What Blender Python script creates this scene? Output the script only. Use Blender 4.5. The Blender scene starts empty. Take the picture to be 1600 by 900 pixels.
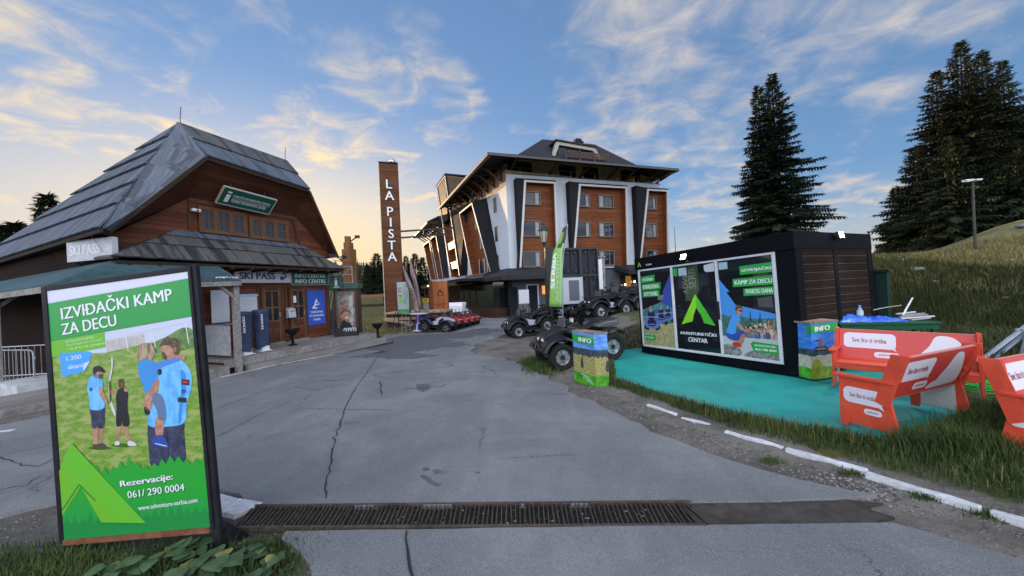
import bpy, bmesh, math, random
from mathutils import Vector, Matrix
random.seed(7)
SC = bpy.context.scene
COL = SC.collection
PI = math.pi
rad = math.radians
# ------------------------------------------------------------------ camera, sky, sun, exposure
CAM_H = 1.8; FPX = 550.0; ROLL = math.atan(.045)
cam = bpy.data.cameras.new('camera'); cam_o = bpy.data.objects.new('camera', cam); COL.objects.link(cam_o)
cam.sensor_width = 36; cam.lens = 36*FPX/1600; cam.clip_start = .05; cam.clip_end = 3000
cam_o.matrix_world = Matrix.Translation((0, 0, CAM_H)) @ Matrix.Rotation(PI/2, 4, 'X') @ Matrix.Rotation(-ROLL, 4, 'Z')
SC.camera = cam_o
SUN_AZ = -33.0      # degrees from +Y towards +X
SUN_EL = 3.6
SUN_DIR = Vector((math.sin(rad(SUN_AZ))*math.cos(rad(SUN_EL)), math.cos(rad(SUN_AZ))*math.cos(rad(SUN_EL)), math.sin(rad(SUN_EL))))
sun = bpy.data.lights.new('sun', 'SUN'); sun.energy = 2.9; sun.angle = rad(.6); sun.color = (1, .66, .36)
sun_o = bpy.data.objects.new('sun', sun); COL.objects.link(sun_o)
sun_o.rotation_euler = (-SUN_DIR).to_track_quat('-Z', 'Y').to_euler()
SC.view_settings.view_transform = 'Standard'; SC.view_settings.look = 'None'
SC.view_settings.exposure = 2.06; SC.view_settings.gamma = 1; SC.view_settings.use_curve_mapping = False
SC.render.engine = 'CYCLES'
SC.cycles.max_bounces = 6; SC.cycles.diffuse_bounces = 3; SC.cycles.glossy_bounces = 3
SC.cycles.transparent_max_bounces = 8
try: SC.cycles.use_denoising = True
except Exception: pass

class NT:
    def __init__(s, tree): s.t = tree; s.L = tree.links
    def n(s, typ, ins=None, **kw):
        nd = s.t.nodes.new(typ)
        for k, v in kw.items(): setattr(nd, k, v)
        for k, v in (ins or {}).items():
            sk = nd.inputs[k]
            if hasattr(v, 'bl_rna') and isinstance(v, bpy.types.NodeSocket): s.L.new(v, sk)
            else: sk.default_value = v
        return nd
    def m(s, op, a, b=None, c=None):
        i = {0: a}
        if b is not None: i[1] = b
        if c is not None: i[2] = c
        return s.n('ShaderNodeMath', i, operation=op).outputs[0]
    def vm(s, op, a, b=None):
        i = {0: a}
        if b is not None: i[1] = b
        nd = s.n('ShaderNodeVectorMath', i, operation=op)
        return nd.outputs['Value'] if op in ('DOT_PRODUCT', 'LENGTH') else nd.outputs[0]
    def mix(s, f, a, b, bt='MIX'):
        nd = s.n('ShaderNodeMix', data_type='RGBA', blend_type=bt)
        for k, v in ((0, f), (6, a), (7, b)):
            if isinstance(v, bpy.types.NodeSocket): s.L.new(v, nd.inputs[k])
            elif k and len(v) == 3: nd.inputs[k].default_value = (*v, 1)
            else: nd.inputs[k].default_value = v
        return nd.outputs[2]
    def ss(s, x, a, b):
        return s.n('ShaderNodeMapRange', {0: x, 1: a, 2: b, 3: 0., 4: 1.}, interpolation_type='SMOOTHSTEP').outputs[0]
    def noise(s, vec, scale, detail=4, rough=.55, dist=0.):
        return s.n('ShaderNodeTexNoise', {'Vector': vec, 'Scale': scale, 'Detail': detail, 'Roughness': rough, 'Distortion': dist}).outputs[0]

W = bpy.data.worlds.new('World'); SC.world = W; W.use_nodes = True
W.node_tree.nodes.clear()
w = NT(W.node_tree)
sky = w.n('ShaderNodeTexSky', sky_type='NISHITA', sun_disc=False)
sky.sun_elevation = rad(SUN_EL); sky.sun_rotation = rad(SUN_AZ); sky.altitude = 1700; sky.air_density = 1.0; sky.dust_density = 1.6; sky.ozone_density = 3.0
SKY_STR = .112
gen = w.n('ShaderNodeTexCoord').outputs['Generated']
dirv = w.vm('NORMALIZE', gen)
sx = w.n('ShaderNodeSeparateXYZ', {0: dirv})
dx, dy, dz = sx.outputs[0], sx.outputs[1], sx.outputs[2]
zc = w.m('ADD', w.m('MAXIMUM', dz, 0.), .16)
pv = w.n('ShaderNodeCombineXYZ', {0: w.m('DIVIDE', dx, zc), 1: w.m('DIVIDE', dy, zc), 2: 0.}).outputs[0]
# cirrus streaks run across the sky: rotated and stretched noise
mp = w.n('ShaderNodeMapping', {'Vector': pv, 'Rotation': (0, 0, rad(35)), 'Scale': (1.0, 2.6, 1)}).outputs[0]
n1 = w.noise(mp, 1.4, 7, .56, .45)
n2 = w.noise(pv, 5.0, 7, .6, .6)
n3 = w.noise(pv, .8, 3, .5, .2)
def blob(px, py, rdeg, amp):
    u = (px-800)/FPX; v = -(py-450)/FPX
    c_, s_ = math.cos(ROLL), math.sin(ROLL)
    d = Vector((u*c_+v*s_, 1, -u*s_+v*c_)).normalized()
    dt = w.vm('DOT_PRODUCT', dirv, tuple(d))
    return w.m('MULTIPLY', w.ss(dt, math.cos(rad(rdeg)), math.cos(rad(rdeg*.25))), amp)
cov = None
for b in [(585, 120, 8, .30), (690, 160, 8, .34), (640, 62, 6, .26), (1000, 80, 13, .30), (950, 185, 11, .34), (1040, 30, 11, .28), (1140, 165, 8, .34),
          (1260, 60, 10, .30), (1385, 100, 6, .30), (1440, 20, 10, .26), (90, 240, 20, .36), (230, 225, 12, .22), (20, 330, 10, .32), (540, 300, 16, .44), (1130, 340, 11, .36), (1320, 320, 6, .36), (515, 190, 5, .24), (1080, 215, 8, .32),
          (150, 60, 16, .10), (420, 140, 18, .12), (650, 330, 10, .3)]:
    s_ = blob(*b)
    cov = s_ if cov is None else w.m('MAXIMUM', cov, s_)
# unseen cloud deck added behind the photographer and overhead: soft fill for the place
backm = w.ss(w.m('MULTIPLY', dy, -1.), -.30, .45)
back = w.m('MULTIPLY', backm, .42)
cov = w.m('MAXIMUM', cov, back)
dens = w.m('ADD', w.m('MULTIPLY', n1, .55), w.m('MULTIPLY', n2, .45))
dens = w.m('ADD', w.m('MULTIPLY', w.m('SUBTRACT', dens, .5), 1.9), .47)
dens = w.m('ADD', dens, cov)
cl = w.ss(dens, .50, 1.16)
cl = w.m('MULTIPLY', cl, w.m('ADD', .45, w.m('MULTIPLY', w.ss(n2, .3, .7), .55)))
sd = w.vm('DOT_PRODUCT', dirv, tuple(SUN_DIR))
near = w.m('POWER', w.m('MAXIMUM', sd, 0.), 14.)
near2 = w.m('POWER', w.m('MAXIMUM', sd, 0.), 3.)
ccol = w.mix(near2, (.50, .455, .43), (.60, .50, .38))
near3 = w.m('POWER', w.m('MAXIMUM', sd, 0.), 5.)
ccol = w.mix(near3, ccol, (.90, .68, .36))
low = w.ss(dz, .35, .02)
ccol = w.mix(w.m('MULTIPLY', low, .7), ccol, (.62, .51, .37))
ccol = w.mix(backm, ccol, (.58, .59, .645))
skyb = w.n('ShaderNodeBackground', {'Color': w.mix(1., w.n('ShaderNodeGamma', {0: sky.outputs[0], 1: .48}).outputs[0], (.62, .78, 1.02), 'MULTIPLY'), 'Strength': SKY_STR})
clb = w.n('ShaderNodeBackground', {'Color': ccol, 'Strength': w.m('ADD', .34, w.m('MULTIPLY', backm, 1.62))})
# broad glow of thin high haze low around the sun
glow = w.m('MULTIPLY', w.m('POWER', w.m('MAXIMUM', sd, 0.), 5.), w.ss(dz, .52, .0))
cl = w.m('MAXIMUM', cl, w.m('MULTIPLY', glow, 1.35))
cl = w.m('MAXIMUM', cl, w.m('MULTIPLY', w.ss(dz, .24, -.02), .62))
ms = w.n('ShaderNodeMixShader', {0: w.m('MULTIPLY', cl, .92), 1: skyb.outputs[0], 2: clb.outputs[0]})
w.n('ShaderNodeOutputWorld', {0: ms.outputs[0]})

# ------------------------------------------------------------------ measuring helpers (camera rays to real points)
_c, _s = math.cos(ROLL), math.sin(ROLL)
def ray(px, py):
    u = (px-800)/FPX; v = -(py-450)/FPX
    return (u*_c+v*_s, 1., -u*_s+v*_c)
def at(px, py, Y):
    X, _, Z = ray(px, py); return Vector((X*Y, Y, CAM_H+Z*Y))
def on_z(px, py, z):
    X, _, Z = ray(px, py); Y = (z-CAM_H)/Z; return Vector((X*Y, Y, z))
def sm(a, b, x):
    t = min(1, max(0, (x-a)/(b-a))); return t*t*(3-2*t)
def lerp(a, b, t): return a+(b-a)*t
KERB = [(-8, 8.0), (0, 5.4), (2.0, 4.35), (2.72, 3.62), (3.3, 3.22), (3.81, 2.92), (4.39, 2.55), (5.65, 2.1), (7.0, 1.55), (8.2, 1.15), (9.5, .95), (12, 1.2), (16, 1.4), (24, 2.0), (40, 3)]
def xk(y):
    for (y0, x0), (y1, x1) in zip(KERB, KERB[1:]):
        if y <= y1: return lerp(x0, x1, (y-y0)/(y1-y0)) if y >= y0 else x0
    return KERB[-1][1]
def base(y): return -.035*y if y < 36 else -.035*36-.1*math.tanh((y-36)/6)
def foot(x, y): return .62*x+.785*y-16.6
def T(x, y):
    z = base(y)
    r = x-xk(y)
    z += .12*sm(.05, .55, r)*(1-sm(14, 20, y))
    z += .95*sm(2.2, 5.2, x)*sm(10.5, 14.5, y)*(1-sm(21, 30, y))
    q = x/max(y, 2.5)
    m = sm(.82, 1.0, q)
    s = foot(x, y)
    z += m*1.75*sm(0, 2.8, s)
    k = lerp(.1, .2, sm(1.1, 1.45, q))
    z += m*k*min(max(0, s-8), 22)
    ql = -x/max(y, 4)
    z += sm(.16, .32, ql)*.065*min(max(0, y-21), 70)*sm(20, 30, y)
    return z
def ground(px, py, dz=0.):
    X, _, Z = ray(px, py); Y = .6; prev = Y
    while Y < 300:
        if CAM_H+Z*Y <= T(X*Y, Y)+dz: break
        prev = Y; Y += .04+Y*.004
    lo, hi = prev, Y
    for _ in range(24):
        m_ = (lo+hi)/2
        if CAM_H+Z*m_ <= T(X*m_, m_)+dz: hi = m_
        else: lo = m_
    return Vector((X*hi, hi, T(X*hi, hi)+dz))
def onT(x, y, dz=0.): return Vector((x, y, T(x, y)+dz))
def road_pt(px, py, dz=0.):
    X, _, Z = ray(px, py); Y = (dz-CAM_H)/(Z+.035); return Vector((X*Y, Y, CAM_H+Z*Y))
def frame(o, xd, yd=None, zd=None):
    """matrix at o with x along xd; z up unless zd is given"""
    x = Vector((*xd, 0)) if len(xd) == 2 else Vector(xd); x.normalize()
    z = Vector(zd) if zd is not None else Vector((0, 0, 1))
    y = z.cross(x).normalized(); z = x.cross(y).normalized()
    M = Matrix((x, y, z)).transposed().to_4x4(); M.translation = Vector(o); return M

# ------------------------------------------------------------------ mesh builder
class MB:
    def __init__(s): s.v = []; s.f = []; s.mi = []; s.uv = []; s.mats = []; s.hasuv = False
    def _m(s, m):
        if m not in s.mats: s.mats.append(m)
        return s.mats.index(m)
    def add(s, vs, fs, m=None, uvs=None):
        o = len(s.v); s.v += [tuple(p) for p in vs]; k = s._m(m)
        for i, f in enumerate(fs):
            s.f.append([o+j for j in f]); s.mi.append(k); s.uv.append(uvs[i] if uvs else None)
        if uvs: s.hasuv = True
        return s
    def box(s, x0, x1, y0, y1, z0, z1, m=None, M=None):
        vs = [Vector((x, y, z)) for z in (z0, z1) for y in (y0, y1) for x in (x0, x1)]
        if M: vs = [M @ p for p in vs]
        return s.add(vs, [(0, 2, 3, 1), (4, 5, 7, 6), (0, 1, 5, 4), (2, 6, 7, 3), (0, 4, 6, 2), (1, 3, 7, 5)], m)
    def bar(s, a, b, wd, h, m=None, up=(0, 0, 1)):
        a = Vector(a); b = Vector(b); x = (b-a); L = x.length; x.normalize(); up = Vector(up)
        if abs(x.dot(up)) > .98: up = Vector((0, 1, 0))
        y = up.cross(x).normalized(); z = x.cross(y)
        M = Matrix((x, y, z)).transposed().to_4x4(); M.translation = a
        return s.box(0, L, -wd/2, wd/2, -h/2, h/2, m, M)
    def prism(s, pts, fn, d0, d1, m=None):
        n = len(pts); vs = [fn(a, b, d0) for a, b in pts]+[fn(a, b, d1) for a, b in pts]
        fs = [tuple(range(n-1, -1, -1)), tuple(range(n, 2*n))]+[(i, (i+1) % n, n+(i+1) % n, n+i) for i in range(n)]
        return s.add(vs, fs, m)
    def poly(s, pts, m=None): return s.add(pts, [tuple(range(len(pts)))], m)
    def quad(s, a, b, c, d, m=None, uv=None): return s.add([a, b, c, d], [(0, 1, 2, 3)], m, [uv] if uv else None)
    def slab(s, pts, nrm, th, m=None, uv=None):
        """thick polygon: pts on the outer face, thickness th against nrm"""
        nv = Vector(nrm).normalized()*th; n = len(pts); P = [Vector(p) for p in pts]
        vs = P+[p-nv for p in P]
        fs = [tuple(range(n)), tuple(range(2*n-1, n-1, -1))]+[(i, (i+1) % n, n+(i+1) % n, n+i) for i in range(n)]
        uvs = None
        if uv: uvs = [uv, uv[::-1]]+[[uv[i], uv[(i+1) % n], uv[(i+1) % n], uv[i]] for i in range(n)]
        return s.add(vs, fs, m, uvs)
    def tube(s, pts, r, m=None, n=8, cap=True):
        P = [Vector(p) for p in pts]; k = len(P); rs = r if isinstance(r, (list, tuple)) else [r]*k
        vs = []; up = None
        for i, p in enumerate(P):
            t = (P[min(i+1, k-1)]-P[max(i-1, 0)]).normalized()
            if up is None:
                up = Vector((0, 0, 1)) if abs(t.z) < .9 else Vector((1, 0, 0))
            a = up-t*up.dot(t)
            if a.length < 1e-5: a = Vector((1, 0, 0))-t*t.x
            a.normalize(); b = t.cross(a); up = a
            for j in range(n):
                q = 2*PI*j/n; vs.append(p+(a*math.cos(q)+b*math.sin(q))*rs[i])
        fs = [(i*n+j, i*n+(j+1) % n, (i+1)*n+(j+1) % n, (i+1)*n+j) for i in range(k-1) for j in range(n)]
        if cap: fs += [tuple(range(n-1, -1, -1)), tuple(range((k-1)*n, k*n))]
        return s.add(vs, fs, m)
    def cyl(s, a, b, r, r2=None, m=None, n=12): return s.tube([a, b], [r, r if r2 is None else r2], m, n)
    def lathe(s, prof, c=(0, 0, 0), m=None, n=16, M=None):
        vs = []; k = len(prof)
        for (r, z) in prof:
            for j in range(n):
                q = 2*PI*j/n; p = Vector((c[0]+r*math.cos(q), c[1]+r*math.sin(q), c[2]+z)); vs.append(M @ p if M else p)
        fs = [(i*n+j, i*n+(j+1) % n, (i+1)*n+(j+1) % n, (i+1)*n+j) for i in range(k-1) for j in range(n)]
        fs += [tuple(range(n-1, -1, -1)), tuple(range((k-1)*n, k*n))]
        return s.add(vs, fs, m)
    def ball(s, c, r, m=None, n=10, k=7):
        r = r if isinstance(r, (list, tuple)) else (r, r, r)
        vs = [(c[0], c[1], c[2]-r[2])]
        for i in range(1, k):
            a = -PI/2+PI*i/k
            for j in range(n):
                q = 2*PI*j/n; vs.append((c[0]+r[0]*math.cos(a)*math.cos(q), c[1]+r[1]*math.cos(a)*math.sin(q), c[2]+r[2]*math.sin(a)))
        vs.append((c[0], c[1], c[2]+r[2])); e = len(vs)-1
        fs = [(0, 1+(j+1) % n, 1+j) for j in range(n)]
        for i in range(k-2):
            for j in range(n): fs.append((1+i*n+j, 1+i*n+(j+1) % n, 1+(i+1)*n+(j+1) % n, 1+(i+1)*n+j))
        fs += [(e, 1+(k-2)*n+j, 1+(k-2)*n+(j+1) % n) for j in range(n)]
        return s.add(vs, fs, m)
    def mesh(s, name, smooth=False, recalc=True, ang=35, weld=False):
        me = bpy.data.meshes.new(name); me.from_pydata(s.v, [], s.f)
        for m in s.mats: me.materials.append(m)
        me.polygons.foreach_set('material_index', s.mi)
        if s.hasuv:
            ul = me.uv_layers.new(name='UVMap')
            for p, u in zip(me.polygons, s.uv):
                if u:
                    for li, q in zip(p.loop_indices, u): ul.data[li].uv = q
        if recalc:
            bm = bmesh.new(); bm.from_mesh(me); bmesh.ops.recalc_face_normals(bm, faces=bm.faces); bm.to_mesh(me); bm.free()
        if weld:
            bm = bmesh.new(); bm.from_mesh(me); bmesh.ops.remove_doubles(bm, verts=bm.verts, dist=1e-4); bm.to_mesh(me); bm.free()
        if smooth:
            me.polygons.foreach_set('use_smooth', [True]*len(me.polygons))
            try: me.set_sharp_from_angle(angle=rad(ang))
            except Exception: pass
        me.update(); return me
    def build(s, name, parent=None, smooth=False, bevel=0, recalc=True, M=None, label=None, ang=35, weld=False):
        o = bpy.data.objects.new(name, s.mesh(name, smooth, recalc, ang, weld)); COL.objects.link(o)
        if parent: o.parent = parent
        if M: o.matrix_local = M
        if bevel:
            b = o.modifiers.new('bevel', 'BEVEL'); b.width = bevel; b.segments = 2; b.limit_method = 'ANGLE'; b.angle_limit = rad(40)
        if label: o['label'] = label
        return o
def tag(o, label, cat, group=None):
    o['label'] = label; o['category'] = cat
    if group: o['group'] = group
    return o
def thing(name, label, cat, M, group=None):
    o = bpy.data.objects.new(name, None); COL.objects.link(o); o.matrix_world = M; o.empty_display_size = .2
    return tag(o, label, cat, group)
def struct(o, kind='structure'): o['kind'] = kind; return o
def copy_tree(o, M, label=None, group=None):
    r = o.copy(); COL.objects.link(r); r.matrix_world = M
    if label: r['label'] = label
    if group: r['group'] = group
    for ch in list(o.children):
        c = ch.copy(); COL.objects.link(c); c.parent = r
        for g in list(ch.children):
            d = g.copy(); COL.objects.link(d); d.parent = c
    return r
_tc = {}
def glyphs(txt, size, bold=0., res=3):
    """filled letters as flat faces; a bold face is three copies side by side, each a hair above the last"""
    k = (txt, size, bold, res)
    if k in _tc: return _tc[k]
    cu = bpy.data.curves.new('t', 'FONT'); cu.body = txt; cu.size = size; cu.resolution_u = res
    ob = bpy.data.objects.new('t', cu); COL.objects.link(ob)
    dg = bpy.context.evaluated_depsgraph_get()
    me = bpy.data.meshes.new_from_object(ob.evaluated_get(dg))
    v0 = [(v.co.x, v.co.y) for v in me.vertices]; f0 = [tuple(p.vertices) for p in me.polygons]
    bpy.data.objects.remove(ob); bpy.data.curves.remove(cu); bpy.data.meshes.remove(me)
    vs = []; fs = []
    for j, sh in enumerate((-bold*size, bold*size, 0) if bold else (0,)):
        o = len(vs); vs += [(x+sh, y, j*.12) for x, y in v0]; fs += [tuple(o+i for i in f) for f in f0]
    x0 = min(v[0] for v in vs); x1 = max(v[0] for v in vs); y0 = min(v[1] for v in vs); y1 = max(v[1] for v in vs)
    _tc[k] = ([(x-x0, y-y0, d) for x, y, d in vs], fs, x1-x0, y1-y0); return _tc[k]
class Pic:
    """flat printed picture on a real board: origin lower left, R right, U up, N outward"""
    def __init__(s, O, R=(1, 0, 0), U=(0, 0, 1), mb=None, step=.0012):
        s.O = Vector(O); s.R = Vector(R).normalized(); s.U = Vector(U).normalized(); s.N = s.R.cross(s.U).normalized(); s.mb = mb or MB(); s.step = step
    def p(s, x, y, l): return s.O+s.R*x+s.U*y+s.N*(s.step*l)
    def poly(s, pts, m, l=1): s.mb.add([s.p(x, y, l) for x, y in pts], [tuple(range(len(pts)))], m); return s
    def rect(s, x0, x1, y0, y1, m, l=1): return s.poly([(x0, y0), (x1, y0), (x1, y1), (x0, y1)], m, l)
    def curve(s, pts, m, l=1, n=4): return s.poly(spl(pts, n), m, l)
    def line(s, a, b, wd, m, l=1):
        dx_, dy_ = b[0]-a[0], b[1]-a[1]; L = math.hypot(dx_, dy_); nx, ny = -dy_/L*wd/2, dx_/L*wd/2
        return s.poly([(a[0]+nx, a[1]+ny), (a[0]-nx, a[1]-ny), (b[0]-nx, b[1]-ny), (b[0]+nx, b[1]+ny)], m, l)
    def rrect(s, x0, x1, y0, y1, r, m, l=1):
        pts = []
        for cx, cy, a0 in ((x1-r, y1-r, 0), (x0+r, y1-r, 90), (x0+r, y0+r, 180), (x1-r, y0+r, 270)):
            pts += [(cx+r*math.cos(rad(a0+15*i)), cy+r*math.sin(rad(a0+15*i))) for i in range(7)]
        return s.poly(pts, m, l)
    def text(s, txt, x, y, h, m, l=3, bold=.02, al='l', wd=None, rot=0, slant=0):
        plain = txt.replace('\u0110', 'D')
        vs, fs, tw, th = glyphs(plain, 1.0, bold)
        if '\u0110' in txt:   # the stroke of the barred D
            i = txt.index('\u0110'); xd = glyphs(plain[:i], 1.0, bold)[2]+.07; n0 = len(vs)
            vs = vs+[(xd-.05, .31, .4), (xd+.27, .31, .4), (xd+.27, .39, .4), (xd-.05, .39, .4)]; fs = fs+[(n0, n0+1, n0+2, n0+3)]
        k = h/th; kx = k if wd is None else wd/tw
        ox = 0 if al == 'l' else (-tw*kx/2 if al == 'c' else -tw*kx)
        cr, sr = math.cos(rot), math.sin(rot)
        P = []
        for a, b, d in vs:
            a2 = ox+a*kx+slant*b*k; b2 = b*k; P.append(s.p(x+a2*cr-b2*sr, y+a2*sr+b2*cr, l+d))
        s.mb.add(P, fs, m); return s
def spl(pts, n=4):
    k = len(pts); out = []
    for i in range(k):
        p0, p1, p2, p3 = pts[i-1], pts[i], pts[(i+1) % k], pts[(i+2) % k]
        for j in range(n):
            t = j/n
            out.append(tuple(.5*((2*p1[a])+(-p0[a]+p2[a])*t+(2*p0[a]-5*p1[a]+4*p2[a]-p3[a])*t*t+(-p0[a]+3*p1[a]-3*p2[a]+p3[a])*t**3) for a in (0, 1)))
    return out

# ------------------------------------------------------------------ materials
_mc = {}
def mat(name, col, rough=.6, metal=0., ns=0., na=.25, bump=0., spec=.5, emit=None, es=0., coat=0.):
    if name in _mc: return _mc[name]
    M = bpy.data.materials.new(name); M.use_nodes = True; nt = NT(M.node_tree); b = M.node_tree.nodes['Principled BSDF']
    b.inputs['Roughness'].default_value = rough; b.inputs['Metallic'].default_value = metal; b.inputs['Specular IOR Level'].default_value = spec*(.35 if rough >= .5 and metal < .3 else 1)
    b.inputs['Coat Weight'].default_value = coat
    c4 = (*col, 1); b.inputs['Base Color'].default_value = c4
    if ns:
        tc = nt.n('ShaderNodeTexCoord').outputs['Object']
        f = nt.noise(tc, ns, 5, .6)
        f2 = nt.noise(tc, ns*.17, 3, .5)
        f = nt.m('ADD', nt.m('MULTIPLY', f, .6), nt.m('MULTIPLY', f2, .4))
        f = nt.ss(f, .32, .68)
        nt.L.new(nt.mix(f, tuple(x*(1-na) for x in col), tuple(min(1, x*(1+na)) for x in col)), b.inputs['Base Color'])
        nt.L.new(nt.m('ADD', rough-.08, nt.m('MULTIPLY', f, .16)), b.inputs['Roughness'])
        if bump:
            bp = nt.n('ShaderNodeBump', {'Height': f, 'Strength': bump, 'Distance': .02}); nt.L.new(bp.outputs[0], b.inputs['Normal'])
    if emit: b.inputs['Emission Color'].default_value = (*emit, 1); b.inputs['Emission Strength'].default_value = es
    _mc[name] = M; return M
def plank(name, col, wd=.14, axis=2, grain=0, var=.5, rough=.65, gap=.07, gapd=.3, stain=.3, useuv=False, off=0., gloss=.12):
    if name in _mc: return _mc[name]
    M = bpy.data.materials.new(name); M.use_nodes = True; nt = NT(M.node_tree); b = M.node_tree.nodes['Principled BSDF']
    tcn = nt.n('ShaderNodeTexCoord'); tc = tcn.outputs['UV' if useuv else 'Object']
    sp = nt.n('ShaderNodeSeparateXYZ', {0: tc})
    a = nt.m('DIVIDE', nt.m('ADD', sp.outputs[axis], off+50.), wd)
    fl = nt.m('FLOOR', a); fr = nt.m('FRACT', a)
    wn = nt.n('ShaderNodeTexWhiteNoise', {'W': fl}, noise_dimensions='1D').outputs[0]
    sc = [22., 22., 22.]; sc[grain] = 1.1
    mpv = nt.vm('MULTIPLY', tc, tuple(sc))
    mpv = nt.vm('ADD', mpv, nt.n('ShaderNodeCombineXYZ', {0: nt.m('MULTIPLY', wn, 37.), 1: nt.m('MULTIPLY', wn, 19.), 2: 0.}).outputs[0])
    g = nt.noise(mpv, 1., 5, .6)
    sc2 = [1.6, 1.6, 1.6]; sc2[grain] = .5
    st = nt.noise(nt.vm('MULTIPLY', tc, tuple(sc2)), 1., 4, .6, .4)
    k = nt.m('ADD', 1-var/2, nt.m('MULTIPLY', wn, var))
    k = nt.m('MULTIPLY', k, nt.m('ADD', .72, nt.m('MULTIPLY', g, .56)))
    k = nt.m('MULTIPLY', k, nt.m('SUBTRACT', 1.+stain*.3, nt.m('MULTIPLY', nt.ss(st, .4, .7), stain)))
    gp = nt.m('MULTIPLY', nt.ss(fr, 0., gap), nt.ss(fr, 1., 1-gap*.6))
    k2 = nt.m('MULTIPLY', k, nt.m('ADD', gapd, nt.m('MULTIPLY', gp, 1-gapd)))
    nt.L.new(nt.mix(1., (*col, 1), nt.n('ShaderNodeCombineColor', {0: k2, 1: k2, 2: k2}).outputs[0], 'MULTIPLY'), b.inputs['Base Color'])
    b.inputs['Roughness'].default_value = rough; b.inputs['Specular IOR Level'].default_value = gloss
    h = nt.m('ADD', gp, nt.m('MULTIPLY', g, .15))
    bp = nt.n('ShaderNodeBump', {'Height': h, 'Strength': .5, 'Distance': .012}); nt.L.new(bp.outputs[0], b.inputs['Normal'])
    _mc[name] = M; return M
def roofboards(name, col, wd=.17, streak=.55, moss=0.):
    """weathered sawn boards laid down the slope; UV: u along the eave, v up the slope, in metres"""
    M = bpy.data.materials.new(name); M.use_nodes = True; nt = NT(M.node_tree); b = M.node_tree.nodes['Principled BSDF']
    tc = nt.n('ShaderNodeTexCoord').outputs['UV']; sp = nt.n('ShaderNodeSeparateXYZ', {0: tc})
    u, v = sp.outputs[0], sp.outputs[1]
    a = nt.m('DIVIDE', nt.m('ADD', u, 90.), wd); fl = nt.m('FLOOR', a); fr = nt.m('FRACT', a)
    row = nt.m('FLOOR', nt.m('DIVIDE', v, 1.))
    wn = nt.n('ShaderNodeTexWhiteNoise', {'Vector': nt.n('ShaderNodeCombineXYZ', {0: fl, 1: row, 2: 0.}).outputs[0]}, noise_dimensions='2D').outputs[0]
    g = nt.noise(nt.vm('MULTIPLY', tc, (26., 1.2, 1.)), 1., 5, .65)
    st = nt.noise(nt.vm('MULTIPLY', tc, (3.2, .4, 1.)), 1., 5, .65, .3)
    bl = nt.noise(nt.vm('MULTIPLY', tc, (.5, .4, 1.)), 1., 4, .6, .3)
    k = nt.m('MULTIPLY', nt.m('ADD', .82, nt.m('MULTIPLY', wn, .36)), nt.m('ADD', .66, nt.m('MULTIPLY', g, .68)))
    k = nt.m('MULTIPLY', k, nt.m('SUBTRACT', 1., nt.m('MULTIPLY', nt.ss(nt.m('ADD', nt.m('MULTIPLY', st, .7), nt.m('MULTIPLY', wn, .3)), .5, .62), streak)))
    k = nt.m('MULTIPLY', k, nt.m('ADD', .75, nt.m('MULTIPLY', bl, .5)))
    gp = nt.ss(fr, 0., .08)
    k = nt.m('MULTIPLY', k, nt.m('ADD', .4, nt.m('MULTIPLY', gp, .6)))
    cc = nt.mix(1., (*col, 1), nt.n('ShaderNodeCombineColor', {0: k, 1: k, 2: k}).outputs[0], 'MULTIPLY')
    if moss: cc = nt.mix(nt.m('MULTIPLY', nt.ss(bl, .45, .7), moss), cc, (.05, .055, .02))
    nt.L.new(cc, b.inputs['Base Color']); b.inputs['Roughness'].default_value = .75; b.inputs['Specular IOR Level'].default_value = .22
    bp = nt.n('ShaderNodeBump', {'Height': nt.m('ADD', gp, nt.m('MULTIPLY', g, .3)), 'Strength': .6, 'Distance': .015}); nt.L.new(bp.outputs[0], b.inputs['Normal'])
    return M
def noisepic(name, c1, c2, scale, stretch=(1, 1, 1), lo=.35, hi=.65, rough=.35, c3=None):
    """printed photograph texture: two or three tones broken by noise"""
    if name in _mc: return _mc[name]
    M = bpy.data.materials.new(name); M.use_nodes = True; nt = NT(M.node_tree); b = M.node_tree.nodes['Principled BSDF']
    tc = nt.n('ShaderNodeTexCoord').outputs['Object']
    v = nt.vm('MULTIPLY', tc, stretch)
    f = nt.ss(nt.noise(v, scale, 6, .7, .3), lo, hi)
    c = nt.mix(f, c1, c2)
    if c3: c = nt.mix(nt.ss(nt.noise(v, scale*.23, 3, .5), .42, .62), c, c3)
    nt.L.new(c, b.inputs['Base Color']); b.inputs['Roughness'].default_value = rough
    _mc[name] = M; return M
def P_(name, col, rough=.38): return mat(name, col, rough, spec=.4)
GLASS = mat('window_glass', (.018, .022, .028), .04, spec=.9)
BLACK = mat('black_paint', (.008, .008, .010), .45)
WHITE = mat('white_paint', (.75, .76, .78), .5, ns=6, na=.06)
PWHITE = P_('print_white', (.72, .74, .78))
STEEL = mat('galvanised_steel', (.42, .44, .46), .42, .8, ns=14, na=.2)
DKSTEEL = mat('dark_steel', (.05, .05, .055), .45, .5, ns=10, na=.3)
RUBBER = mat('rubber', (.018, .018, .019), .8, ns=30, na=.3)
CHROME = mat('bright_alloy', (.6, .62, .65), .28, .9)

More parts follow.
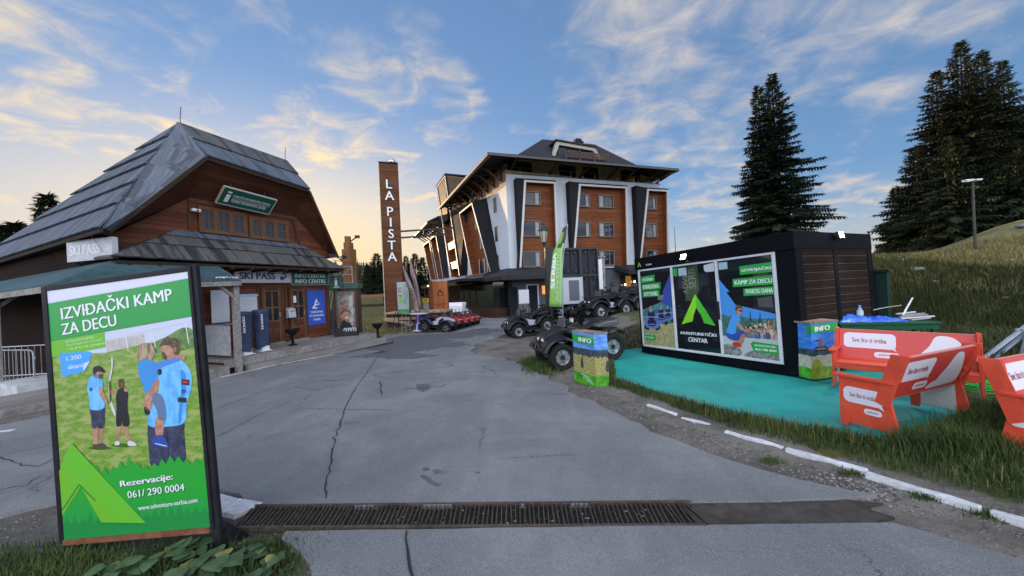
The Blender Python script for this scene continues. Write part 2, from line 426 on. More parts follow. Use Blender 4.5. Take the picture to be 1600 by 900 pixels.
def scuffed(name, col, dirt, rough=.55, amt=.5, sc=9.):
    """painted board with rubbed, dusty patches and small chips"""
    M = bpy.data.materials.new(name); M.use_nodes = True; nt = NT(M.node_tree); b = M.node_tree.nodes['Principled BSDF']
    tc = nt.n('ShaderNodeTexCoord').outputs['Object']
    f = nt.noise(tc, sc*.22, 5, .65, .5); g = nt.noise(tc, sc*3.2, 5, .7); h = nt.noise(tc, sc*.7, 6, .7, .8)
    c = nt.mix(nt.ss(f, .35, .68), tuple(x*.82 for x in col), tuple(min(1, x*1.14) for x in col))
    c = nt.mix(nt.m('MULTIPLY', nt.ss(h, .52, .72), amt), c, dirt)
    c = nt.mix(nt.m('MULTIPLY', nt.ss(g, .64, .72), amt*.8), c, tuple(x*.55 for x in dirt))
    nt.L.new(c, b.inputs['Base Color']); nt.L.new(nt.m('ADD', rough-.1, nt.m('MULTIPLY', h, .3)), b.inputs['Roughness']); b.inputs['Specular IOR Level'].default_value = .4
    nt.L.new(nt.n('ShaderNodeBump', {'Height': nt.m('ADD', g, h), 'Strength': .12, 'Distance': .01}).outputs[0], b.inputs['Normal'])
    return M
# ------------------------------------------------------------------ ground
def axis(lo, hi, d0, gr):
    out = [0.]; d = d0
    while out[-1] < hi: out.append(out[-1]+d); d *= gr
    neg = [0.]; d = d0
    while neg[-1] > lo: neg.append(neg[-1]-d); d *= gr
    return sorted(set(neg[1:]+out))
GX = [x+3 for x in axis(-420, 420, .28, 1.045)]; GY = [y+6 for y in axis(-170, 900, .28, 1.045)]
MAT_PX = [(957, 549), (962, 592), (1040, 616), (1140, 643), (1250, 664), (1340, 680), (1392, 689), (1440, 682), (1490, 668), (1530, 652), (1510, 630), (1500, 600), (1440, 590), (1300, 570), (1180, 548), (1040, 535)]
def road_poly(px): return [road_pt(*p) for p in px]
R_MAIN = [(-330, 712), (-150, 690), (0, 668), (60, 655), (130, 640), (250, 612), (345, 590), (470, 566), (576, 543), (600, 524), (640, 519), (668, 505), (705, 497), (790, 496), (830, 495),
          (812, 508), (798, 522), (770, 530), (748, 538), (738, 548), (742, 556), (775, 560), (800, 566), (832, 577), (850, 590), (880, 606), (897, 622), (935, 636), (960, 650), (1000, 668), (1025, 682), (1050, 690), (1080, 704), (1130, 722), (1190, 741), (1250, 757), (1330, 773), (1375, 781),
          (1300, 786), (1078, 791), (900, 793), (700, 795), (560, 796), (400, 797), (388, 793), (372, 778), (340, 774), (250, 778), (150, 785), (90, 790), (40, 800), (0, 812), (-200, 850), (-500, 900)]
R_FRONT = [(448, 838), (620, 836), (900, 832), (1100, 829), (1300, 827), (1395, 826), (1440, 838), (1500, 856), (1560, 874), (1640, 900), (1800, 960), (1500, 1700), (400, 1700), (480, 960), (490, 900), (470, 870), (440, 850)]
def jit(pts, step, amp, seed):
    rnd = random.Random(seed); out = []
    for i, p in enumerate(pts):
        q = pts[(i+1) % len(pts)]; L = (q-p).length; n = max(1, min(14, int(L/step)))
        for j in range(n):
            t = j/n; r_ = p.lerp(q, t)
            a = amp*(.12 if r_.y < 4.2 else min(1, .25+r_.y/14))*(0 if L > 9 else 1)
            out.append((r_.x+rnd.uniform(-a, a), r_.y+rnd.uniform(-a, a)))
    return out
main_xy = jit(road_poly(R_MAIN), .2, .15, 3); front_xy = jit(road_poly(R_FRONT), .2, .03, 4)
mat_xy = [(p.x, p.y) for p in [ground(*q, 0.02) for q in MAT_PX]]
def inside(x, y, P):
    c = False; j = len(P)-1
    for i in range(len(P)):
        if (P[i][1] > y) != (P[j][1] > y) and x < (P[j][0]-P[i][0])*(y-P[i][1])/(P[j][1]-P[i][1])+P[i][0]: c = not c
        j = i
    return c
def pdist(x, y, P):
    d = 1e9
    for (ax, ay), (bx, by) in zip(P, P[1:]+P[:1]):
        vx, vy = bx-ax, by-ay; t = max(0, min(1, ((x-ax)*vx+(y-ay)*vy)/(vx*vx+vy*vy+1e-9)))
        d = min(d, math.hypot(x-ax-t*vx, y-ay-t*vy))
    return d
def grassy(x, y):
    """how grassy the soil is, 0..1"""
    g = 0.
    r = x-xk(y)
    if y < 9: g = max(g, sm(.18, .5, r)*(1 if y < 8.2 else .6))
    if 8.2 < y < 10.5 and x < 1.6: g = max(g, sm(.4, .1, abs(x-.55)/1.6)*.9 if x > .25 else 0)
    if x > 3 and y > 10: g = max(g, sm(1.0, 3.5, x-2.2)*.85)
    q = x/max(y, 2.5)
    if q > .8 and r > .2: g = max(g, .95)
    if -x/max(y, 4) > .1 and y > 19: g = max(g, sm(20, 24, y))
    if y > 60: g = 1
    # corner below the big sign
    if y < 2.95 and x < -1.0: g = max(g, sm(-1.25, -2.0, x)*sm(-6.5, -3.2, x)*sm(2.95, 2.6, y))
    return g
gm = bpy.data.materials.new('soil_and_turf'); gm.use_nodes = True; nt = NT(gm.node_tree); b = gm.node_tree.nodes['Principled BSDF']
tc = nt.n('ShaderNodeTexCoord').outputs['Object']
att = nt.n('ShaderNodeAttribute', attribute_name='cover'); asep = nt.n('ShaderNodeSeparateColor', {0: att.outputs['Color']})
f1 = nt.noise(tc, 1.1, 6, .65, .3); f2 = nt.noise(tc, 14, 6, .7); f3 = nt.noise(tc, 70, 3, .7)
vor = nt.n('ShaderNodeTexVoronoi', {'Vector': tc, 'Scale': 26.}, feature='F1')
dirt = nt.mix(nt.ss(f1, .35, .65), (.105, .092, .078), (.21, .19, .165))
dirt = nt.mix(nt.m('MULTIPLY', nt.ss(f2, .45, .75), .6), dirt, (.06, .052, .045))
peb = nt.m('MULTIPLY', nt.ss(vor.outputs['Distance'], .32, .16), nt.ss(vor.outputs['Color'], .55, .75))
dirt = nt.mix(nt.m('MULTIPLY', peb, .75), dirt, (.30, .29, .28))
dirt = nt.mix(nt.m('MULTIPLY', nt.ss(f3, .5, .7), .35), dirt, (.05, .045, .04))
turf = nt.mix(nt.ss(f1, .35, .65), (.05, .058, .02), (.12, .115, .042))
turf = nt.mix(nt.m('MULTIPLY', nt.ss(f2, .35, .7), .7), turf, (.035, .045, .014))
meadow = nt.mix(nt.ss(nt.noise(tc, .35, 5, .65), .38, .62), (.135, .12, .048), (.23, .19, .08))
meadow = nt.mix(nt.m('MULTIPLY', nt.ss(nt.noise(tc, 2.2, 5, .7), .45, .7), .55), meadow, (.085, .09, .03))
turf = nt.mix(asep.outputs[1], turf, meadow)
gf = nt.ss(nt.m('ADD', asep.outputs[0], nt.m('MULTIPLY', nt.m('SUBTRACT', nt.noise(tc, 4.5, 6, .7), .5), .9)), .38, .62)
c = nt.mix(gf, dirt, turf)
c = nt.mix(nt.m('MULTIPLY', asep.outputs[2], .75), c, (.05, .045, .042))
nt.L.new(c, b.inputs['Base Color']); b.inputs['Roughness'].default_value = .95; b.inputs['Specular IOR Level'].default_value = .2
hh = nt.m('ADD', nt.m('MULTIPLY', f2, .6), nt.m('MULTIPLY', peb, .5))
nt.L.new(nt.n('ShaderNodeBump', {'Height': hh, 'Strength': .7, 'Distance': .04}).outputs[0], b.inputs['Normal'])
vs = [(x, y, T(x, y)) for y in GY for x in GX]; nx = len(GX)
fs = [(j*nx+i, j*nx+i+1, (j+1)*nx+i+1, (j+1)*nx+i) for j in range(len(GY)-1) for i in range(nx-1)]
me = bpy.data.meshes.new('ground'); me.from_pydata(vs, [], fs); me.materials.append(gm)
ca = me.color_attributes.new('cover', 'FLOAT_COLOR', 'POINT')
DARK = [(p.x, p.y) for p in road_poly([(700, 548), (745, 542), (830, 545), (850, 560), (780, 556), (720, 556)])]
cols = []
for (x, y, z) in vs:
    g = grassy(x, y); q = x/max(y, 2.5)
    md = sm(.85, 1.0, q)*sm(.8, 3.2, foot(x, y)) if q > .8 else (.3 if y > 26 and x < 0 else 0.)
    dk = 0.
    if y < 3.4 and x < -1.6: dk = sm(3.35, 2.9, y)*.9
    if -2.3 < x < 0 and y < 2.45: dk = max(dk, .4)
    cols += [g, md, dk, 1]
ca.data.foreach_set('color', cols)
me.polygons.foreach_set('use_smooth', [True]*len(me.polygons))
go = bpy.data.objects.new('ground', me); COL.objects.link(go); struct(go)

# ------------------------------------------------------------------ asphalt
am = bpy.data.materials.new('old_asphalt'); am.use_nodes = True; nt = NT(am.node_tree); b = am.node_tree.nodes['Principled BSDF']
tc = nt.n('ShaderNodeTexCoord').outputs['Object']
a1 = nt.noise(tc, .55, 6, .6, .5); a2 = nt.noise(tc, 3.2, 6, .7); a3 = nt.noise(tc, 120, 3, .7); a4 = nt.noise(tc, 30, 4, .7)
a5 = nt.noise(nt.vm('MULTIPLY', tc, (1.1, .16, 1.)), 1., 5, .6, .4)
c = nt.mix(nt.ss(a1, .36, .64), (.155, .157, .164), (.232, .231, .234))
c = nt.mix(nt.m('MULTIPLY', nt.ss(a5, .42, .66), .4), c, (.135, .136, .142))
c = nt.mix(nt.m('MULTIPLY', nt.ss(a5, .46, .30), .3), c, (.30, .295, .285))
c = nt.mix(nt.m('MULTIPLY', nt.ss(a2, .4, .7), .35), c, (.12, .12, .125))
c = nt.mix(nt.m('MULTIPLY', nt.ss(a4, .5, .75), .35), c, (.105, .105, .11))
c = nt.mix(nt.m('MULTIPLY', nt.ss(a3, .52, .66), .7), c, (.36, .355, .35))
c = nt.mix(nt.m('MULTIPLY', nt.ss(a3, .44, .32), .7), c, (.06, .06, .065))
va = nt.n('ShaderNodeTexVoronoi', {'Vector': nt.vm('ADD', tc, nt.n('ShaderNodeCombineXYZ', {0: nt.m('MULTIPLY', a2, .5), 1: nt.m('MULTIPLY', a4, .25), 2: 0.}).outputs[0]), 'Scale': .42}, feature='DISTANCE_TO_EDGE').outputs[0]
ck = nt.m('MULTIPLY', nt.ss(va, .008, .002), nt.ss(nt.noise(tc, .4, 2, .5), .5, .58))
c = nt.mix(nt.m('MULTIPLY', ck, .7), c, (.05, .05, .05))
stn = nt.ss(nt.noise(tc, 1.6, 5, .65, 1.2), .60, .72)
c = nt.mix(nt.m('MULTIPLY', stn, .45), c, (.08, .075, .07))
nt.L.new(c, b.inputs['Base Color']); b.inputs['Roughness'].default_value = .8; b.inputs['Specular IOR Level'].default_value = .35
nt.L.new(nt.n('ShaderNodeBump', {'Height': nt.m('ADD', nt.m('MULTIPLY', a3, .5), nt.m('SUBTRACT', a4, nt.m('MULTIPLY', ck, 1.))), 'Strength': .35, 'Distance': .012}).outputs[0], b.inputs['Normal'])
def sheet(name, xy, top, th, m, lay=None):
    mb = MB(); mb.slab([(x, y, -.035*y+top) for x, y in xy], (0, .035, 1), th, m); o = mb.build(name); struct(o); return o
sheet('road', main_xy, .045, .09, am); sheet('road', front_xy, .045, .09, am)
PATCH = mat('new_asphalt', (.115, .117, .124), .8, ns=60, na=.35, bump=.2)
DIRTM = mat('wet_silt', (.060, .052, .045), .75, ns=9, na=.35, bump=.5)
CRACK = mat('crack', (.035, .033, .032), .9)
p1 = [(578, 545), (610, 530), (640, 524), (700, 522), (760, 514), (792, 516), (770, 522), (735, 528), (700, 533), (735, 538), (745, 541), (700, 544), (668, 548), (650, 552), (690, 556), (668, 562), (640, 566), (600, 562), (560, 560), (540, 562), (600, 553)]
sheet('asphalt_patch', jit(road_poly(p1), .3, .34, 9), .0495, .01, PATCH)
sheet('asphalt_patch', jit(road_poly([(650, 604), (668, 603), (674, 610), (662, 616), (650, 613)]), .06, .04, 2), .0495, .01, PATCH)
for q_ in ([(660, 739), (670, 737), (672, 741), (662, 743)], [(676, 742), (688, 740), (691, 745), (680, 748)], [(656, 750), (664, 749), (682, 762), (690, 764), (684, 768), (672, 763)], [(742, 745), (750, 744), (749, 747)]):
    sheet('asphalt_stain', jit(road_poly(q_), .04, .03, 2), .0495, .01, PATCH)
def crack(px, w0, seed):
    rnd = random.Random(seed); P = [road_pt(*q) for q in px]; L = []; Rr = []
    Q = []
    for a, b_ in zip(P, P[1:]):
        n = max(2, int((b_-a).length/.09))
        for i in range(n): Q.append(a.lerp(b_, i/n)+Vector((rnd.gauss(0, .014), rnd.gauss(0, .014), 0)))
    for i, q in enumerate(Q):
        d = Q[min(i+1, len(Q)-1)]-Q[max(0, i-1)]; nrm = Vector((-d.y, d.x, 0)).normalized(); ww = w0*rnd.uniform(.35, 1.2)
        L.append(q+nrm*ww); Rr.append(q-nrm*ww)
    mb = MB(); z = lambda p: (p.x, p.y, -.035*p.y+.0535)
    for i in range(len(Q)-1): mb.quad(z(L[i]), z(Rr[i]), z(Rr[i+1]), z(L[i+1]), CRACK)
    struct(mb.build('road_crack'))
crack([(598, 548), (570, 590), (556, 608), (540, 640), (524, 690), (512, 745), (507, 795)], .009, 1)
crack([(630, 838), (636, 866), (646, 900), (655, 950)], .009, 2)
crack([(594, 600), (597, 622)], .012, 3); crack([(335, 690), (400, 655), (455, 630), (505, 618)], .006, 4)
crack([(345, 640), (420, 612), (500, 590), (540, 575)], .007, 5); crack([(0, 772), (40, 765), (75, 745)], .007, 6); crack([(0, 720), (25, 730), (60, 735), (90, 720)], .008, 7)
crack([(630, 612), (690, 608), (700, 603)], .012, 8); crack([(470, 600), (560, 596)], .01, 11)
# white edge line along the house steps, worn
wl = mat('worn_road_paint', (.62, .62, .63), .7, ns=22, na=.35)
def stripe(px0, px1, wd, top=.0495):
    a, b_ = road_pt(*px0), road_pt(*px1); d = (b_-a); nrm = Vector((-d.y, d.x, 0)).normalized()*wd/2
    xy = []
    n = max(2, int(d.length/.3)); rnd = random.Random(int(px0[0]))
    for sgn in (1, -1):
        rg = range(n+1) if sgn > 0 else range(n, -1, -1)
        for i in rg:
            q = a.lerp(b_, i/n)+nrm*sgn*rnd.uniform(.75, 1.05); xy.append((q.x, q.y))
    sheet('painted_line', xy, top, .008, wl)
stripe((345, 592), (432, 572), .10); stripe((440, 570.5), (520, 556), .10); stripe((523, 555.5), (572, 546), .10); stripe((-60, 686), (22, 676), .12)

# ------------------------------------------------------------------ drain channel with its grating
TRX = [(ground(372, 833), ground(398, 798)), (ground(1100, 829), ground(1076, 791))]
g0, g1 = road_pt(366, 832), road_pt(1104, 828.5); g2, g3 = road_pt(398, 797.5), road_pt(1080, 791.5)
def zt(p, h): return Vector((p.x, p.y, -.035*p.y+h))
BAR = mat('rusty_grating', (.085, .062, .05), .7, .35, ns=25, na=.45)
FLOORM = noisepic('channel_litter', (.012, .011, .010), (.035, .034, .026), 30, rough=.9)
gr = thing('drain_grate', 'long rusty steel drain grate set across the asphalt in the foreground', 'drain grate', frame(zt((g0+g1+g2+g3)/4, 0), (1, 0)))
gi = gr.matrix_world.inverted()
mb = MB(); rnd = random.Random(5); NB = 100
for i in range(NB):
    t = i/(NB-1); a = g0.lerp(g1, t); c_ = g2.lerp(g3, t)
    if t > .93: c_ = c_+Vector((-.03*(t-.93)/.07*rnd.uniform(.2, 2.2), -.03*rnd.random(), 0)); a = a+Vector((rnd.uniform(-.02, .03), 0, 0))
    sh = rnd.gauss(0, .004); a = a+Vector((sh, .012, 0)); c_ = c_+Vector((rnd.gauss(0, .004), -.012, 0))
    mb.bar(gi @ zt(a, .034+rnd.gauss(0, .002)), gi @ zt(c_, .034+rnd.gauss(0, .002)), .0085, .02, BAR)
mb.build('grating_bars', gr)
mb = MB()
mb.bar(gi @ zt(g0+Vector((0, -.002, 0)), .03), gi @ zt(g1+Vector((0, -.002, 0)), .03), .022, .04, BAR); mb.bar(gi @ zt(g2, .03), gi @ zt(g3, .03), .022, .04, BAR)
mb.build('side_rail', gr)
mb = MB(); mb.poly([gi @ zt(p, .006) for p in (g0, g1, g3, g2)], FLOORM); mb.build('channel_floor', gr)
LEAF = mat('litter_leaf', (.07, .10, .03), .6); LEAF2 = mat('litter_scrap', (.35, .35, .36), .6)
mb = MB()
for i in range(70):
    t = .3+.62*rnd.random()**.8; p = g0.lerp(g1, t).lerp(g2.lerp(g3, t), rnd.uniform(.15, .85)); r_ = rnd.uniform(.006, .017); a0 = rnd.uniform(0, 6)
    q = gi @ zt(p, .012)
    mb.poly([q+Vector((r_*math.cos(a0+k*1.57)*(1.6 if k % 2 else 1), r_*math.sin(a0+k*1.57), rnd.uniform(0, .006))) for k in range(4)], LEAF if rnd.random() < .7 else LEAF2)
o = mb.build('leaf_litter', gr); o['kind'] = 'stuff'
# silted end of the channel
sl = [road_pt(*q) for q in [(1100, 829.5), (1086, 812), (1076, 790), (1180, 788), (1300, 786), (1340, 785), (1376, 791), (1362, 803), (1392, 812), (1372, 826), (1300, 827.5), (1200, 828.5)]]
sheet('silt', jit(sl, .09, .22, 8), .026, .02, DIRTM)
# white kerb stones on the right and the painted slab by the grate
KM = mat('chipped_white_kerb', (.55, .56, .58), .75, ns=18, na=.22, bump=.3)
KD = ['short broken white kerb stone farthest up the verge', 'small white kerb stone half sunk in gravel up the verge', 'white kerb stone beside the gravel shoulder facing the red bench', 'long white kerb stone next to the stony patch with a grass tuft', 'longest white painted kerb stone near the end of the drain channel', 'white kerb stone cut by the right edge of the photo']
for i, (a, b_, wd, hh_) in enumerate([((1012, 634), (1058, 650), .07, .035), ((1066, 654), (1110, 666), .06, .03), ((1133, 677), (1224, 703), .08, .04), ((1229, 706), (1356, 742), .085, .05), ((1354, 746), (1534, 802), .09, .055), ((1550, 806), (1720, 862), .09, .055)]):
    pa, pb = ground(*a), ground(*b_); d = pb-pa
    mb = MB(); rnd = random.Random(i+50); n = max(3, int(d.length/.16)); L = d.length; vs = []
    for k in range(n+1):
        x_ = L*k/n; e = rnd.uniform(-.008, .008)
        for (yy, zz) in ((-wd/2, -.03), (-wd/2+.006+e, hh_+rnd.uniform(-.012, .006)), (wd/2-.012+e, hh_+rnd.uniform(-.012, .006)), (wd/2, -.03)): vs.append((x_, yy, zz))
    fs = [(k*4+j, k*4+(j+1) % 4, (k+1)*4+(j+1) % 4, (k+1)*4+j) for k in range(n) for j in range(4)]+[(3, 2, 1, 0), (n*4, n*4+1, n*4+2, n*4+3)]
    mb.add(vs, fs, KM); o = mb.build('kerb_stone', bevel=.008); o.matrix_world = frame(pa, d)
    tag(o, KD[i], 'kerb stone', 'white kerb stones along the verge')
KS2 = [((338, 777), (372, 786), (344, 807), (338, 810)), ((374, 786), (412, 793), (366, 812), (346, 807))]
for i, q in enumerate(KS2):
    mb = MB(); mb.slab([zt(road_pt(*p), .05) for p in q], (0, 0, 1), .07, KM); o = mb.build('kerb_stone', bevel=.006)
    tag(o, ['white painted slab tight against the post of the big sign', 'white painted slab touching the left end of the drain grate'][i], 'kerb stone', 'white slabs at the end of the grate')

# ------------------------------------------------------------------ teal rubber mat
TM = scuffed('teal_coating', (.008, .295, .265), (.085, .29, .27), .65, .5, 4.)
mb = MB(); mb.slab([Vector((x, y, -.035*y+.14)) for x, y in jit([Vector((x, y, 0)) for x, y in mat_xy], .22, .045, 5)], (0, 0, 1), .09, TM)
o = mb.build('play_surface'); tag(o, 'smooth teal green surface in front of the black cabin under the red benches', 'floor mat')
# ------------------------------------------------------------------ ticket house (local: x along the front, y into the house, z world height)
HP = on_z(513, 524, .05); HM = frame((HP.x, HP.y, 0), (.3714, .9285))
W_RED = plank('red_brown_boarding', (.135, .047, .027), .15, 2, 0, .45, .6, .08, .35, .35)
W_DARK = plank('dark_brown_boarding', (.085, .031, .018), .12, 2, 0, .4, .6, .08, .4, .3)
W_SOFF = plank('eave_boarding', (.078, .029, .017), .13, 2, 0, .4, .6, .07, .45, .3)
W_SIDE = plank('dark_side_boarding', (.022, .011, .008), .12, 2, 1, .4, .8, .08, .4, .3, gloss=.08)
W_TRIM = mat('brown_trim', (.095, .040, .022), .55, ns=16, na=.25)
W_SASH = mat('sash_paint', (.135, .068, .038), .55, ns=16, na=.25)
W_GREY = plank('grey_weathered_timber', (.23, .215, .20), .16, 1, 0, .35, .8, .06, .3, .35)
W_GPOST = mat('grey_post_timber', (.24, .225, .21), .8, ns=12, na=.35, bump=.2)
RB = roofboards('roof_boards', (.118, .136, .170), .12, .5)
RBM = roofboards('roof_boards_mossy', (.11, .112, .118), .13, .6, .45)
RBD = roofboards('porch_roof_boards', (.11, .108, .105), .16, .7, .25)
TEAL = mat('teal_roof_felt', (.048, .088, .100), .75, ns=4, na=.3, bump=.1)
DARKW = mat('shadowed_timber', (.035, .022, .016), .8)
H = thing('ticket_house', 'brown timber ticket house with a steep grey board roof', 'building', HM)
ZF = .05
# walls
mb = MB()
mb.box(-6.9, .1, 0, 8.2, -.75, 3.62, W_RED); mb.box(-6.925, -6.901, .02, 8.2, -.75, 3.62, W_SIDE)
# gable wall above, chamfered trapezoid
tz = [(-6.85, 3.62), (.25, 3.62), (-1.32, 5.12), (-4.95, 5.12)]
mb.prism(tz, lambda a, c, d: Vector((a, d, c)), 0, .3, W_RED)
mb.build('wall', H)
mb = MB(); mb.bar((-4.95, -.02, 5.06), (-1.32, -.02, 5.06), .06, .14, W_TRIM, (0, 0, 1)); mb.build('wall_plate', H)
for bx in ((-4.98, -4.86, -.04, .0, 3.9, 4.98), (-1.42, -1.3, -.04, 0, 3.9, 4.98), (-.02, .13, -.03, .05, -.1, 2.9), (-3.0, -2.9, -.035, 0, .05, 2.3), (-1.95, -1.86, -.035, 0, .05, 2.3)):
    mb = MB(); mb.box(*bx, W_TRIM); mb.build('corner_board', H)
# roof planes
A = Vector((-4.85, .5, 7.68)); B = Vector((-1.2, .5, 7.60)); hL = Vector((-4.93, -1.0, 6.27)); hR = Vector((-1.42, -1.0, 6.08))
gL = Vector((-7.02, -.75, 3.72)); gR = Vector((.28, -.5, 3.56)); kB = Vector((-7.22, -1.0, 3.74)); bk = Vector((-7.05, 9.6, 3.32))
def course(mb, bl, br, tr, tl, nrm, m, lift=.05, th=.05, v0=0., u0=0., follow=False):
    bl, br, tr, tl = map(Vector, (bl, br, tr, tl)); nv = Vector(nrm).normalized()
    ud = (br-bl).normalized(); vd = nv.cross(ud)
    if ((tl+tr)/2-(bl+br)/2).dot(vd) < 0: vd = -vd
    o = bl; f = lambda p: ((p-o).dot(ud)+u0, (p-o).dot(vd)+v0)
    pts = [bl+nv*lift, br+nv*lift, tr+nv*.004, tl+nv*.004]
    w_ = ((br-bl).length+(tr-tl).length)/2; h_ = ((tl-bl).length+(tr-br).length)/2
    mb.slab(pts, nv, th, m, [(u0, v0), (u0+w_, v0), (u0+w_, v0+h_), (u0, v0+h_)] if follow else [f(p) for p in (bl, br, tr, tl)])
def nrm_of(a, b_, c_, ref):
    n_ = (Vector(b_)-Vector(a)).cross(Vector(c_)-Vector(a)); n_.normalize()
    return n_ if n_.dot(Vector(ref)) > 0 else -n_
mbr = MB()
nl = nrm_of(bk, kB, A, (-1, 0, .6)); N_ROW = [0, .185, .36, .53, .68, .82, .995]
for i in range(6):
    f0, f1 = N_ROW[i], N_ROW[i+1]
    course(mbr, bk.lerp(A, f0)-nl*0, kB.lerp(A, f0), kB.lerp(A, min(1, f1+.012)), bk.lerp(A, min(1, f1+.012)), nl, RB, .075, .05, i*1.37, i*.07)
nc = nrm_of(kB, gL, A, (-.4, -1, .4))
fk = [0, .2, .4, .58, .8]; fg = [0, .27, .52, .76, 1.0]
for i in range(4):
    course(mbr, kB.lerp(A, fk[i]), gL.lerp(hL, fg[i]), gL.lerp(hL, min(1, fg[i+1]+.01)), kB.lerp(A, fk[i+1]+.01), nc, RB, .055, .05, i*1.5+.3, 0, True)
mbr.slab([kB.lerp(A, .8)+nc*.05, hL+nc*.05, A], nc, .05, RB, [(0, .2), (1.6, .2), (.8, 1.9)])
nf = nrm_of(hL, hR, A, (0, -1, .7))
course(mbr, hL, hR, hR.lerp(B, .52), hL.lerp(A, .52), nf, RB, .075, .05, .1)
course(mbr, hL.lerp(A, .5), hR.lerp(B, .5), B, A, nf, RBM, .06, .05, 1.2)
bkR = Vector((.9, 9.6, 3.4)); nr = nrm_of(hR, gR, bkR, (1, 0, .5))
mbr.slab([hR, gR, bkR, B], nr, .06, RB, [(0, 0), (3, 0), (9, 0), (0, 4)])
nb = nrm_of(bk, bkR, A, (0, 1, .5)); mbr.slab([bk, bkR, B, A], nb, .06, RB, [(0, 0), (8, 0), (6, 9), (2, 9)])
roof = mbr.build('roof', H)
for p in (A+Vector((.06, .05, 0)), B+Vector((-.05, .05, 0))):
    mb = MB(); mb.tube([p, p+Vector((0, 0, .2)), p+Vector((.03, 0, .55))], .012, DKSTEEL, 6); mb.build('lightning_rod', roof)
# soffit between the wall line and the overhanging roof edge
mb = MB()
wL, wR = Vector((-4.95, .0, 5.12)), Vector((-1.32, .0, 5.12)); wl_, wr_ = Vector((-6.88, .0, 3.66)), Vector((.25, .0, 3.62))
dn = Vector((0, 0, -.05))
mb.poly([hL+dn, hR+dn, wR, wL], W_SOFF); mb.poly([gL+dn, hL+dn, wL, wl_], W_SOFF); mb.poly([hR+dn, gR+dn, wr_, wR], W_SOFF)
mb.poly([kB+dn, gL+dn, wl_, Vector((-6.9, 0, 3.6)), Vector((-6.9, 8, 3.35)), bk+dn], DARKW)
mb.build('soffit', H, recalc=False)
mb = MB()
for a, b_ in ((kB, gL), (gL, hL), (hL, hR), (hR, gR), (bk, kB)):
    mb.bar(a+dn*1.2, b_+dn*1.2, .05, .10, W_TRIM if a is hR else DARKW)
mb.build('eave_edge', H)
# porch roof
mb = MB(); ey = -1.05; e0 = Vector((-7.1, ey, 3.04)); e1 = Vector((.12, ey, 2.96)); t0 = Vector((-5.25, -.02, 4.06)); t1 = Vector((-1.3, -.02, 4.03)); e2 = Vector((.75, .35, 2.98)); em = Vector((-7.15, -.3, 3.06))
npf = nrm_of(e0, e1, t1, (0, -1, 1)); m0 = e0.lerp(t0, .45); m1 = e1.lerp(t1, .45); k0 = e0.lerp(t0, .76); k1 = e1.lerp(t1, .76)
course(mb, e0, e1, e1.lerp(t1, .47), e0.lerp(t0, .47), npf, RBD, .05, .05, 0.)
course(mb, m0, m1, e1.lerp(t1, .78), e0.lerp(t0, .78), npf, RBD, .05, .05, 1.3, .05)
course(mb, k0, k1, t1, t0, npf, RB, .06, .05, 2.5, .1)
nsr = nrm_of(e1, e2, t1, (1, 0, .6)); mb.slab([e1, e2, t1], nsr, .06, RBD, [(0, 0), (1.5, 0), (0, 1.9)])
nsl = nrm_of(e0, em, t0, (-1, 0, .6)); mb.slab([e0, t0, em], nsl, .06, RBD, [(0, 0), (1.5, 0), (0, 1.9)])
po = mb.build('porch_roof', H)
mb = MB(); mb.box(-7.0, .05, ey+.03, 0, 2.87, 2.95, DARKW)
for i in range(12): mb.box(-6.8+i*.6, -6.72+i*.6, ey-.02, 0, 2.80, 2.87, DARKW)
mb.build('porch_soffit', H)
# upper windows: two banks of three sashes
def window_bank(xs, z0, z1, name='window'):
    x0, x1 = xs[0][0], xs[-1][1]
    mb = MB(); 
    for i, (a, b_) in enumerate(xs):
        mb.box(a, b_, -.05, -.03, z0, z1, GLASS)
    o = mb.build(name, H)
    mb = MB(); mb.box(x0-.1, x1+.1, -.09, .0, z1, z1+.09, W_SASH); mb.box(x0-.1, x1+.1, -.11, 0, z0-.1, z0, W_SASH)
    for i, (a, b_) in enumerate(xs):
        mb.box(a-.1 if i == 0 else (xs[i-1][1]+.001), a, -.09, 0, z0, z1, W_SASH)
        if i == len(xs)-1: mb.box(b_, b_+.1, -.09, 0, z0, z1, W_SASH)
        f = .035
        mb.box(a+.002, a+f, -.075, -.03, z0+.002, z1-.002, W_SASH); mb.box(b_-f, b_-.002, -.075, -.03, z0+.002, z1-.002, W_SASH); mb.box(a+f, b_-f, -.075, -.03, z1-f, z1-.002, W_SASH); mb.box(a+f, b_-f, -.075, -.03, z0+.002, z0+f, W_SASH)
        xm = (a+b_)/2; zm = (z0+z1)/2
        mb.box(xm-.014, xm+.014, -.07, -.03, z0+f, z1-f, W_SASH); mb.box(a+f, xm-.014, -.07, -.03, zm-.014, zm+.014, W_SASH); mb.box(xm+.014, b_-f, -.07, -.03, zm-.014, zm+.014, W_SASH)
    mb.build('frame', o)
    return o
window_bank([(-4.62, -4.3), (-4.2, -3.84), (-3.72, -3.36)], 4.16, 4.82)
window_bank([(-3.08, -2.75), (-2.64, -2.28), (-2.17, -1.8)], 4.14, 4.76)
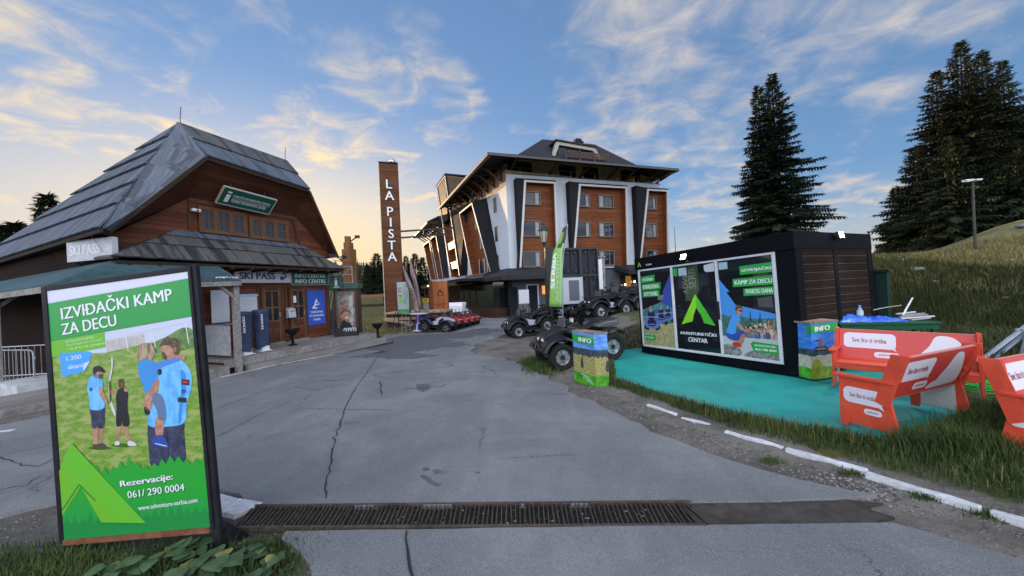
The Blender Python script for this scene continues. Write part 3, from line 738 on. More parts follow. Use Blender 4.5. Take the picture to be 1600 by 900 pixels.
# doors
def door(x0, x1, note=None):
    z0, z1 = .12, 2.2; mb = MB()
    mb.box(x0, x1, -.05, -.01, z0, z1, W_TRIM); xm = (x0+x1)/2
    for a, b_ in ((x0+.08, xm-.04), (xm+.04, x1-.08)):
        mb.box(a, b_, -.06, -.05, .3, .78, W_RED)
    o = mb.build('door', H, label=note)
    mb = MB()
    for a, b_ in ((x0+.1, xm-.04), (xm+.04, x1-.1)):
        for c_, d in ((.98, 1.42), (1.5, 2.06)): mb.box(a, b_, -.057, -.05, c_, d, GLASS)
    mb.build('pane', o)
    mb = MB()
    mb.box(x0-.07, x0, -.09, 0, z0, z1+.07, W_TRIM); mb.box(x1, x1+.07, -.09, 0, z0, z1+.07, W_TRIM); mb.box(x0, x1, -.09, 0, z1, z1+.07, W_TRIM)
    for zz in (1.42, .9, 2.06): mb.box(x0+.08, x1-.08, -.085, -.05, zz+.005, zz+.075, W_SASH)
    mb.box(xm-.035, xm+.035, -.087, -.05, .9, 2.12, W_SASH); mb.box(x0+.001, x0+.095, -.086, -.05, z0, z1, W_SASH); mb.box(x1-.095, x1-.001, -.086, -.05, z0, z1, W_SASH)
    mb.build('frame', o)
    mb = MB(); mb.cyl((x1-.06, -.1, 1.1), (x1-.06, -.1, 1.26), .012, m=CHROME, n=8); mb.build('handle', o)
    mb = MB(); mb.box(x0-.1, x1+.1, -.14, 0, .05, .12, W_GPOST); mb.build('threshold', o)
    return o
door(-2.82, -2.16); d2 = door(-1.74, -1.12)
mb = MB(); mb.box(-1.62, -1.5, -.066, -.061, 1.6, 1.88, PWHITE); mb.box(-1.6, -1.55, -.066, -.061, 1.2, 1.36, PWHITE); mb.build('paper_notice', d2)
# ground-floor window and counter behind the big sign
mb = MB(); mb.box(-6.4, -5.0, -.04, 0, 1.05, 2.2, GLASS); o = mb.build('window', H)
mb = MB(); mb.box(-6.5, -5.0, -.08, 0, 2.2, 2.28, W_TRIM); mb.box(-6.6, -4.0, -.32, 0, .99, 1.05, W_GPOST); mb.box(-6.5, -6.4, -.08, 0, 1.05, 2.2, W_TRIM); mb.box(-5.0, -4.93, -.08, 0, 1.05, 2.2, W_TRIM); mb.build('counter', o)
# side window with pale blind
mb = MB(); mb.box(-6.95, -6.9, 1.1, 1.8, 1.1, 1.95, PWHITE); o = mb.build('window', H)
mb = MB(); mb.box(-6.98, -6.9, 1.0, 1.1, 1.0, 2.05, W_DARK); mb.box(-6.98, -6.9, 1.8, 1.9, 1.0, 2.05, W_DARK); mb.box(-6.98, -6.9, 1.1, 1.8, 1.95, 2.05, W_DARK); mb.box(-6.98, -6.9, 1.1, 1.8, 1.0, 1.1, W_DARK); mb.build('frame', o)
# lean-to roof of teal felt wrapping the near corner
mb = MB(); c1 = Vector((-8.35, -2.0, 2.30)); er = Vector((-4.72, -2.05, 2.40)); tr = Vector((-4.74, -.8, 3.0)); tc_ = Vector((-6.95, -.8, 2.98)); bl_ = Vector((-8.4, 9, 2.05)); bt = Vector((-6.95, 9, 2.75))
mb.slab([c1, er, tr, tc_], nrm_of(c1, er, tr, (0, -1, 1)), .05, TEAL); mb.slab([bl_, c1, tc_, bt], nrm_of(bl_, c1, tc_, (-1, 0, 1)), .05, TEAL)
lt = mb.build('lean_to_roof', H)
mb = MB(); mb.bar(c1+Vector((0, 0, -.09)), er+Vector((0, 0, -.09)), .06, .13, W_GPOST); mb.bar(bl_+Vector((0, 0, -.09)), c1+Vector((0, 0, -.09)), .06, .13, W_GPOST)
mb.slab([er+Vector((.03, 0, -.02)), tr+Vector((.03, 0, -.02)), Vector((-4.71, -.75, 2.3)), Vector((-4.71, -2.0, 2.28))], (1, 0, 0), .04, TEAL)
mb.build('fascia', lt)
mb = MB(); rnd = random.Random(4)
for i in range(7): mb.box(-5.35+i*.085, -5.3+i*.085, -2.02, -1.99, 2.47+rnd.uniform(-.015, .015), 2.5+rnd.uniform(0, .02), wl, )
mb.build('peeled_edge', lt)
for i, (px_, py_) in enumerate([(-4.80, -1.9), (-8.2, -1.9), (-8.25, 1.5)]):
    mb = MB(); zb = T(*(HM @ Vector((px_, py_, 0))).xy); mb.box(px_-.075, px_+.075, py_-.07, py_+.07, zb-.05, 2.3, W_GPOST); mb.bar((px_, py_, 1.85), (px_-.45 if i == 0 else px_+.45, py_, 2.28), .07, .08, W_GPOST); mb.build('post', H)
mb = MB(); mb.box(-4.93, -4.90, -1.75, -.35, .15, 1.05, mat('grey_board', (.3, .31, .32), .7, ns=8)); mb.build('side_screen', H)
# deck and steps
mb = MB()
mb.box(-5.1, .95, -1.75, 0, -.03, .05, W_GREY); mb.box(-9.0, -5.1, -1.95, 0, -.2, -.1, W_GREY)
mb.build('deck', H)
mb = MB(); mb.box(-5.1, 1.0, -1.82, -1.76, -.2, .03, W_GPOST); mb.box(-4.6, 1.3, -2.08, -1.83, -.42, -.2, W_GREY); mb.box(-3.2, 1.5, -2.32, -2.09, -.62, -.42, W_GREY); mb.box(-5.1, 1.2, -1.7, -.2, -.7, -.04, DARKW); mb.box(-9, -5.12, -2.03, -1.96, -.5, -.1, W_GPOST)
mb.build('step', H)
# white plinth block by the side wall
mb = MB(); mb.box(-8.3, -6.95, .1, 1.6, -.45, .05, mat('white_plinth', (.5, .51, .53), .7, ns=5)); mb.build('plinth', H)
# pipe on the gable
mb = MB(); mb.tube([(-1.55, -.05, 5.0), (-1.45, -.06, 4.8), (-1.38, -.06, 4.5), (-1.35, -.06, 4.2), (-1.2, -.06, 4.02)], .03, W_DARK, 7); mb.build('drain_pipe', H, smooth=True)
mb = MB(); mb.bar((.35, -.45, 3.45), (.62, -.5, 3.52), .03, .03, DKSTEEL); mb.box(.55, .72, -.56, -.44, 3.5, 3.62, DKSTEEL); mb.build('floodlight', H)

# ------------------------------------------------------------------ signs hung on the house
NAVY = P_('print_navy', (.03, .045, .17)); DGREEN = P_('print_dark_green', (.01, .085, .055)); BLUEP = P_('print_blue', (.035, .10, .48)); TEALG = P_('print_sea_green', (.012, .12, .085)); GREYL = P_('print_grey_letters', (.5, .5, .52)); LGREY = P_('print_light_grey', (.55, .57, .62))
def board(name, label, M, w_, h_, th, face, rim=None, group=None, cat='sign', rimw=.03):
    """board with its lower-left front corner at the frame origin, facing -y"""
    t = thing(name, label, cat, M, group)
    mb = MB(); mb.box(0, w_, 0, th, 0, h_, face); mb.build('panel', t)
    if rim:
        mb = MB(); q = .012
        mb.box(-rimw, w_+rimw, -q, th, h_, h_+rimw, rim); mb.box(-rimw, w_+rimw, -q, th, -rimw, 0, rim); mb.box(-rimw, 0, -q, th, 0, h_, rim); mb.box(w_, w_+rimw, -q, th, 0, h_, rim); mb.build('frame', t)
    return t, Pic((0, -.003, 0))
def on_house(x, y, z): M = HM.copy(); M.translation = HM @ Vector((x, y, z)); return M
t, pc = board('shop_sign', 'long white SKI PASS sign above the ticket house door', on_house(-3.75, -.09, 2.42), 2.04, .47, .05, mat('sign_white', (.6, .61, .66), .4), rim=mat('sign_edge', (.3, .3, .32), .5), rimw=.015)
pc.text('SKI PASS', .14, .12, .25, NAVY, 2, .045, wd=1.28); pc.line((.83, .08), (.99, .4), .022, mat('sign_white', (.6, .61, .66)), 4)
pc.curve([(1.6, .13), (1.7, .1), (1.85, .2), (1.83, .34), (1.7, .38), (1.72, .27), (1.63, .24)], NAVY, 2); pc.curve([(1.72, .2), (1.79, .22), (1.8, .3), (1.73, .32)], LGREY, 4)
pc.mb.build('lettering', t, recalc=False)
t, pc = board('shop_sign', 'green INFO CENTAR INFO CENTRE sign beside the white ski pass sign', on_house(-1.66, -.09, 2.33), 1.7, .53, .05, TEALG, rim=mat('sign_edge', (.3, .3, .32), .5), rimw=.025)
pc.text('INFO CENTAR', .13, .29, .165, PWHITE, 2, .03, wd=1.44); pc.text('INFO CENTRE', .13, .06, .165, PWHITE, 2, .03, wd=1.44)
pc.mb.build('lettering', t, recalc=False)
# tilted tourist information sign under the gable
q0 = Vector((-4.34, -.35, 5.06)); q1 = Vector((-2.8, -.35, 4.98)); q2 = Vector((-3.95, -.85, 5.56))
ux = (q1-q0).normalized(); uy = (q2-q0); uy = (uy-ux*uy.dot(ux)).normalized()
Mi = HM @ frame(q0, ux, None, ux.cross(uy).cross(ux)) 
Mi = HM @ Matrix(((ux.x, -(ux.cross(uy)).x, uy.x, q0.x), (ux.y, -(ux.cross(uy)).y, uy.y, q0.y), (ux.z, -(ux.cross(uy)).z, uy.z, q0.z), (0, 0, 0, 1)))
t, pc = board('information_sign', 'dark green tourist information sign hanging tilted under the gable eave', Mi, 1.68, .62, .07, DGREEN, rim=mat('pale_rim', (.4, .4, .36), .5), rimw=.03)
pc.text('i', .14, .1, .42, PWHITE, 2, .05); pc.text('TURISTIČKI INFORMATIVNI CENTAR', .34, .34, .115, PWHITE, 2, .02, wd=1.22); pc.line((.34, .295), (1.56, .295), .012, PWHITE, 2); pc.text('TOURIST INFORMATION CENTRE', .34, .14, .115, PWHITE, 2, .02, wd=1.14)
pc.mb.build('lettering', t, recalc=False)
mb = MB(); mb.bar((.3, .07, .3), (.3, .45, .75), .03, .03, DKSTEEL); mb.bar((1.4, .07, .3), (1.4, .45, .75), .03, .03, DKSTEEL); mb.build('bracket', t)
# faded old sign on the side wall, turned to the camera's left
sd_ = Vector((-7.3, 1.0, 0))
def at_house(px, py, y):  # point on the vertical plane y=const of the house
    X, _, Z = ray(px, py); n_ = HM.to_3x3() @ Vector((0, 1, 0)); o_ = HM @ Vector((0, y, 0)); Y = (n_.x*o_.x+n_.y*o_.y)/(n_.x*X+n_.y)
    return Vector((X*Y, Y, CAM_H+Z*Y))
s0 = at(105, 410, 9.45); s1 = at(167, 402, 9.05); s1.z = s0.z+.03
Mo = frame(s0, (s1-s0).xy)
wS = (s1-s0).length*1.13
t, pc = board('shop_sign', 'faded white SKI PASS sign leaning on the teal lean-to roof', Mo, wS, .55, .12, mat('faded_sign_white', (.46, .47, .5), .6, ns=4, na=.15))
pc.text('SKI PASS', .12, .16, .26, mat('faded_letters', (.62, .63, .65), .5), 3, .05, wd=wS*.68); pc.mb.build('lettering', t, recalc=False)
mb = MB(); mb.tube([(wS*.52, .05, 1.0), (wS*.6, -.02, .6), (wS*.82, -.03, .2)], .008, mat('pale_cable', (.4, .4, .4)), 5); mb.bar((.1, .1, .02), (.1, .6, -.35), .04, .04, DKSTEEL); mb.bar((wS-.1, .1, .02), (wS-.1, .6, -.35), .04, .04, DKSTEEL); mb.build('cable', t)
# boards on the front wall
t, pc = board('poster', 'blue tourist organisation poster with a white peak emblem right of the doors', on_house(-.98, -.03, .6), .84, 1.48, .02, BLUEP)
pc.curve([(.2, .72), (.3, .83), (.36, 1.0), (.44, 1.14), (.46, 1.03), (.56, .93), (.45, .97), (.39, .87), (.52, .9), (.62, .88), (.46, .84), (.33, .78), (.42, .73), (.52, .74), (.4, .69)], PWHITE, 2, 2)
for i, s_ in enumerate(['ТУРИСТИЧКА', 'ОРГАНИЗАЦИЈА', 'РАШКА']): pc.text(s_, .42, .5-i*.16, .095, PWHITE, 2, .03, al='c', wd=(.6, .7, .34)[i])
pc.mb.build('lettering', t, recalc=False)
t, pc = board('notice_board', 'white notice sheet with blue heading behind the covered machines', on_house(-3.74, -.03, 1.3), .84, .72, .02, LGREY)
pc.rect(0, .84, .62, .72, P_('print_sky_heading', (.12, .3, .55)), 1); pc.text('ОБАВЕШТЕЊА', .42, .635, .065, PWHITE, 2, .02, al='c', wd=.74)
for i in range(9): pc.line((.06, .55-i*.055), (.06+.7*random.uniform(.5, 1), .55-i*.055), .006, P_('print_grey_text', (.32, .33, .36)), 2)
pc.mb.build('lettering', t, recalc=False)
t, pc = board('notice_board', 'white paper notice in the ticket window beside the grey post', on_house(-4.62, -.34, 1.1), .52, 1.06, .02, LGREY)
for i, yy in enumerate((.92, .8, .62, .55, .4, .3, .2)): pc.line((.22 if i > 1 else .08, yy), (.44, yy), .006, P_('print_grey_text', (.32, .33, .36)), 2)
pc.mb.build('lettering', t, recalc=False)
t, pc = board('shop_sign', 'navy blue SKI PASS panel low under the ticket window', on_house(-5.55, -.05, .26), 1.33, .57, .03, NAVY)
pc.text('SKI PASS', .08, .28, .2, PWHITE, 2, .05, wd=1.17); pc.line((.6, .18), (1.05, .18), .012, PWHITE, 2); pc.line((.6, .1), (.98, .1), .01, PWHITE, 2); pc.mb.build('lettering', t, recalc=False)
# mailbox, camera
t = thing('mailbox', 'white metal mailbox on the wall between the two doors', 'mailbox', on_house(-1.98, -.09, 1.0))
mb = MB(); mb.prism([(0, 0), (0, .42), (-.16, .36), (-.2, .02)], lambda a, c_, d: Vector((d, a, c_)), 0, .3, mat('mailbox_white', (.5, .52, .55), .45, .2)); mb.build('body', t, bevel=.01)
mb = MB(); mb.box(.05, .25, -.192, -.18, .27, .29, BLACK); mb.box(.08, .22, -.21, -.196, .1, .2, LGREY); mb.build('slot', t)
t = thing('security_camera', 'small white security camera on the gable wall left of the windows', 'camera', on_house(-4.85, -.02, 4.72))
mb = MB(); mb.box(-.11, .12, -.22, -.1, -.04, .05, WHITE); mb.build('body', t, bevel=.015); mb = MB(); mb.cyl((0, -.1, 0), (0, 0, 0), .025, m=WHITE); mb.build('bracket', t); mb = MB(); mb.cyl((.03, -.225, 0), (.03, -.24, 0), .03, m=BLACK); mb.build('lens', t)
# covered machines on the deck
COVER = mat('navy_cover', (.045, .062, .115), .55, ns=7, na=.3, bump=.35)
def cover(x, y, seed, h_, label):
    t = thing('covered_machine', label, 'covered machine', on_house(x, y, ZF), 'covered machines on the house deck')
    rnd = random.Random(seed); vs = []; n = 20; lv = [(.0, .2), (.1, .2), (.5, .215), (.9, .22), (1.15, .235), (h_-.05, .24), (h_, .2), (h_+.015, .05)]
    for k, (z, r_) in enumerate(lv):
        for j in range(n):
            a = 2*PI*j/n; sq = 1/max(abs(math.cos(a)), abs(math.sin(a)))**.6; wv = 1+(.07 if k < 4 else .03)*math.sin(a*5+seed+z*3)+rnd.uniform(-.02, .02)
            vs.append((r_*sq*wv*math.cos(a)*.95, r_*sq*wv*math.sin(a)*.9, z+.13+(.05*math.sin(a*2+seed) if k == 0 else 0)))
    fs = [(i*n+j, i*n+(j+1) % n, (i+1)*n+(j+1) % n, (i+1)*n+j) for i in range(len(lv)-1) for j in range(n)]+[tuple(range(n-1, -1, -1)), tuple(range((len(lv)-1)*n, len(lv)*n))]
    mb = MB(); mb.add(vs, fs, COVER); mb.build('fabric_cover', t, smooth=True, ang=60)
    mb = MB(); mb.box(-.08, .16, -.14, .14, .02, .18, WHITE); mb.box(-.14, .22, -.2, .18, 0, .02, WHITE); mb.build('foot', t)
    pc = Pic((-.06, -.30, h_-.55), (0, 0, -1), (1, 0, 0)); pc.O = Vector((-.17, -.262, h_-.02)); pc.R = Vector((.02, .0, -1)).normalized(); pc.U = Vector((1, .12, 0)).normalized(); pc.N = Vector((0, -1, 0))
    pc.text('DEMON', 0, 0, .075, PWHITE, 3, .05, wd=.5); pc.mb.build('lettering', t, recalc=False)
cover(-4.3, -1.35, 1, 1.24, 'navy covered machine standing next to the grey timber post'); cover(-3.62, -1.15, 4, 1.27, 'navy covered machine standing in front of the left house door')
# urn planters
URN = mat('cast_iron', (.014, .014, .015), .5, .2, ns=20)
def urn(M, label, sc=1.):
    t = thing('urn_planter', label, 'planter', M @ Matrix.Scale(sc, 4), 'cast iron urns along the house deck')
    mb = MB(); mb.lathe([(.15, 0), (.15, .04), (.05, .08), (.045, .36), (.07, .4), (.16, .46), (.21, .56), (.25, .62), (.25, .65), (.2, .65), (.17, .58)], m=URN, n=18); mb.build('urn', t, smooth=True)
    mb = MB(); mb.lathe([(.2, .6), (.01, .63)], m=mat('potting_soil', (.03, .022, .015), .95), n=12); mb.build('soil', t)
    mb = MB(); 
    for s_ in (-1, 1): mb.tube([(s_*.2, 0, .5), (s_*.29, 0, .53), (s_*.28, 0, .6), (s_*.23, 0, .6)], .014, URN, 6)
    mb.build('handle', t)
urn(on_house(-2.55, -1.2, ZF), 'black iron urn on the deck in front of the mailbox', .95)
urn(on_house(1.15, -1.75, -.19), 'black iron urn at the far end of the house steps', 1.0)
# ------------------------------------------------------------------ hotel (local: x along the front, y back, z world height; second frame for the left wing)
P0 = at(797, 420, 36); ZG = -1.3
XF = Vector((2.85, 1, 0)).normalized(); XL = Vector((-.40, .916, 0)).normalized()
TM_ = frame((P0.x, P0.y, 0), XF); TI = TM_.inverted()
HT = thing('hotel_building', 'white and timber hotel with leaning window bays and a wide overhanging roof', 'building', TM_)
def lw(t, o, z):  # left wing: t along the wing, o outwards, z
    n_ = Vector((-XL.y, XL.x, 0)); q = Vector((P0.x, P0.y, 0))+XL*t+n_*o; q.z = z; return TI @ q
RENDER = mat('white_render', (.52, .56, .62), .75, ns=.8, na=.07); BEIGE = mat('beige_render', (.28, .215, .155), .75, ns=1.5, na=.12)
HWOOD = plank('hotel_cladding', (.165, .054, .020), .17, 2, 0, .4, .5, .08, .4, .35)
HDARK = mat('anthracite_cladding', (.011, .012, .015), .7, ns=3, na=.25); RIM = mat('white_bay_rim', (.52, .52, .51), .6)
SHING = mat('dark_shingle', (.030, .031, .036), .85, ns=6, na=.3, bump=.2); UNDER = mat('pale_soffit', (.42, .39, .35), .7, ns=3, na=.12); BRK = mat('brown_bracket', (.10, .045, .025), .6, ns=6)
SILL = mat('window_surround', (.16, .13, .11), .6); CURT = mat('curtain', (.30, .31, .33), .8, ns=9, na=.2); HGL = mat('hotel_glass', (.014, .02, .03), .05, spec=.35)
GRND = mat('grey_ground_floor', (.085, .10, .12), .7, ns=2, na=.15); WARM = mat('lit_interior', (.35, .12, .03), .6, emit=(1, .42, .1), es=.22)
mb = MB(); D_ = 16.
mb.box(0, 19.45, 0, D_, 3.6, 13.5, RENDER)
mb.build('front_wall', HT)
mb = MB(); mb.box(.4, 19.2, 1.4, D_, 13.5, 15.9, mat('lightened_beige_render', (.52, .42, .29), .8, ns=2, na=.08))  # beige render made lighter here to offset the shade
for (a, b_) in ((.2, 3.0), (6.3, 8.4), (9.4, 11.4), (14.6, 17.4)):
    mb.box(a+.5, b_+.5, 1.34, 1.4, 13.55, 15.4, GLASS)
mb.build('top_storey', HT)
mb = MB(); mb.box(0, 19.7, .04, .2, 13.5, 13.62, DKSTEEL)
mb.bar((.05, .1, 14.25), (19.65, .1, 14.25), .05, .05, CHROME)
for i in range(14): mb.bar((.1+i*1.5, .1, 13.6), (.1+i*1.5, .1, 14.25), .04, .04, CHROME, (0, 1, 0))
mb.build('parapet_rail', HT)
mb = MB(); mb.box(15.7, 16.4, .5, 1.2, 13.62, 14.4, mat('yellow_pot', (.35, .25, .06), .7)); mb.build('roof_planter', HT)
# front bays
def window(x0, x1, z0, z1, y, parent, rot=None, curt=1):
    mb = MB(); mb.box(x0, x1, y-.02, y+.06, z0, z1, HGL); o = mb.build('window', parent)
    mb = MB(); f = .11
    mb.box(x0-f, x1+f, y-.14, y-.0, z1, z1+f, SILL); mb.box(x0-f, x1+f, y-.16, y, z0-f, z0, SILL); mb.box(x0-f, x0, y-.14, y, z0, z1, SILL); mb.box(x1, x1+f, y-.14, y, z0, z1, SILL)
    mb.box(lerp(x0, x1, .72)-.05, lerp(x0, x1, .72)+.05, y-.07, y-.02, z0, z1, SILL); mb.build('frame', o)
    if curt:
        mb = MB(); n = 9; a, b_ = (x0+.05, lerp(x0, x1, .30)) if curt == 1 else (lerp(x0, x1, .74), x1-.05)
        for i in range(n): mb.quad(*[Vector((lerp(a, b_, (i+e)/n), y-.025-(.02 if (i+e) % 2 else 0), z)) for e, z in ((0, z0+.03), (1, z0+.03), (1, z1-.03), (0, z1-.03))], CURT)
        mb.build('curtain', o)
    return o
BAYS = [((1.66, .72), (5.22, 5.15), 12.72, .85), ((8.0, 6.75), (14.2, 13.95), 12.68, 6.85), ((17.0, 15.45), (20.05, 19.75), 12.6, 15.45)]
pr_ = .85
for i, ((xt0, xb0), (xt1, xb1), zt_, dk) in enumerate(BAYS):
    zb = 3.85
    mb = MB(); mb.prism([(xb0, zb), (xb1, zb), (xt1, zt_), (xt0, zt_)], lambda a, c_, d: Vector((a, d, c_)), -.06, .4, HWOOD)
    bay = mb.build('window_bay', HT)
    mb = MB(); r_ = .2
    mb.prism([(xb0, zb), (xb0+r_, zb), (xt0+r_, zt_-r_), (xt1-r_, zt_-r_), (xb1-r_, zb), (xb1, zb), (xt1, zt_), (xt0, zt_)], lambda a, c_, d: Vector((a, d, c_)), -pr_, -pr_+.16, RIM)
    mb.build('rim', bay)
    mb = MB(); mb.prism([(xb0+.01, zb+.01), (xb0+r_-.01, zb+.01), (xt0+r_-.01, zt_-r_+.01), (xt1-r_+.01, zt_-r_+.01), (xb1-r_+.01, zb+.01), (xb1-.01, zb+.01), (xt1-.01, zt_-.01), (xt0+.01, zt_-.01)], lambda a, c_, d: Vector((a, d, c_)), -pr_+.161, -.0, HWOOD)
    mb.build('frame_return', bay)
    mb = MB(); mb.prism([(dk-.05, 12.9), (xt0-.01, zt_+.12), (xb0-.01, zb), (dk+.0, zb)], lambda a, c_, d: Vector((a, d, c_)), -pr_+.06, -.0, HDARK)
    mb.box(dk, xt1+.05, -pr_+.02, 0, zt_+.005, zt_+.16, HDARK); mb.build('side_panel', bay)
    for (z0, z1) in ((10.45, 11.7), (7.15, 8.65), (3.95, 5.45)):
        xs = [(1.75, 3.6)] if i == 0 else ([(8.05, 9.6), (10.9, 12.7)] if i == 1 else [(17.35, 18.75)])
        sh_ = -.25*(11.5-z0)/7.5
        for j, (a, b_) in enumerate(xs): window(a+sh_, b_+sh_, z0, z1, -.07, bay, curt=2 if j == 0 else 1)
# left wing: walls
mb = MB()
def lwq(mb, t0, t1, o, z0, z1, m): mb.quad(lw(t0, o, z0), lw(t1, o, z0), lw(t1, o, z1), lw(t0, o, z1), m)
def lbox(mb, t0, t1, o0, o1, z0, z1, m):
    vs = [lw(t, o, z) for z in (z0, z1) for o in (o0, o1) for t in (t0, t1)]
    mb.add(vs, [(0, 2, 3, 1), (4, 5, 7, 6), (0, 1, 5, 4), (2, 6, 7, 3), (0, 4, 6, 2), (1, 3, 7, 5)], m)
lbox(mb, 0, 46, -8, .02, 3.6, 12.3, RENDER); lbox(mb, 0, 46, -8, .01, 12.3, 13.9, BEIGE); mb.build('wing_wall', HT)
for zz in (11.2, 8.0, 4.8):
    mb = MB(); lbox(mb, 3.0, 3.55, .0, .06, zz-.95, zz+.65, HGL); o = mb.build('window', HT)
    mb = MB(); lbox(mb, 2.9, 3.0, .0, .1, zz-1.0, zz+.7, SILL); lbox(mb, 3.55, 3.65, 0, .1, zz-1.0, zz+.7, SILL); mb.build('frame', o)
# left wing bays, leaning back with height
def lbay(tr, tl, br_, bl_, zt_, zb, dkt, prd, rows, name='window_bay', zdk=None):
    """frame corners (t at top right, top left, bottom right, bottom left)"""
    mb = MB(); mb.prism([(br_, zb), (bl_, zb), (tl, zt_), (tr, zt_)], lambda a, c_, d: lw(a, d, c_), .02, .12, HWOOD); bay = mb.build(name, HT)
    mb = MB(); r_ = .22
    mb.prism([(br_, zb), (br_+r_, zb), (tr+r_, zt_-r_), (tl-r_, zt_-r_), (bl_-r_, zb), (bl_, zb), (tl, zt_), (tr, zt_)], lambda a, c_, d: lw(a, d, c_), prd-.08, prd, RIM)
    # side walls of the frame
    mb.build('rim', bay)
    mb = MB(); q = .05
    mb.add([lw(tr, .0, zt_), lw(tl, .0, zt_), lw(tl, prd-.09, zt_), lw(tr, prd-.09, zt_), lw(tr, 0, zt_-.2), lw(tl, 0, zt_-.2), lw(tl, prd-.09, zt_-.2), lw(tr, prd-.09, zt_-.2)], [(0, 1, 2, 3), (7, 6, 5, 4), (0, 3, 7, 4), (1, 5, 6, 2), (0, 4, 5, 1), (3, 2, 6, 7)], HDARK)
    mb.add([lw(tl, .1, zt_-.21), lw(bl_, .1, zb), lw(bl_, prd-.09, zb), lw(tl, prd-.09, zt_-.21), lw(tl-.2, .1, zt_-.21), lw(bl_-.2, .1, zb), lw(bl_-.2, prd-.09, zb), lw(tl-.2, prd-.09, zt_-.21)], [(0, 1, 2, 3), (7, 6, 5, 4), (0, 3, 7, 4), (1, 5, 6, 2), (0, 4, 5, 1), (3, 2, 6, 7)], HWOOD)
    mb.build('frame_return', bay)
    mb = MB(); mb.slab([lw(tr-.01, prd-.02, zt_), lw(dkt, .03, zt_ if zdk is None else zdk), lw(br_-.35, .03, zb), lw(br_-.01, prd-.02, zb)], (0, -1, 0), .05, HDARK); mb.build('side_panel', bay)
    for (z0, z1, cols) in rows:
        f = lambda z: lerp(br_, tr, (z-zb)/(zt_-zb)); g = lambda z: lerp(bl_, tl, (z-zb)/(zt_-zb))
        for (u0, u1) in cols:
            a0, a1 = f((z0+z1)/2), g((z0+z1)/2); t0, t1 = lerp(a0, a1, u0), lerp(a0, a1, u1)
            mb = MB(); lbox(mb, t0, t1, .1, .16, z0, z1, HGL); o = mb.build('window', bay)
            mb = MB(); lbox(mb, t0-.12, t0, .12, .2, z0-.1, z1+.1, RIM); lbox(mb, t1, t1+.12, .12, .2, z0-.1, z1+.1, RIM); mb.build('frame', o)
    return bay
lbay(8.5, 14.6, 3.0, 10.1, 12.57, 3.7, 5.9, 1.05, [(9.6, 11.2, [(.2, .45)]), (6.9, 8.5, [(.2, .45)]), (3.9, 5.5, [(.12, .38), (.55, .8)])])
big = lbay(21.6, 28.0, 15.6, 20.8, 20.0, 3.9, 12.4, 1.1, [(16.5, 18.3, [(.2, .6)]), (10.4, 12.0, [(.15, .6)]), (7.4, 9.0, [(.15, .6)]), (4.2, 5.8, [(.15, .6)])], zdk=16.8)
mb = MB()
for zz in (9.4, 6.3): lbox(mb, 17.3 if zz < 7 else 18.2, 21 if zz < 7 else 22, .12, .95, zz-1.2, zz-.3, HWOOD); lbox(mb, 17.2 if zz < 7 else 18.1, 21.1 if zz < 7 else 22.1, .1, 1.0, zz-.29, zz-.15, RIM)
mb.build('balcony', big)
mb = MB(); lbox(mb, 21.58, 28.1, -5.5, 1.0, 13.0, 20.02, HDARK); lbox(mb, 21.4, 28.3, -5.6, 1.2, 20.03, 20.25, HDARK); mb.build('roof_block', big)
lbay(31, 36.5, 26.5, 31.0, 12.2, 4.1, 28.6, 1.0, [(7, 8.6, [(.3, .6)]), (4.3, 5.8, [(.3, .6)])])
lbay(37.5, 44.5, 32.5, 38.0, 12.0, 4.2, 36.7, 1.0, [(7, 8.6, [(.3, .6)]), (4.4, 5.8, [(.3, .6)])])
# roofs: front block, hipped and flared
mb = MB()
e = [Vector((-2.7, -3, 14.35)), Vector((19.6, -3, 14.4)), Vector((21.1, 6, 14.9)), Vector((22, 18, 14.9))]
a0, a1 = Vector((6.2, 4.0, 19.3)), Vector((13.4, 4.0, 19.35)); m0, m1 = Vector((1.2, .3, 15.5)), Vector((17.2, .3, 15.5)); mR = Vector((18.4, 8, 16.1))
le = lw(20.5, 2.6, 14.5); lm = lw(20, -3, 17.5); ltop = lw(22, -8, 20)
th = .28
up = (0, 0, 1)
mb.slab([e[0], e[1], m1, m0], up, th, SHING); mb.slab([m0, m1, a1, a0], up, th, SHING); mb.slab([e[1], e[2], mR, m1], up, th, SHING); mb.slab([m1, mR, a1+Vector((0, 4, 0)), a1], up, th, SHING)
mb.slab([e[0], m0, lm, le], up, th, SHING); mb.slab([m0, a0, ltop, lm], up, th, SHING); mb.slab([a0, a1, a1+Vector((0, 6, 0)), ltop], up, th, SHING)
mb.slab([e[2], Vector((21, 18, 14.9)), Vector((14, 14, 19)), mR], up, th, SHING)
rf = mb.build('roof', HT)
mb = MB(); mb.poly([e[0]+Vector((.1, .1, -.3)), e[1]+Vector((-.1, .1, -.3)), Vector((19.3, 1.4, 15.75)), Vector((.3, 1.4, 15.75))], UNDER); mb.poly([e[1]+Vector((-.1, .1, -.3)), e[2]+Vector((-.1, 0, -.3)), Vector((19.3, 6, 15.75)), Vector((19.3, 1.4, 15.75))], UNDER)
mb.poly([e[0]+Vector((.1, .1, -.3)), lw(.2, -1.4, 15.75), lw(20.2, -1.0, 15.9), le+Vector((.15, 0, -.3))], UNDER); mb.build('soffit', rf, recalc=False)
FASC = mat('fascia', (.20, .18, .165), .6)
mb = MB(); mb.bar(e[0]+Vector((0, -.03, -.17)), e[1]+Vector((0, -.03, -.17)), .06, .2, mat('dark_fascia', (.09, .085, .085), .6)); mb.bar(e[1]+Vector((.03, 0, -.17)), e[2]+Vector((.03, 0, -.17)), .06, .24, HDARK); mb.bar(e[0]+Vector((-.03, 0, -.17)), le+Vector((-.03, 0, -.17)), .06, .3, FASC); mb.build('fascia', rf)
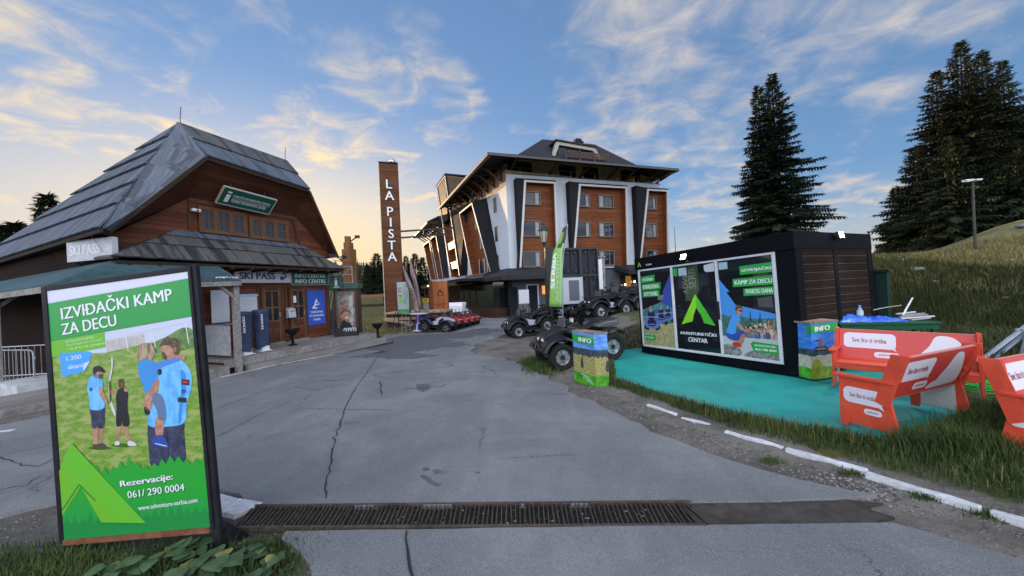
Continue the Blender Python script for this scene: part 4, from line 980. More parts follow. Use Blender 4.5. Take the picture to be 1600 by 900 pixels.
# far part of the wing roof
mb = MB(); f0, f1 = lw(28.5, 2.9, 14.0), lw(47, 2.9, 13.9); mb.slab([f0, f1, lw(47, -6, 18.5), lw(28.5, -6, 18.5)], up, .3, SHING); mb.poly([f0+Vector((0, 0, -.32)), f1+Vector((0, 0, -.32)), lw(47, 0, 14.6), lw(28.5, 0, 14.6)], UNDER); wr = mb.build('wing_roof', HT, recalc=False)
mb = MB(); mb.bar(f0+Vector((-.02, 0, -.2)), f1+Vector((-.02, 0, -.2)), .08, .34, FASC); mb.build('fascia', wr)
# eave brackets, one part each
for i in range(9):
    t = 1.0+i*2.15
    mb = MB(); mb.bar(lw(t, .05, 13.0), lw(t, 2.2, 14.35), .16, .2, BRK); mb.bar(lw(t, .1, 14.4), lw(t, 2.3, 14.2), .16, .2, BRK); mb.bar(lw(t, .12, 12.8), lw(t, .12, 14.4), .16, .18, BRK, (0, 1, 0)); mb.build('bracket', HT)
for i in range(8):
    t = 29.5+i*2.2
    mb = MB(); mb.bar(lw(t, .05, 12.4), lw(t, 2.2, 13.75), .16, .2, BRK); mb.bar(lw(t, .1, 13.8), lw(t, 2.5, 13.6), .16, .18, BRK); mb.build('bracket', HT)
for x in (.6, 5.2, 9.0, 12.6, 15.0, 17.6, 19.6):
    mb = MB(); mb.bar((x, 1.3, 13.7), (x+(.6 if x > 17 else 0), -1.6, 14.5), .16, .2, BRK); mb.build('bracket', HT)
# dormer with balcony
y0 = 1.0
mb = MB(); mb.prism([(5.8, 15.9), (12.55, 16.0), (11.35, 17.5), (6.5, 17.8)], lambda a, c_, d: Vector((a, d, c_)), y0+.4, y0+6, HDARK); dm = mb.build('dormer', HT)
mb = MB(); mb.prism([(5.8, 15.95), (6.15, 15.95), (6.8, 17.5), (11.1, 17.22), (12.15, 16.05), (12.55, 16.1), (11.35, 17.55), (6.5, 17.85)], lambda a, c_, d: Vector((a, d, c_)), y0, y0+.5, mat('dormer_rim', (.36, .33, .27), .6)); mb.build('rim', dm)
mb = MB(); mb.prism([(6.35, 17.9), (11.5, 17.58), (11.45, 17.72), (6.3, 18.05)], lambda a, c_, d: Vector((a, d, c_)), y0-.15, y0+5, SHING); mb.build('dormer_roof', dm)
mb = MB()
for a_, b_, zt_ in ((6.75, 7.8, 17.3), (8.0, 9.3, 17.2), (9.5, 11.0, 17.05)): mb.box(a_, b_, y0+.3, y0+.39, 16.3, zt_, HGL)
mb.build('pane', dm)
DKBR = mat('dark_balcony_timber', (.075, .048, .04), .7, ns=6)
mb = MB()
for k in range(3):
    a = 7.2+k*1.8
    for z_ in (15.95, 16.2, 16.45): mb.box(a, a+1.66, y0-.72, y0-.66, z_, z_+.2, DKBR)
for k in range(4): mb.box(7.06+k*1.8, 7.22+k*1.8, y0-.78, y0-.62, 15.6, 16.8, DKBR)
mb.build('balcony', dm)
mb = MB(); mb.box(11.2, 12.4, 5, 6, 18.6, 20.1, HDARK); mb.box(11.4, 12.2, 5.1, 5.9, 20.1, 20.4, HDARK); mb.build('chimney', rf)
# ground floor and skirt roofs
mb = MB(); mb.box(.3, 19.5, .3, D_, ZG, 3.6, GRND); lbox(mb, .3, 46, -8, -.3, ZG-.6, 3.6, mat('brown_ground_floor', (.06, .035, .022), .7)); gfl = mb.build('ground_floor', HT)
mb = MB(); mb.slab([Vector((-1.6, -2.2, 3.0)), Vector((7.5, -2.2, 3.0)), Vector((7.5, .1, 3.85)), Vector((-.05, .1, 3.85))], up, .4, SHING); mb.slab([Vector((-1.6, -2.2, 3.0)), Vector((-.05, .1, 3.85)), lw(14, .1, 3.85), lw(14, 2.1, 3.0)], up, .4, SHING)
mb.slab([Vector((12.6, -2.6, 3.2)), Vector((22, -2.6, 3.2)), Vector((22, .1, 3.9)), Vector((12.6, .1, 3.9))], up, .5, SHING)
sk = mb.build('skirt_roof', HT)
mb = MB(); mb.box(-1.5, 7.5, -2.15, -2.05, 2.55, 2.85, HDARK); mb.build('gutter', sk)
mb = MB()
for k in range(10):
    t = 4+k*.75; mb.bar(lw(t, 1.75, 3.15), lw(t+.45, 1.2, 3.6), .06, .06, FASC)
mb.bar(lw(3.8, 1.75, 3.18), lw(11.5, 1.75, 3.18), .06, .06, FASC); mb.bar(lw(3.8, 1.15, 3.62), lw(11.5, 1.15, 3.62), .06, .06, FASC); mb.build('roof_letter_lattice', sk)  # lattice standing in for unreadable sign letters on the roof
mb = MB(); mb.box(1.9, 3.0, .2, .3, ZG+.1, 2.0, HGL); mb.build('glass_door', HT)
mb = MB(); mb.box(1.75, 1.9, .15, .3, ZG, 2.1, RIM); mb.box(3.0, 3.15, .15, .3, ZG, 2.1, RIM); mb.box(1.9, 3.0, .15, .3, 2.0, 2.1, RIM); mb.build('door_frame', HT)
mb = MB(); mb.box(-.2, .75, .2, .3, ZG+.1, 1.9, HGL); mb.build('glass_door', HT)
mb = MB(); mb.box(3.6, 4.5, .2, .3, 1.0, 1.9, WARM); mb.build('lit_sign', HT)
mb = MB(); mb.box(5.2, 8.5, .2, .3, ZG+.3, 2.3, HGL); mb.build('shop_window', HT)
mb = MB(); mb.box(13.5, 19, .2, .3, ZG+.8, 2.7, GLASS); mb.build('shop_window', HT)
mb = MB()
for x in (14.2, 15.9, 17.8): mb.box(x, x+.7, .12, .2, ZG+.8, 2.6, mat('warm_wood_lit', (.22, .09, .03), .6, emit=(1, .45, .12), es=.05))
mb.build('entrance_panel', HT)
for k, (x, z) in enumerate(((13.9, 1.6), (15.2, 1.9), (17.2, 1.7))):
    mb = MB(); mb.ball((x, -.1, z), .12, mat('wall_lamp', (.8, .6, .3), .4, emit=(1, .6, .25), es=3.), 8, 6); mb.build('wall_lamp', HT)
# restaurant front on the wing side
mb = MB(); lbox(mb, 1.5, 14.5, .0, 1.4, -.2, 2.5, mat('restaurant_glass', (.012, .017, .017), .06, spec=.8)); mb.build('shop_window', HT)
mb = MB(); lbox(mb, 1.0, 15, .0, 1.55, ZG-.4, -.2, plank('dark_low_wall', (.05, .028, .018), .2, 2, 0, .3)); mb.build('low_wall', HT)
mb = MB(); lbox(mb, 3.0, 30, .2, 4.2, 2.75, 3.0, HDARK); lbox(mb, 6, 30, 4.0, 4.25, 2.4, 2.75, W_TRIM)
for k in range(5): lbox(mb, 15+k*3.2, 15.2+k*3.2, 3.8, 4.0, ZG-1, 2.75, W_TRIM)
mb.build('terrace_canopy', HT)
for k in range(4):
    mb = MB(); p = lw(14.8+k*2.4, 4.4, 2.7); mb.ball(p, .11, mat('wall_lamp', (.8, .6, .3)), 8, 6); mb.build('wall_lamp', HT)

# ------------------------------------------------------------------ sign tower with its beams
TW = at(600, 480, 32.5); TWB = -1.6
tx = Vector((.955, .30, 0)); TWM = frame((at(602, 480, 32.5).x, 32.5, 0), tx)
TWD = plank('tower_cladding', (.105, .042, .02), .2, 2, 0, .4, .6, .06, .5, .3)
t = thing('sign_tower', 'tall narrow timber sign tower reading LA PISTA in white letters', 'tower', TWM)
mb = MB(); mb.box(0, 1.62, 0, 1.7, TWB, 13.9, TWD); mb.build('shaft', t)
mb = MB(); mb.box(-.06, -.001, -.06, .12, TWB, 14.0, mat('lit_edge_tint', (.5, .42, .32), .5)); mb.box(1.621, 1.68, -.06, .12, TWB, 14.0, W_TRIM); mb.box(-.06, 1.68, -.06, 1.76, 13.92, 14.02, HDARK); mb.build('flashing', t)  # pale strip on the left paints in the sunlit edge
mb = MB(); mb.ball((1.1, .6, 14.25), (.4, .4, .3), CHROME, 12, 8); mb.cyl((1.1, .6, 13.95), (1.1, .6, 14.2), .3, m=CHROME); mb.build('siren', t, smooth=True)
pc = Pic((.81, -.05, 0), step=.03)
LET = mat('sign_letter_white', (.72, .72, .70), .45); LETS = mat('sign_letter_side', (.2, .2, .2), .6)
for ch, zz in zip('LAPISTA', (11.55, 10.48, 9.0, 8.0, 6.94, 5.87, 4.8)):
    vs_, fs_, tw, thh = glyphs(ch, 1., .03)
    pc.text(ch, 0, zz-.02, .82, LETS, 0, .012, al='c'); pc.text(ch, 0, zz, .82, LET, 1, .012, al='c')
pc.mb.build('lettering', t, recalc=False)
for zz in (5.2, 6.3, 7.4, 8.4, 9.4, 10.9, 11.95):
    mb = MB(); mb.box(.35, 1.3, -.04, .0, zz-.04, zz+.03, DKSTEEL); mb.build('letter_rail', t)
mb = MB(); bm1 = TWM.inverted() @ at(708, 356, 38); bm2 = TWM.inverted() @ at(708, 362, 38)
mb.bar((1.62, .5, 7.65), bm1, .16, .16, DKSTEEL); mb.bar((1.62, .9, 7.1), bm2+Vector((0, .8, -.1)), .16, .16, DKSTEEL); mb.bar((3.8, .55, 7.7), (3.8, 1.1, 7.2), .1, .1, DKSTEEL); mb.build('steel_beam', t)
# ------------------------------------------------------------------ black cabin with printed glass front (local: x along the front, y inwards)
CF = Vector((3.60, 9.99, -.185)); CX = Vector((.4027, -.9153, .034))
CM = frame(CF, CX); C_L = 3.98; C_D = 2.75; C_H = 2.66
CAB = mat('cabin_black_steel', (.005, .0055, .008), .6, ns=3, na=.25, spec=.15)
CPL = plank('cabin_boarding', (.016, .009, .0065), .13, 2, 0, .45, .8, .1, 1.9, .3, gloss=.1)
cb = thing('adventure_cabin', 'black adventure centre cabin with three printed glass panes and two lit floodlights', 'cabin', CM)
mb = MB(); mb.box(.0, C_L-.001, .12, C_D, .02, C_H-.02, CAB)
mb.box(0, C_L, 0, .12, 0, .2, CAB); mb.box(-.02, C_L+.02, -.03, C_D+.03, 2.33, C_H, CAB); mb.box(0, .1, 0, .12, .2, 2.33, CAB); mb.box(3.64, C_L, 0, .14, .2, 2.33, CAB); mb.box(C_L-.02, C_L+.02, .0, .2, 0, 2.33, CAB); mb.box(C_L-.02, C_L+.025, C_D-.2, C_D, 0, 2.33, CAB); mb.box(C_L-.02, C_L+.025, 1.25, 1.38, 0, 2.33, CAB)
mb.build('shell', cb, bevel=.008)
mb = MB(); mb.box(C_L-.02, C_L+.012, .2, 1.25, .1, 2.33, CPL); mb.box(C_L-.02, C_L+.012, 1.38, C_D-.2, .1, 2.33, CPL)
GAPB = mat('board_gap_batten', (.09, .065, .05), .7)
for k in range(14):
    zz = .18+k*.155
    for a, b_ in ((.21, 1.24), (1.39, C_D-.21)): mb.box(C_L+.012, C_L+.0145, a+.005*(k % 3), b_, zz, zz+.008, GAPB)
mb.build('side_boarding', cb)
PANES = [(.14, 1.2), (1.26, 2.42), (2.48, 3.6)]; Z0, Z1 = .24, 2.28
FR = mat('white_window_frame', (.55, .57, .62), .4, ns=5, na=.08)
mb = MB()
mb.box(.08, 3.66, -.02, .04, .185, .24, FR); mb.box(.08, 3.66, -.02, .04, 2.285, 2.33, FR)
for a, b_ in ((.08, .135), (1.2, 1.26), (2.42, 2.48), (3.6, 3.66)): mb.box(a, b_, -.025, .04, .24, 2.285, FR)
mb.box(2.43, 2.47, -.04, -.025, 1.0, 1.4, BLACK); mb.build('window_frame', cb, bevel=.004)
DG = mat('cabin_glass', (.010, .012, .016), .05, spec=.75)
mb = MB()
for a, b_ in PANES: mb.box(a, b_, .0, .02, Z0, Z1, DG)
mb.build('glass_front', cb)
G1 = P_('print_leaf_green', (.02, .32, .05)); G2 = P_('print_lime', (.20, .52, .02)); G3 = P_('print_bottle_green', (.01, .16, .05)); SKYB = P_('print_sky_blue', (.06, .26, .68)); SHIRT = P_('print_shirt_blue', (.06, .30, .75)); DEEP = P_('print_deep_blue', (.03, .07, .32)); SKIN = noisepic('print_skin', (.30, .145, .09), (.50, .28, .19), 13); DARKP = P_('print_black', (.02, .02, .025)); REDP = P_('print_red', (.5, .03, .02))
FOREST = noisepic('print_forest', (.01, .05, .05), (.10, .30, .34), 16, (1, 1, .35)); STRAW = noisepic('print_straw', (.20, .19, .06), (.45, .40, .22), 30, (1, 1, .4)); CROWD = noisepic('print_crowd', (.05, .12, .4), (.55, .50, .52), 20, lo=.42, hi=.58); CLIFF = noisepic('print_stone', (.08, .08, .08), (.35, .34, .32), 14); PGRASS = noisepic('print_grass', (.075, .19, .02), (.22, .37, .05), 40, (1, 1, 2.6), .30, .70, c3=(.30, .36, .11)); HILLP = noisepic('print_far_hills', (.02, .09, .07), (.07, .18, .16), 12); QUADP = noisepic('print_quad_group', (.008, .014, .05), (.11, .19, .48), 22, lo=.45, hi=.6); ROADP = P_('print_pale_ground', (.45, .47, .48))
def pane(i): a, b_ = PANES[i]; return Pic((a, -.002, Z0)), b_-a, Z1-Z0
def tr_(i):
    pc, w_, h_ = pane(i); return pc, (lambda pts: [(u*w_, (1-v)*h_) for u, v in pts]), w_, h_
pc, q, w_, h_ = tr_(0)
pc.poly(q([(0, .53), (.62, .43), (.74, .3), (.70, .305), (1, .06), (1, 1), (0, 1)]), DEEP, 1)
pc.poly(q([(0, .53), (.62, .43), (1, .5), (1, 1), (0, 1)]), FOREST, 2)
pc.poly(q([(0, .66), (.3, .72), (1, .7), (1, 1), (0, 1)]), STRAW, 3)
for bx, by, k in ((.84, .58, .75), (.62, .60, .9), (.30, .66, 1.25)):
    PV = P_('print_pale_violet', (.36, .36, .62)); QB = P_('print_quad_body', (.015, .02, .06)); QL = P_('print_quad_light', (.10, .18, .48))
    E_ = lambda pts: q([(bx+x*k, by+y*k*.52) for x, y in pts])
    for wx in (-.15, .15): pc.curve(E_([(wx-.06, .22), (wx-.055, .1), (wx, .06), (wx+.055, .1), (wx+.06, .22), (wx, .28)]), DARKP, 4, 3)
    pc.curve(E_([(-.2, .1), (-.16, -.02), (-.05, -.06), (.05, -.06), (.16, -.02), (.2, .1), (.12, .17), (-.12, .17)]), QL, 5, 3); pc.curve(E_([(-.11, .02), (0, -.03), (.11, .02), (.09, .12), (-.09, .12)]), QB, 6, 3)
    pc.line(*E_([(-.2, -.055), (.2, -.06)]), .016*k, PV, 7); pc.line(*E_([(-.09, .09), (.09, .09)]), .012*k, PV, 7)
    pc.curve(E_([(-.09, -.03), (-.08, -.17), (0, -.2), (.08, -.17), (.09, -.03)]), QB, 6, 3); pc.curve(E_([(-.045, -.22), (0, -.29), (.045, -.22), (.03, -.16), (-.03, -.16)]), P_('print_helmet', (.22, .24, .3)), 7, 3); pc.line(*E_([(-.03, -.22), (.03, -.22)]), .012*k, SKIN, 8)
pc.poly(q([(.0, .78), (.12, .80), (.3, .82), (.5, .79), (.75, .72), (1, .68), (1, 1), (0, 1)]), STRAW, 8)
for s_, x0, x1, y0, y1 in (('VOŽNJA', .03, .5, .075, .165), ('KVADOVA', .04, .68, .178, .265), ('ATV TOURS', .05, .62, .278, .36)):
    pc.poly(q([(x0, y1), (x1-.01, y1-.012), (x1, y0-.012), (x0, y0)]), G1, 5); pc.text(s_, (x0+.05)*w_, (1-y1+.02)*h_, .052*h_, PWHITE, 7, .04, wd=(x1-x0-.11)*w_, rot=.008)
pc.poly(q([(.01, .83), (.36, .85), (.42, .89), (.37, .935), (.01, .925)]), G1, 9); pc.text('REZERVACIJE', .03*w_, (1-.87)*h_, .022*h_, PWHITE, 10, .03, wd=.3*w_); pc.text('061/ 290 0004', .03*w_, (1-.91)*h_, .022*h_, PWHITE, 10, .03, wd=.3*w_)
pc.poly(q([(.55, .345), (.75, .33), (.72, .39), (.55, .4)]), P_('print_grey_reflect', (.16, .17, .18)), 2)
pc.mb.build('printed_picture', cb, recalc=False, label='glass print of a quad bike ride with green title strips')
pc, q, w_, h_ = tr_(1)
pc.poly(q([(.52, .34), (.92, .7), (.68, .675), (.64, .61), (.665, .615), (.52, .5), (.43, .61), (.45, .605), (.41, .66), (.14, .70)]), G2, 3)
pc.poly(q([(.52, .34), (.92, .7), (.68, .675), (.6, .55), (.52, .5)]), P_('print_mid_green', (.06, .40, .03)), 4)
pc.text('AVANTURISTIČKI', .5*w_, (1-.82)*h_, .045*h_, PWHITE, 3, .03, al='c', wd=.84*w_); pc.text('CENTAR', .5*w_, (1-.90)*h_, .05*h_, PWHITE, 3, .03, al='c', wd=.45*w_)
pc.poly(q([(.01, .02), (.12, .015), (.12, .105), (.07, .125), (.06, .105), (.01, .105)]), G1, 2); pc.rect(.15*w_, .35*w_, .885*h_, .98*h_, P_('print_pale_paper', (.33, .45, .50)), 2); pc.poly(q([(.76, .02), (.98, .005), (.98, .1), (.8, .1), (.76, .08)]), P_('print_pale_paper2', (.48, .52, .56)), 2)
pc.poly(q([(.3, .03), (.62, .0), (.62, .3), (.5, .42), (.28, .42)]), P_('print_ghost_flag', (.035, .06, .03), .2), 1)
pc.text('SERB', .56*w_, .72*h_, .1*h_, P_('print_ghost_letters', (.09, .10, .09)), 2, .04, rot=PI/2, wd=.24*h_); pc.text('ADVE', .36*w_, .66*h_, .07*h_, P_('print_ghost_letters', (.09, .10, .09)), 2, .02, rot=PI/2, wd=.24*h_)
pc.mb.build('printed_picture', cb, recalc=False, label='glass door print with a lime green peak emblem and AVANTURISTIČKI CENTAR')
pc, q, w_, h_ = tr_(2)
pc.poly(q([(0, .19), (.2, .33), (.14, .335), (.3, .47), (1, .56), (1, 1), (0, 1)]), SKYB, 1)
pc.poly(q([(0, .57), (.15, .59), (.35, .585), (.6, .61), (1, .6), (1, .8), (0, .8)]), HILLP, 2)
pc.poly(q([(0, .8), (.3, .79), (1, .80), (1, 1), (0, 1)]), ROADP, 3); pc.curve(q([(0, .9), (.2, .89), (.34, .93), (.3, 1.0), (0, 1)]), CLIFF, 4); pc.curve(q([(.42, 1), (.5, .94), (.7, .92), (1, .95), (1, 1)]), CLIFF, 4)
rnd = random.Random(12)
for k in range(15):
    cx, cy = .47+.5*rnd.random(), .68+.05*rnd.random(); cc_ = [SHIRT, PWHITE, P_('print_pink', (.55, .3, .36)), LGREY, DEEP, P_('print_sand', (.5, .42, .32))][k % 6]
    pc.curve(q([(cx-.06, .80), (cx-.055, cy+.04), (cx, cy+.02), (cx+.055, cy+.04), (cx+.06, .80)]), cc_, 4, 2); pc.curve(q([(cx-.026, cy), (cx, cy-.028), (cx+.026, cy), (cx, cy+.03)]), SKIN, 5, 3)
    pc.curve(q([(cx-.03, cy-.005), (cx, cy-.036), (cx+.03, cy-.005), (cx, cy-.018)]), [DARKP, P_('print_cap_white', (.6, .6, .6)), mat('print_hair_plain', (.1, .06, .035), .4)][k % 3], 6, 3)
    if k % 2: pc.line(*q([(cx+.04, cy+.05), (cx+.07, cy-.07)]), .022, SKIN, 5)
pc.line(*q([(.565, .7), (.56, .54)]), .018, DARKP, 5); pc.line(*q([(.7, .7), (.735, .56)]), .018, DARKP, 5)
pc.curve(q([(.08, .765), (.13, .69), (.2, .6), (.29, .565), (.36, .585), (.37, .63), (.31, .67), (.27, .74), (.28, .79), (.15, .80)]), SHIRT, 5)
pc.curve(q([(.31, .56), (.3, .52), (.34, .485), (.41, .49), (.425, .535), (.39, .575), (.34, .58)]), SKIN, 6); pc.curve(q([(.3, .53), (.3, .49), (.36, .472), (.42, .49), (.42, .51), (.36, .505), (.325, .53)]), mat('print_hair_plain', (.1, .06, .035), .4), 7); pc.line(*q([(.36, .53), (.425, .535)]), .03, DARKP, 8)
pc.curve(q([(.29, .66), (.36, .655), (.44, .72), (.52, .69), (.53, .71), (.46, .755), (.38, .74)]), SKIN, 6)
pc.curve(q([(.08, .765), (.2, .78), (.38, .73), (.46, .765), (.42, .80), (.27, .845), (.1, .82)]), DEEP, 7); pc.curve(q([(.36, .79), (.44, .77), (.4, .85), (.33, .88), (.3, .86)]), SKIN, 8); pc.curve(q([(.2, .865), (.3, .855), (.36, .885), (.34, .905), (.2, .895)]), REDP, 9)
for s_, x0, x1, y0, y1 in (('IZVIDJAČKI', .43, 1, .075, .165), ('KAMP ZA DECU', .28, 1, .20, .285), ('SVAKOG DANA', .47, 1, .305, .38)):
    pc.poly(q([(x0, y1), (x1, y1-.004), (x1, y0-.008), (x0, y0+.002)]), G1, 5); pc.text(s_, (x0+.04)*w_, (1-y1+.022)*h_, .044*h_, PWHITE, 7, .04, wd=(x1-x0-.06)*w_)
pc.poly(q([(.53, .86), (.57, .835), (1, .85), (1, .945), (.57, .93)]), G1, 8); pc.text('REZERVACIJE:', .6*w_, (1-.885)*h_, .022*h_, PWHITE, 10, .03, wd=.36*w_); pc.text('061/ 290 0004', .6*w_, (1-.92)*h_, .022*h_, PWHITE, 10, .03, wd=.36*w_)
pc.rect(.02*w_, .2*w_, .91*h_, .985*h_, P_('print_pale_paper', (.33, .45, .50)), 2)
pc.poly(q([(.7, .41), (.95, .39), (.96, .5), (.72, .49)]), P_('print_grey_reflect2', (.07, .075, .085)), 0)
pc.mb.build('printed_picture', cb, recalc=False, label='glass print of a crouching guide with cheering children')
pc = Pic((0, -.031, 2.33), step=.002); pc.poly([(.1, .08), (.17, .22), (.24, .08), (.2, .09), (.17, .15), (.14, .09)], P_('print_lime', (.20, .52, .02)), 1); pc.text('CENTAR', .4, .09, .04, PWHITE, 1, .03, wd=.22); pc.poly([(1.68, .03), (1.74, .07), (1.8, .03), (1.74, .05)], P_('print_lime', (.20, .52, .02)), 1); pc.mb.build('emblem', cb, recalc=False)
LAMP = mat('floodlight_face', (.9, .9, .85), .3, emit=(1, .98, .88), es=9.)
def flood(M, label):
    t = thing('floodlight', label, 'floodlight', M, 'lit floodlights on the cabin')
    mb = MB(); mb.box(-.085, .085, -.09, -.03, -.07, .07, BLACK); mb.build('housing', t, bevel=.008)
    mb = MB(); mb.box(-.07, .07, -.096, -.091, -.055, .055, LAMP); mb.build('lamp_face', t)
    mb = MB(); mb.tube([(-.09, -.05, -.02), (-.1, .0, .04), (.1, .0, .04), (.09, -.05, -.02)], .008, BLACK, 5); mb.build('bracket', t)
flood(CM @ Matrix.Translation((1.72, -.05, 2.47)) @ Matrix.Rotation(rad(-14), 4, 'X'), 'lit floodlight on the fascia above the cabin door')
flood(CM @ Matrix.Translation((C_L+.03, 1.38, 2.58)) @ Matrix.Rotation(PI/2, 4, 'Z') @ Matrix.Rotation(rad(-12), 4, 'X'), 'lit floodlight on the boarded side of the cabin')
for nm, o_, dr in (('a', (1.72, -.2, 2.42), 0), ('b', (C_L+.18, 1.38, 2.55), 1)):
    li = bpy.data.lights.new('floodlight_lamp', 'SPOT'); li.energy = 22; li.spot_size = rad(130); li.spot_blend = .6; li.color = (1, .97, .86); li.shadow_soft_size = .07
    lo = bpy.data.objects.new('floodlight_lamp', li); COL.objects.link(lo); lo.parent = cb; lo.location = o_
    lo.rotation_euler = (rad(-35), 0, 0) if dr == 0 else (rad(-35), 0, rad(90))
mb = MB(); mb.tube([(0, 0, 0), (.02, 0, .9)], [.012, .006], DKSTEEL, 6); o = mb.build('radio_mast'); o.matrix_world = CM @ Matrix.Translation((.35, 1.2, C_H)); tag(o, 'thin mast standing on the roof of the black cabin', 'mast')

# ------------------------------------------------------------------ promotional info counters
TOPM = plank('counter_top_wood', (.25, .19, .13), .2, 1, 0, .3)
def counter(Lp, Mp, Rp, h_, label, kind, sgn):
    t = thing('info_counter', label, 'info counter', Matrix.Translation(Mp), 'printed info counters')
    L_, R_ = Lp-Mp, Rp-Mp; L_.z = R_.z = 0; B_ = L_+R_
    pl = [L_, Vector((0, 0, 0)), R_, B_]; up = Vector((0, 0, 1))
    ins = lambda p: (B_/2).lerp(p, .985)
    mb = MB(); mb.prism([(ins(p).x, ins(p).y) for p in pl], lambda a, b_, d: Vector((a, b_, d)), 0, h_, P_('counter_body', (.05, .09, .12))); mb.build('body', t)
    mb = MB(); mb.prism([((B_/2).lerp(p, 1.06).x, (B_/2).lerp(p, 1.06).y) for p in pl], lambda a, b_, d: Vector((a, b_, d)), h_, h_+.03, TOPM); mb.build('counter_top', t)
    SK1 = noisepic('print_counter_sky', (.05, .20, .62), (.20, .42, .78), 5, (1, 1, 3)); SK2 = noisepic('print_counter_sky_deep', (.02, .14, .58), (.08, .28, .72), 4, (1, 1, 3)); FOR = noisepic('print_counter_forest', (.015, .03, .045), (.06, .09, .11), 18, (1, 1, .4)); YEL = noisepic('print_counter_meadow', (.18, .15, .04), (.48, .45, .17), 22, (1, 1, 2)); GRN = noisepic('print_counter_green', (.03, .22, .01), (.12, .45, .03), 9); SAND = noisepic('print_counter_sand', (.38, .35, .25), (.58, .55, .44), 20)
    mbp = MB()
    faces = [(L_, -L_.normalized(), L_.length, 0), (Vector((0, 0, 0)), R_.normalized(), R_.length, L_.length)]
    tot = L_.length+R_.length
    rnd = random.Random(8)
    for o_, r_, wd, off in faces:
        pc = Pic(o_, r_, (0, 0, 1), mbp); 
        # wavy wrinkled skin: a few vertical folds
        def band(z0, z1, m, l, am=0., n=12, am2=None):
            am2 = am if am2 is None else am2
            lo = [(wd*i/n, h_*(z0+am*math.sin(i*2.1+off*9))) for i in range(n+1)]; hi = [(wd*i/n, h_*(z1+am2*math.sin(i*1.7+off*7+1)*(1 if i % 2 else .4))) for i in range(n, -1, -1)]
            pc.poly(lo+hi, m, l)
        if kind == 1:
            band(.66, 1, SK1, 1); band(.46, .70, FOR, 2, 0, 46, .018); band(.2, .56, YEL, 3, 0, 12, .03); band(0, .22, GRN, 4, 0, 10, .02)
        else:
            band(.5, 1, SK2, 1); band(.38, .54, FOR, 2, 0, 46, .014); band(.14, .42, SAND, 3, 0, 10, .015); band(0, .2, GRN, 4, 0, 10, .015)
    pc = Pic(L_, -L_.normalized(), (0, 0, 1), mbp); wl2 = L_.length; pr2 = Pic((0, 0, 0), R_.normalized(), (0, 0, 1), mbp); wr2 = R_.length
    if kind == 1:
        pc.poly([(0, .80*h_), (wl2, .785*h_), (wl2, .94*h_), (0, .955*h_)], G1, 5); pc.text('INFO', wl2*.3, .825*h_, .085*h_, PWHITE, 7, .05, wd=wl2*.6, rot=-.02); pc.poly([(wl2*.65, .94*h_), (wl2, .90*h_), (wl2, .935*h_)], G2, 6)
        for bx, by in ((wl2*.42, .42),): pc.curve([(bx-.04, by*h_-.1), (bx-.03, by*h_+.06), (bx, by*h_+.13), (bx+.03, by*h_+.06), (bx+.04, by*h_-.1)], FOR, 5)
        pr2.curve([(wr2*.8, .3*h_), (wr2*.82, .44*h_), (wr2*.92, .5*h_), (wr2, .46*h_), (wr2, .3*h_)], FOR, 5)
        for k in range(3): pc.line((wl2*(.35+.1*k), (.2-.05*k)*h_), (wl2*(.75+.1*k), (.155-.05*k)*h_), .018, P_('print_pale_text', (.4, .6, .45)), 6)
    else:
        a = wl2*.78
        pc.poly([(a, .815*h_), (wl2, .825*h_), (wl2, .97*h_), (a, .955*h_)], G1, 5); pr2.poly([(0, .825*h_), (wr2, .84*h_), (wr2, .985*h_), (0, .97*h_)], G1, 5); pr2.text('INFO', wr2*.14, .855*h_, .088*h_, PWHITE, 7, .05, wd=wr2*.56, rot=.03)
        cx = wr2*.33; 
        for s_ in (-1, 1): pr2.curve([(cx+s_*.025-.012, .58*h_), (cx+s_*.025-.02, .68*h_), (cx+s_*.02, .75*h_), (cx+s_*.02+.02, .68*h_), (cx+s_*.025+.012, .58*h_)], P_('print_climber', (.35, .1, .08)), 6)
        pr2.line((cx-.12, .69*h_), (cx, .69*h_), .018, DARKP, 6); pr2.rect(cx-.12, cx+.14, .5*h_, .58*h_, DARKP, 5); pr2.rect(cx-.1, cx+.12, .52*h_, .555*h_, P_('print_brick', (.2, .18, .2)), 6)
        pr2.curve([(0, .02*h_), (wr2*.05, .3*h_), (wr2*.2, .36*h_), (wr2*.4, .24*h_), (wr2*.8, .1*h_), (wr2*.9, .02*h_)], noisepic('print_lime_leaf', (.15, .25, .01), (.40, .45, .03), 10), 5)
    mbp.build('printed_wrap', t, recalc=False)
counter(ground(898, 597), ground(931, 606), ground(952, 601), 1.06, 'info counter with a meadow print at the gravel edge before the quad', 1, 1)
zz_ = .0; cL = on_z(1241, 586, -.05); cMid = on_z(1270, 593.5, -.045); cR = on_z(1312, 587, -.04)
counter(cL, cMid, cR, .98, 'info counter with a blue sky print between the cabin corner and the red bench', 2, 1)

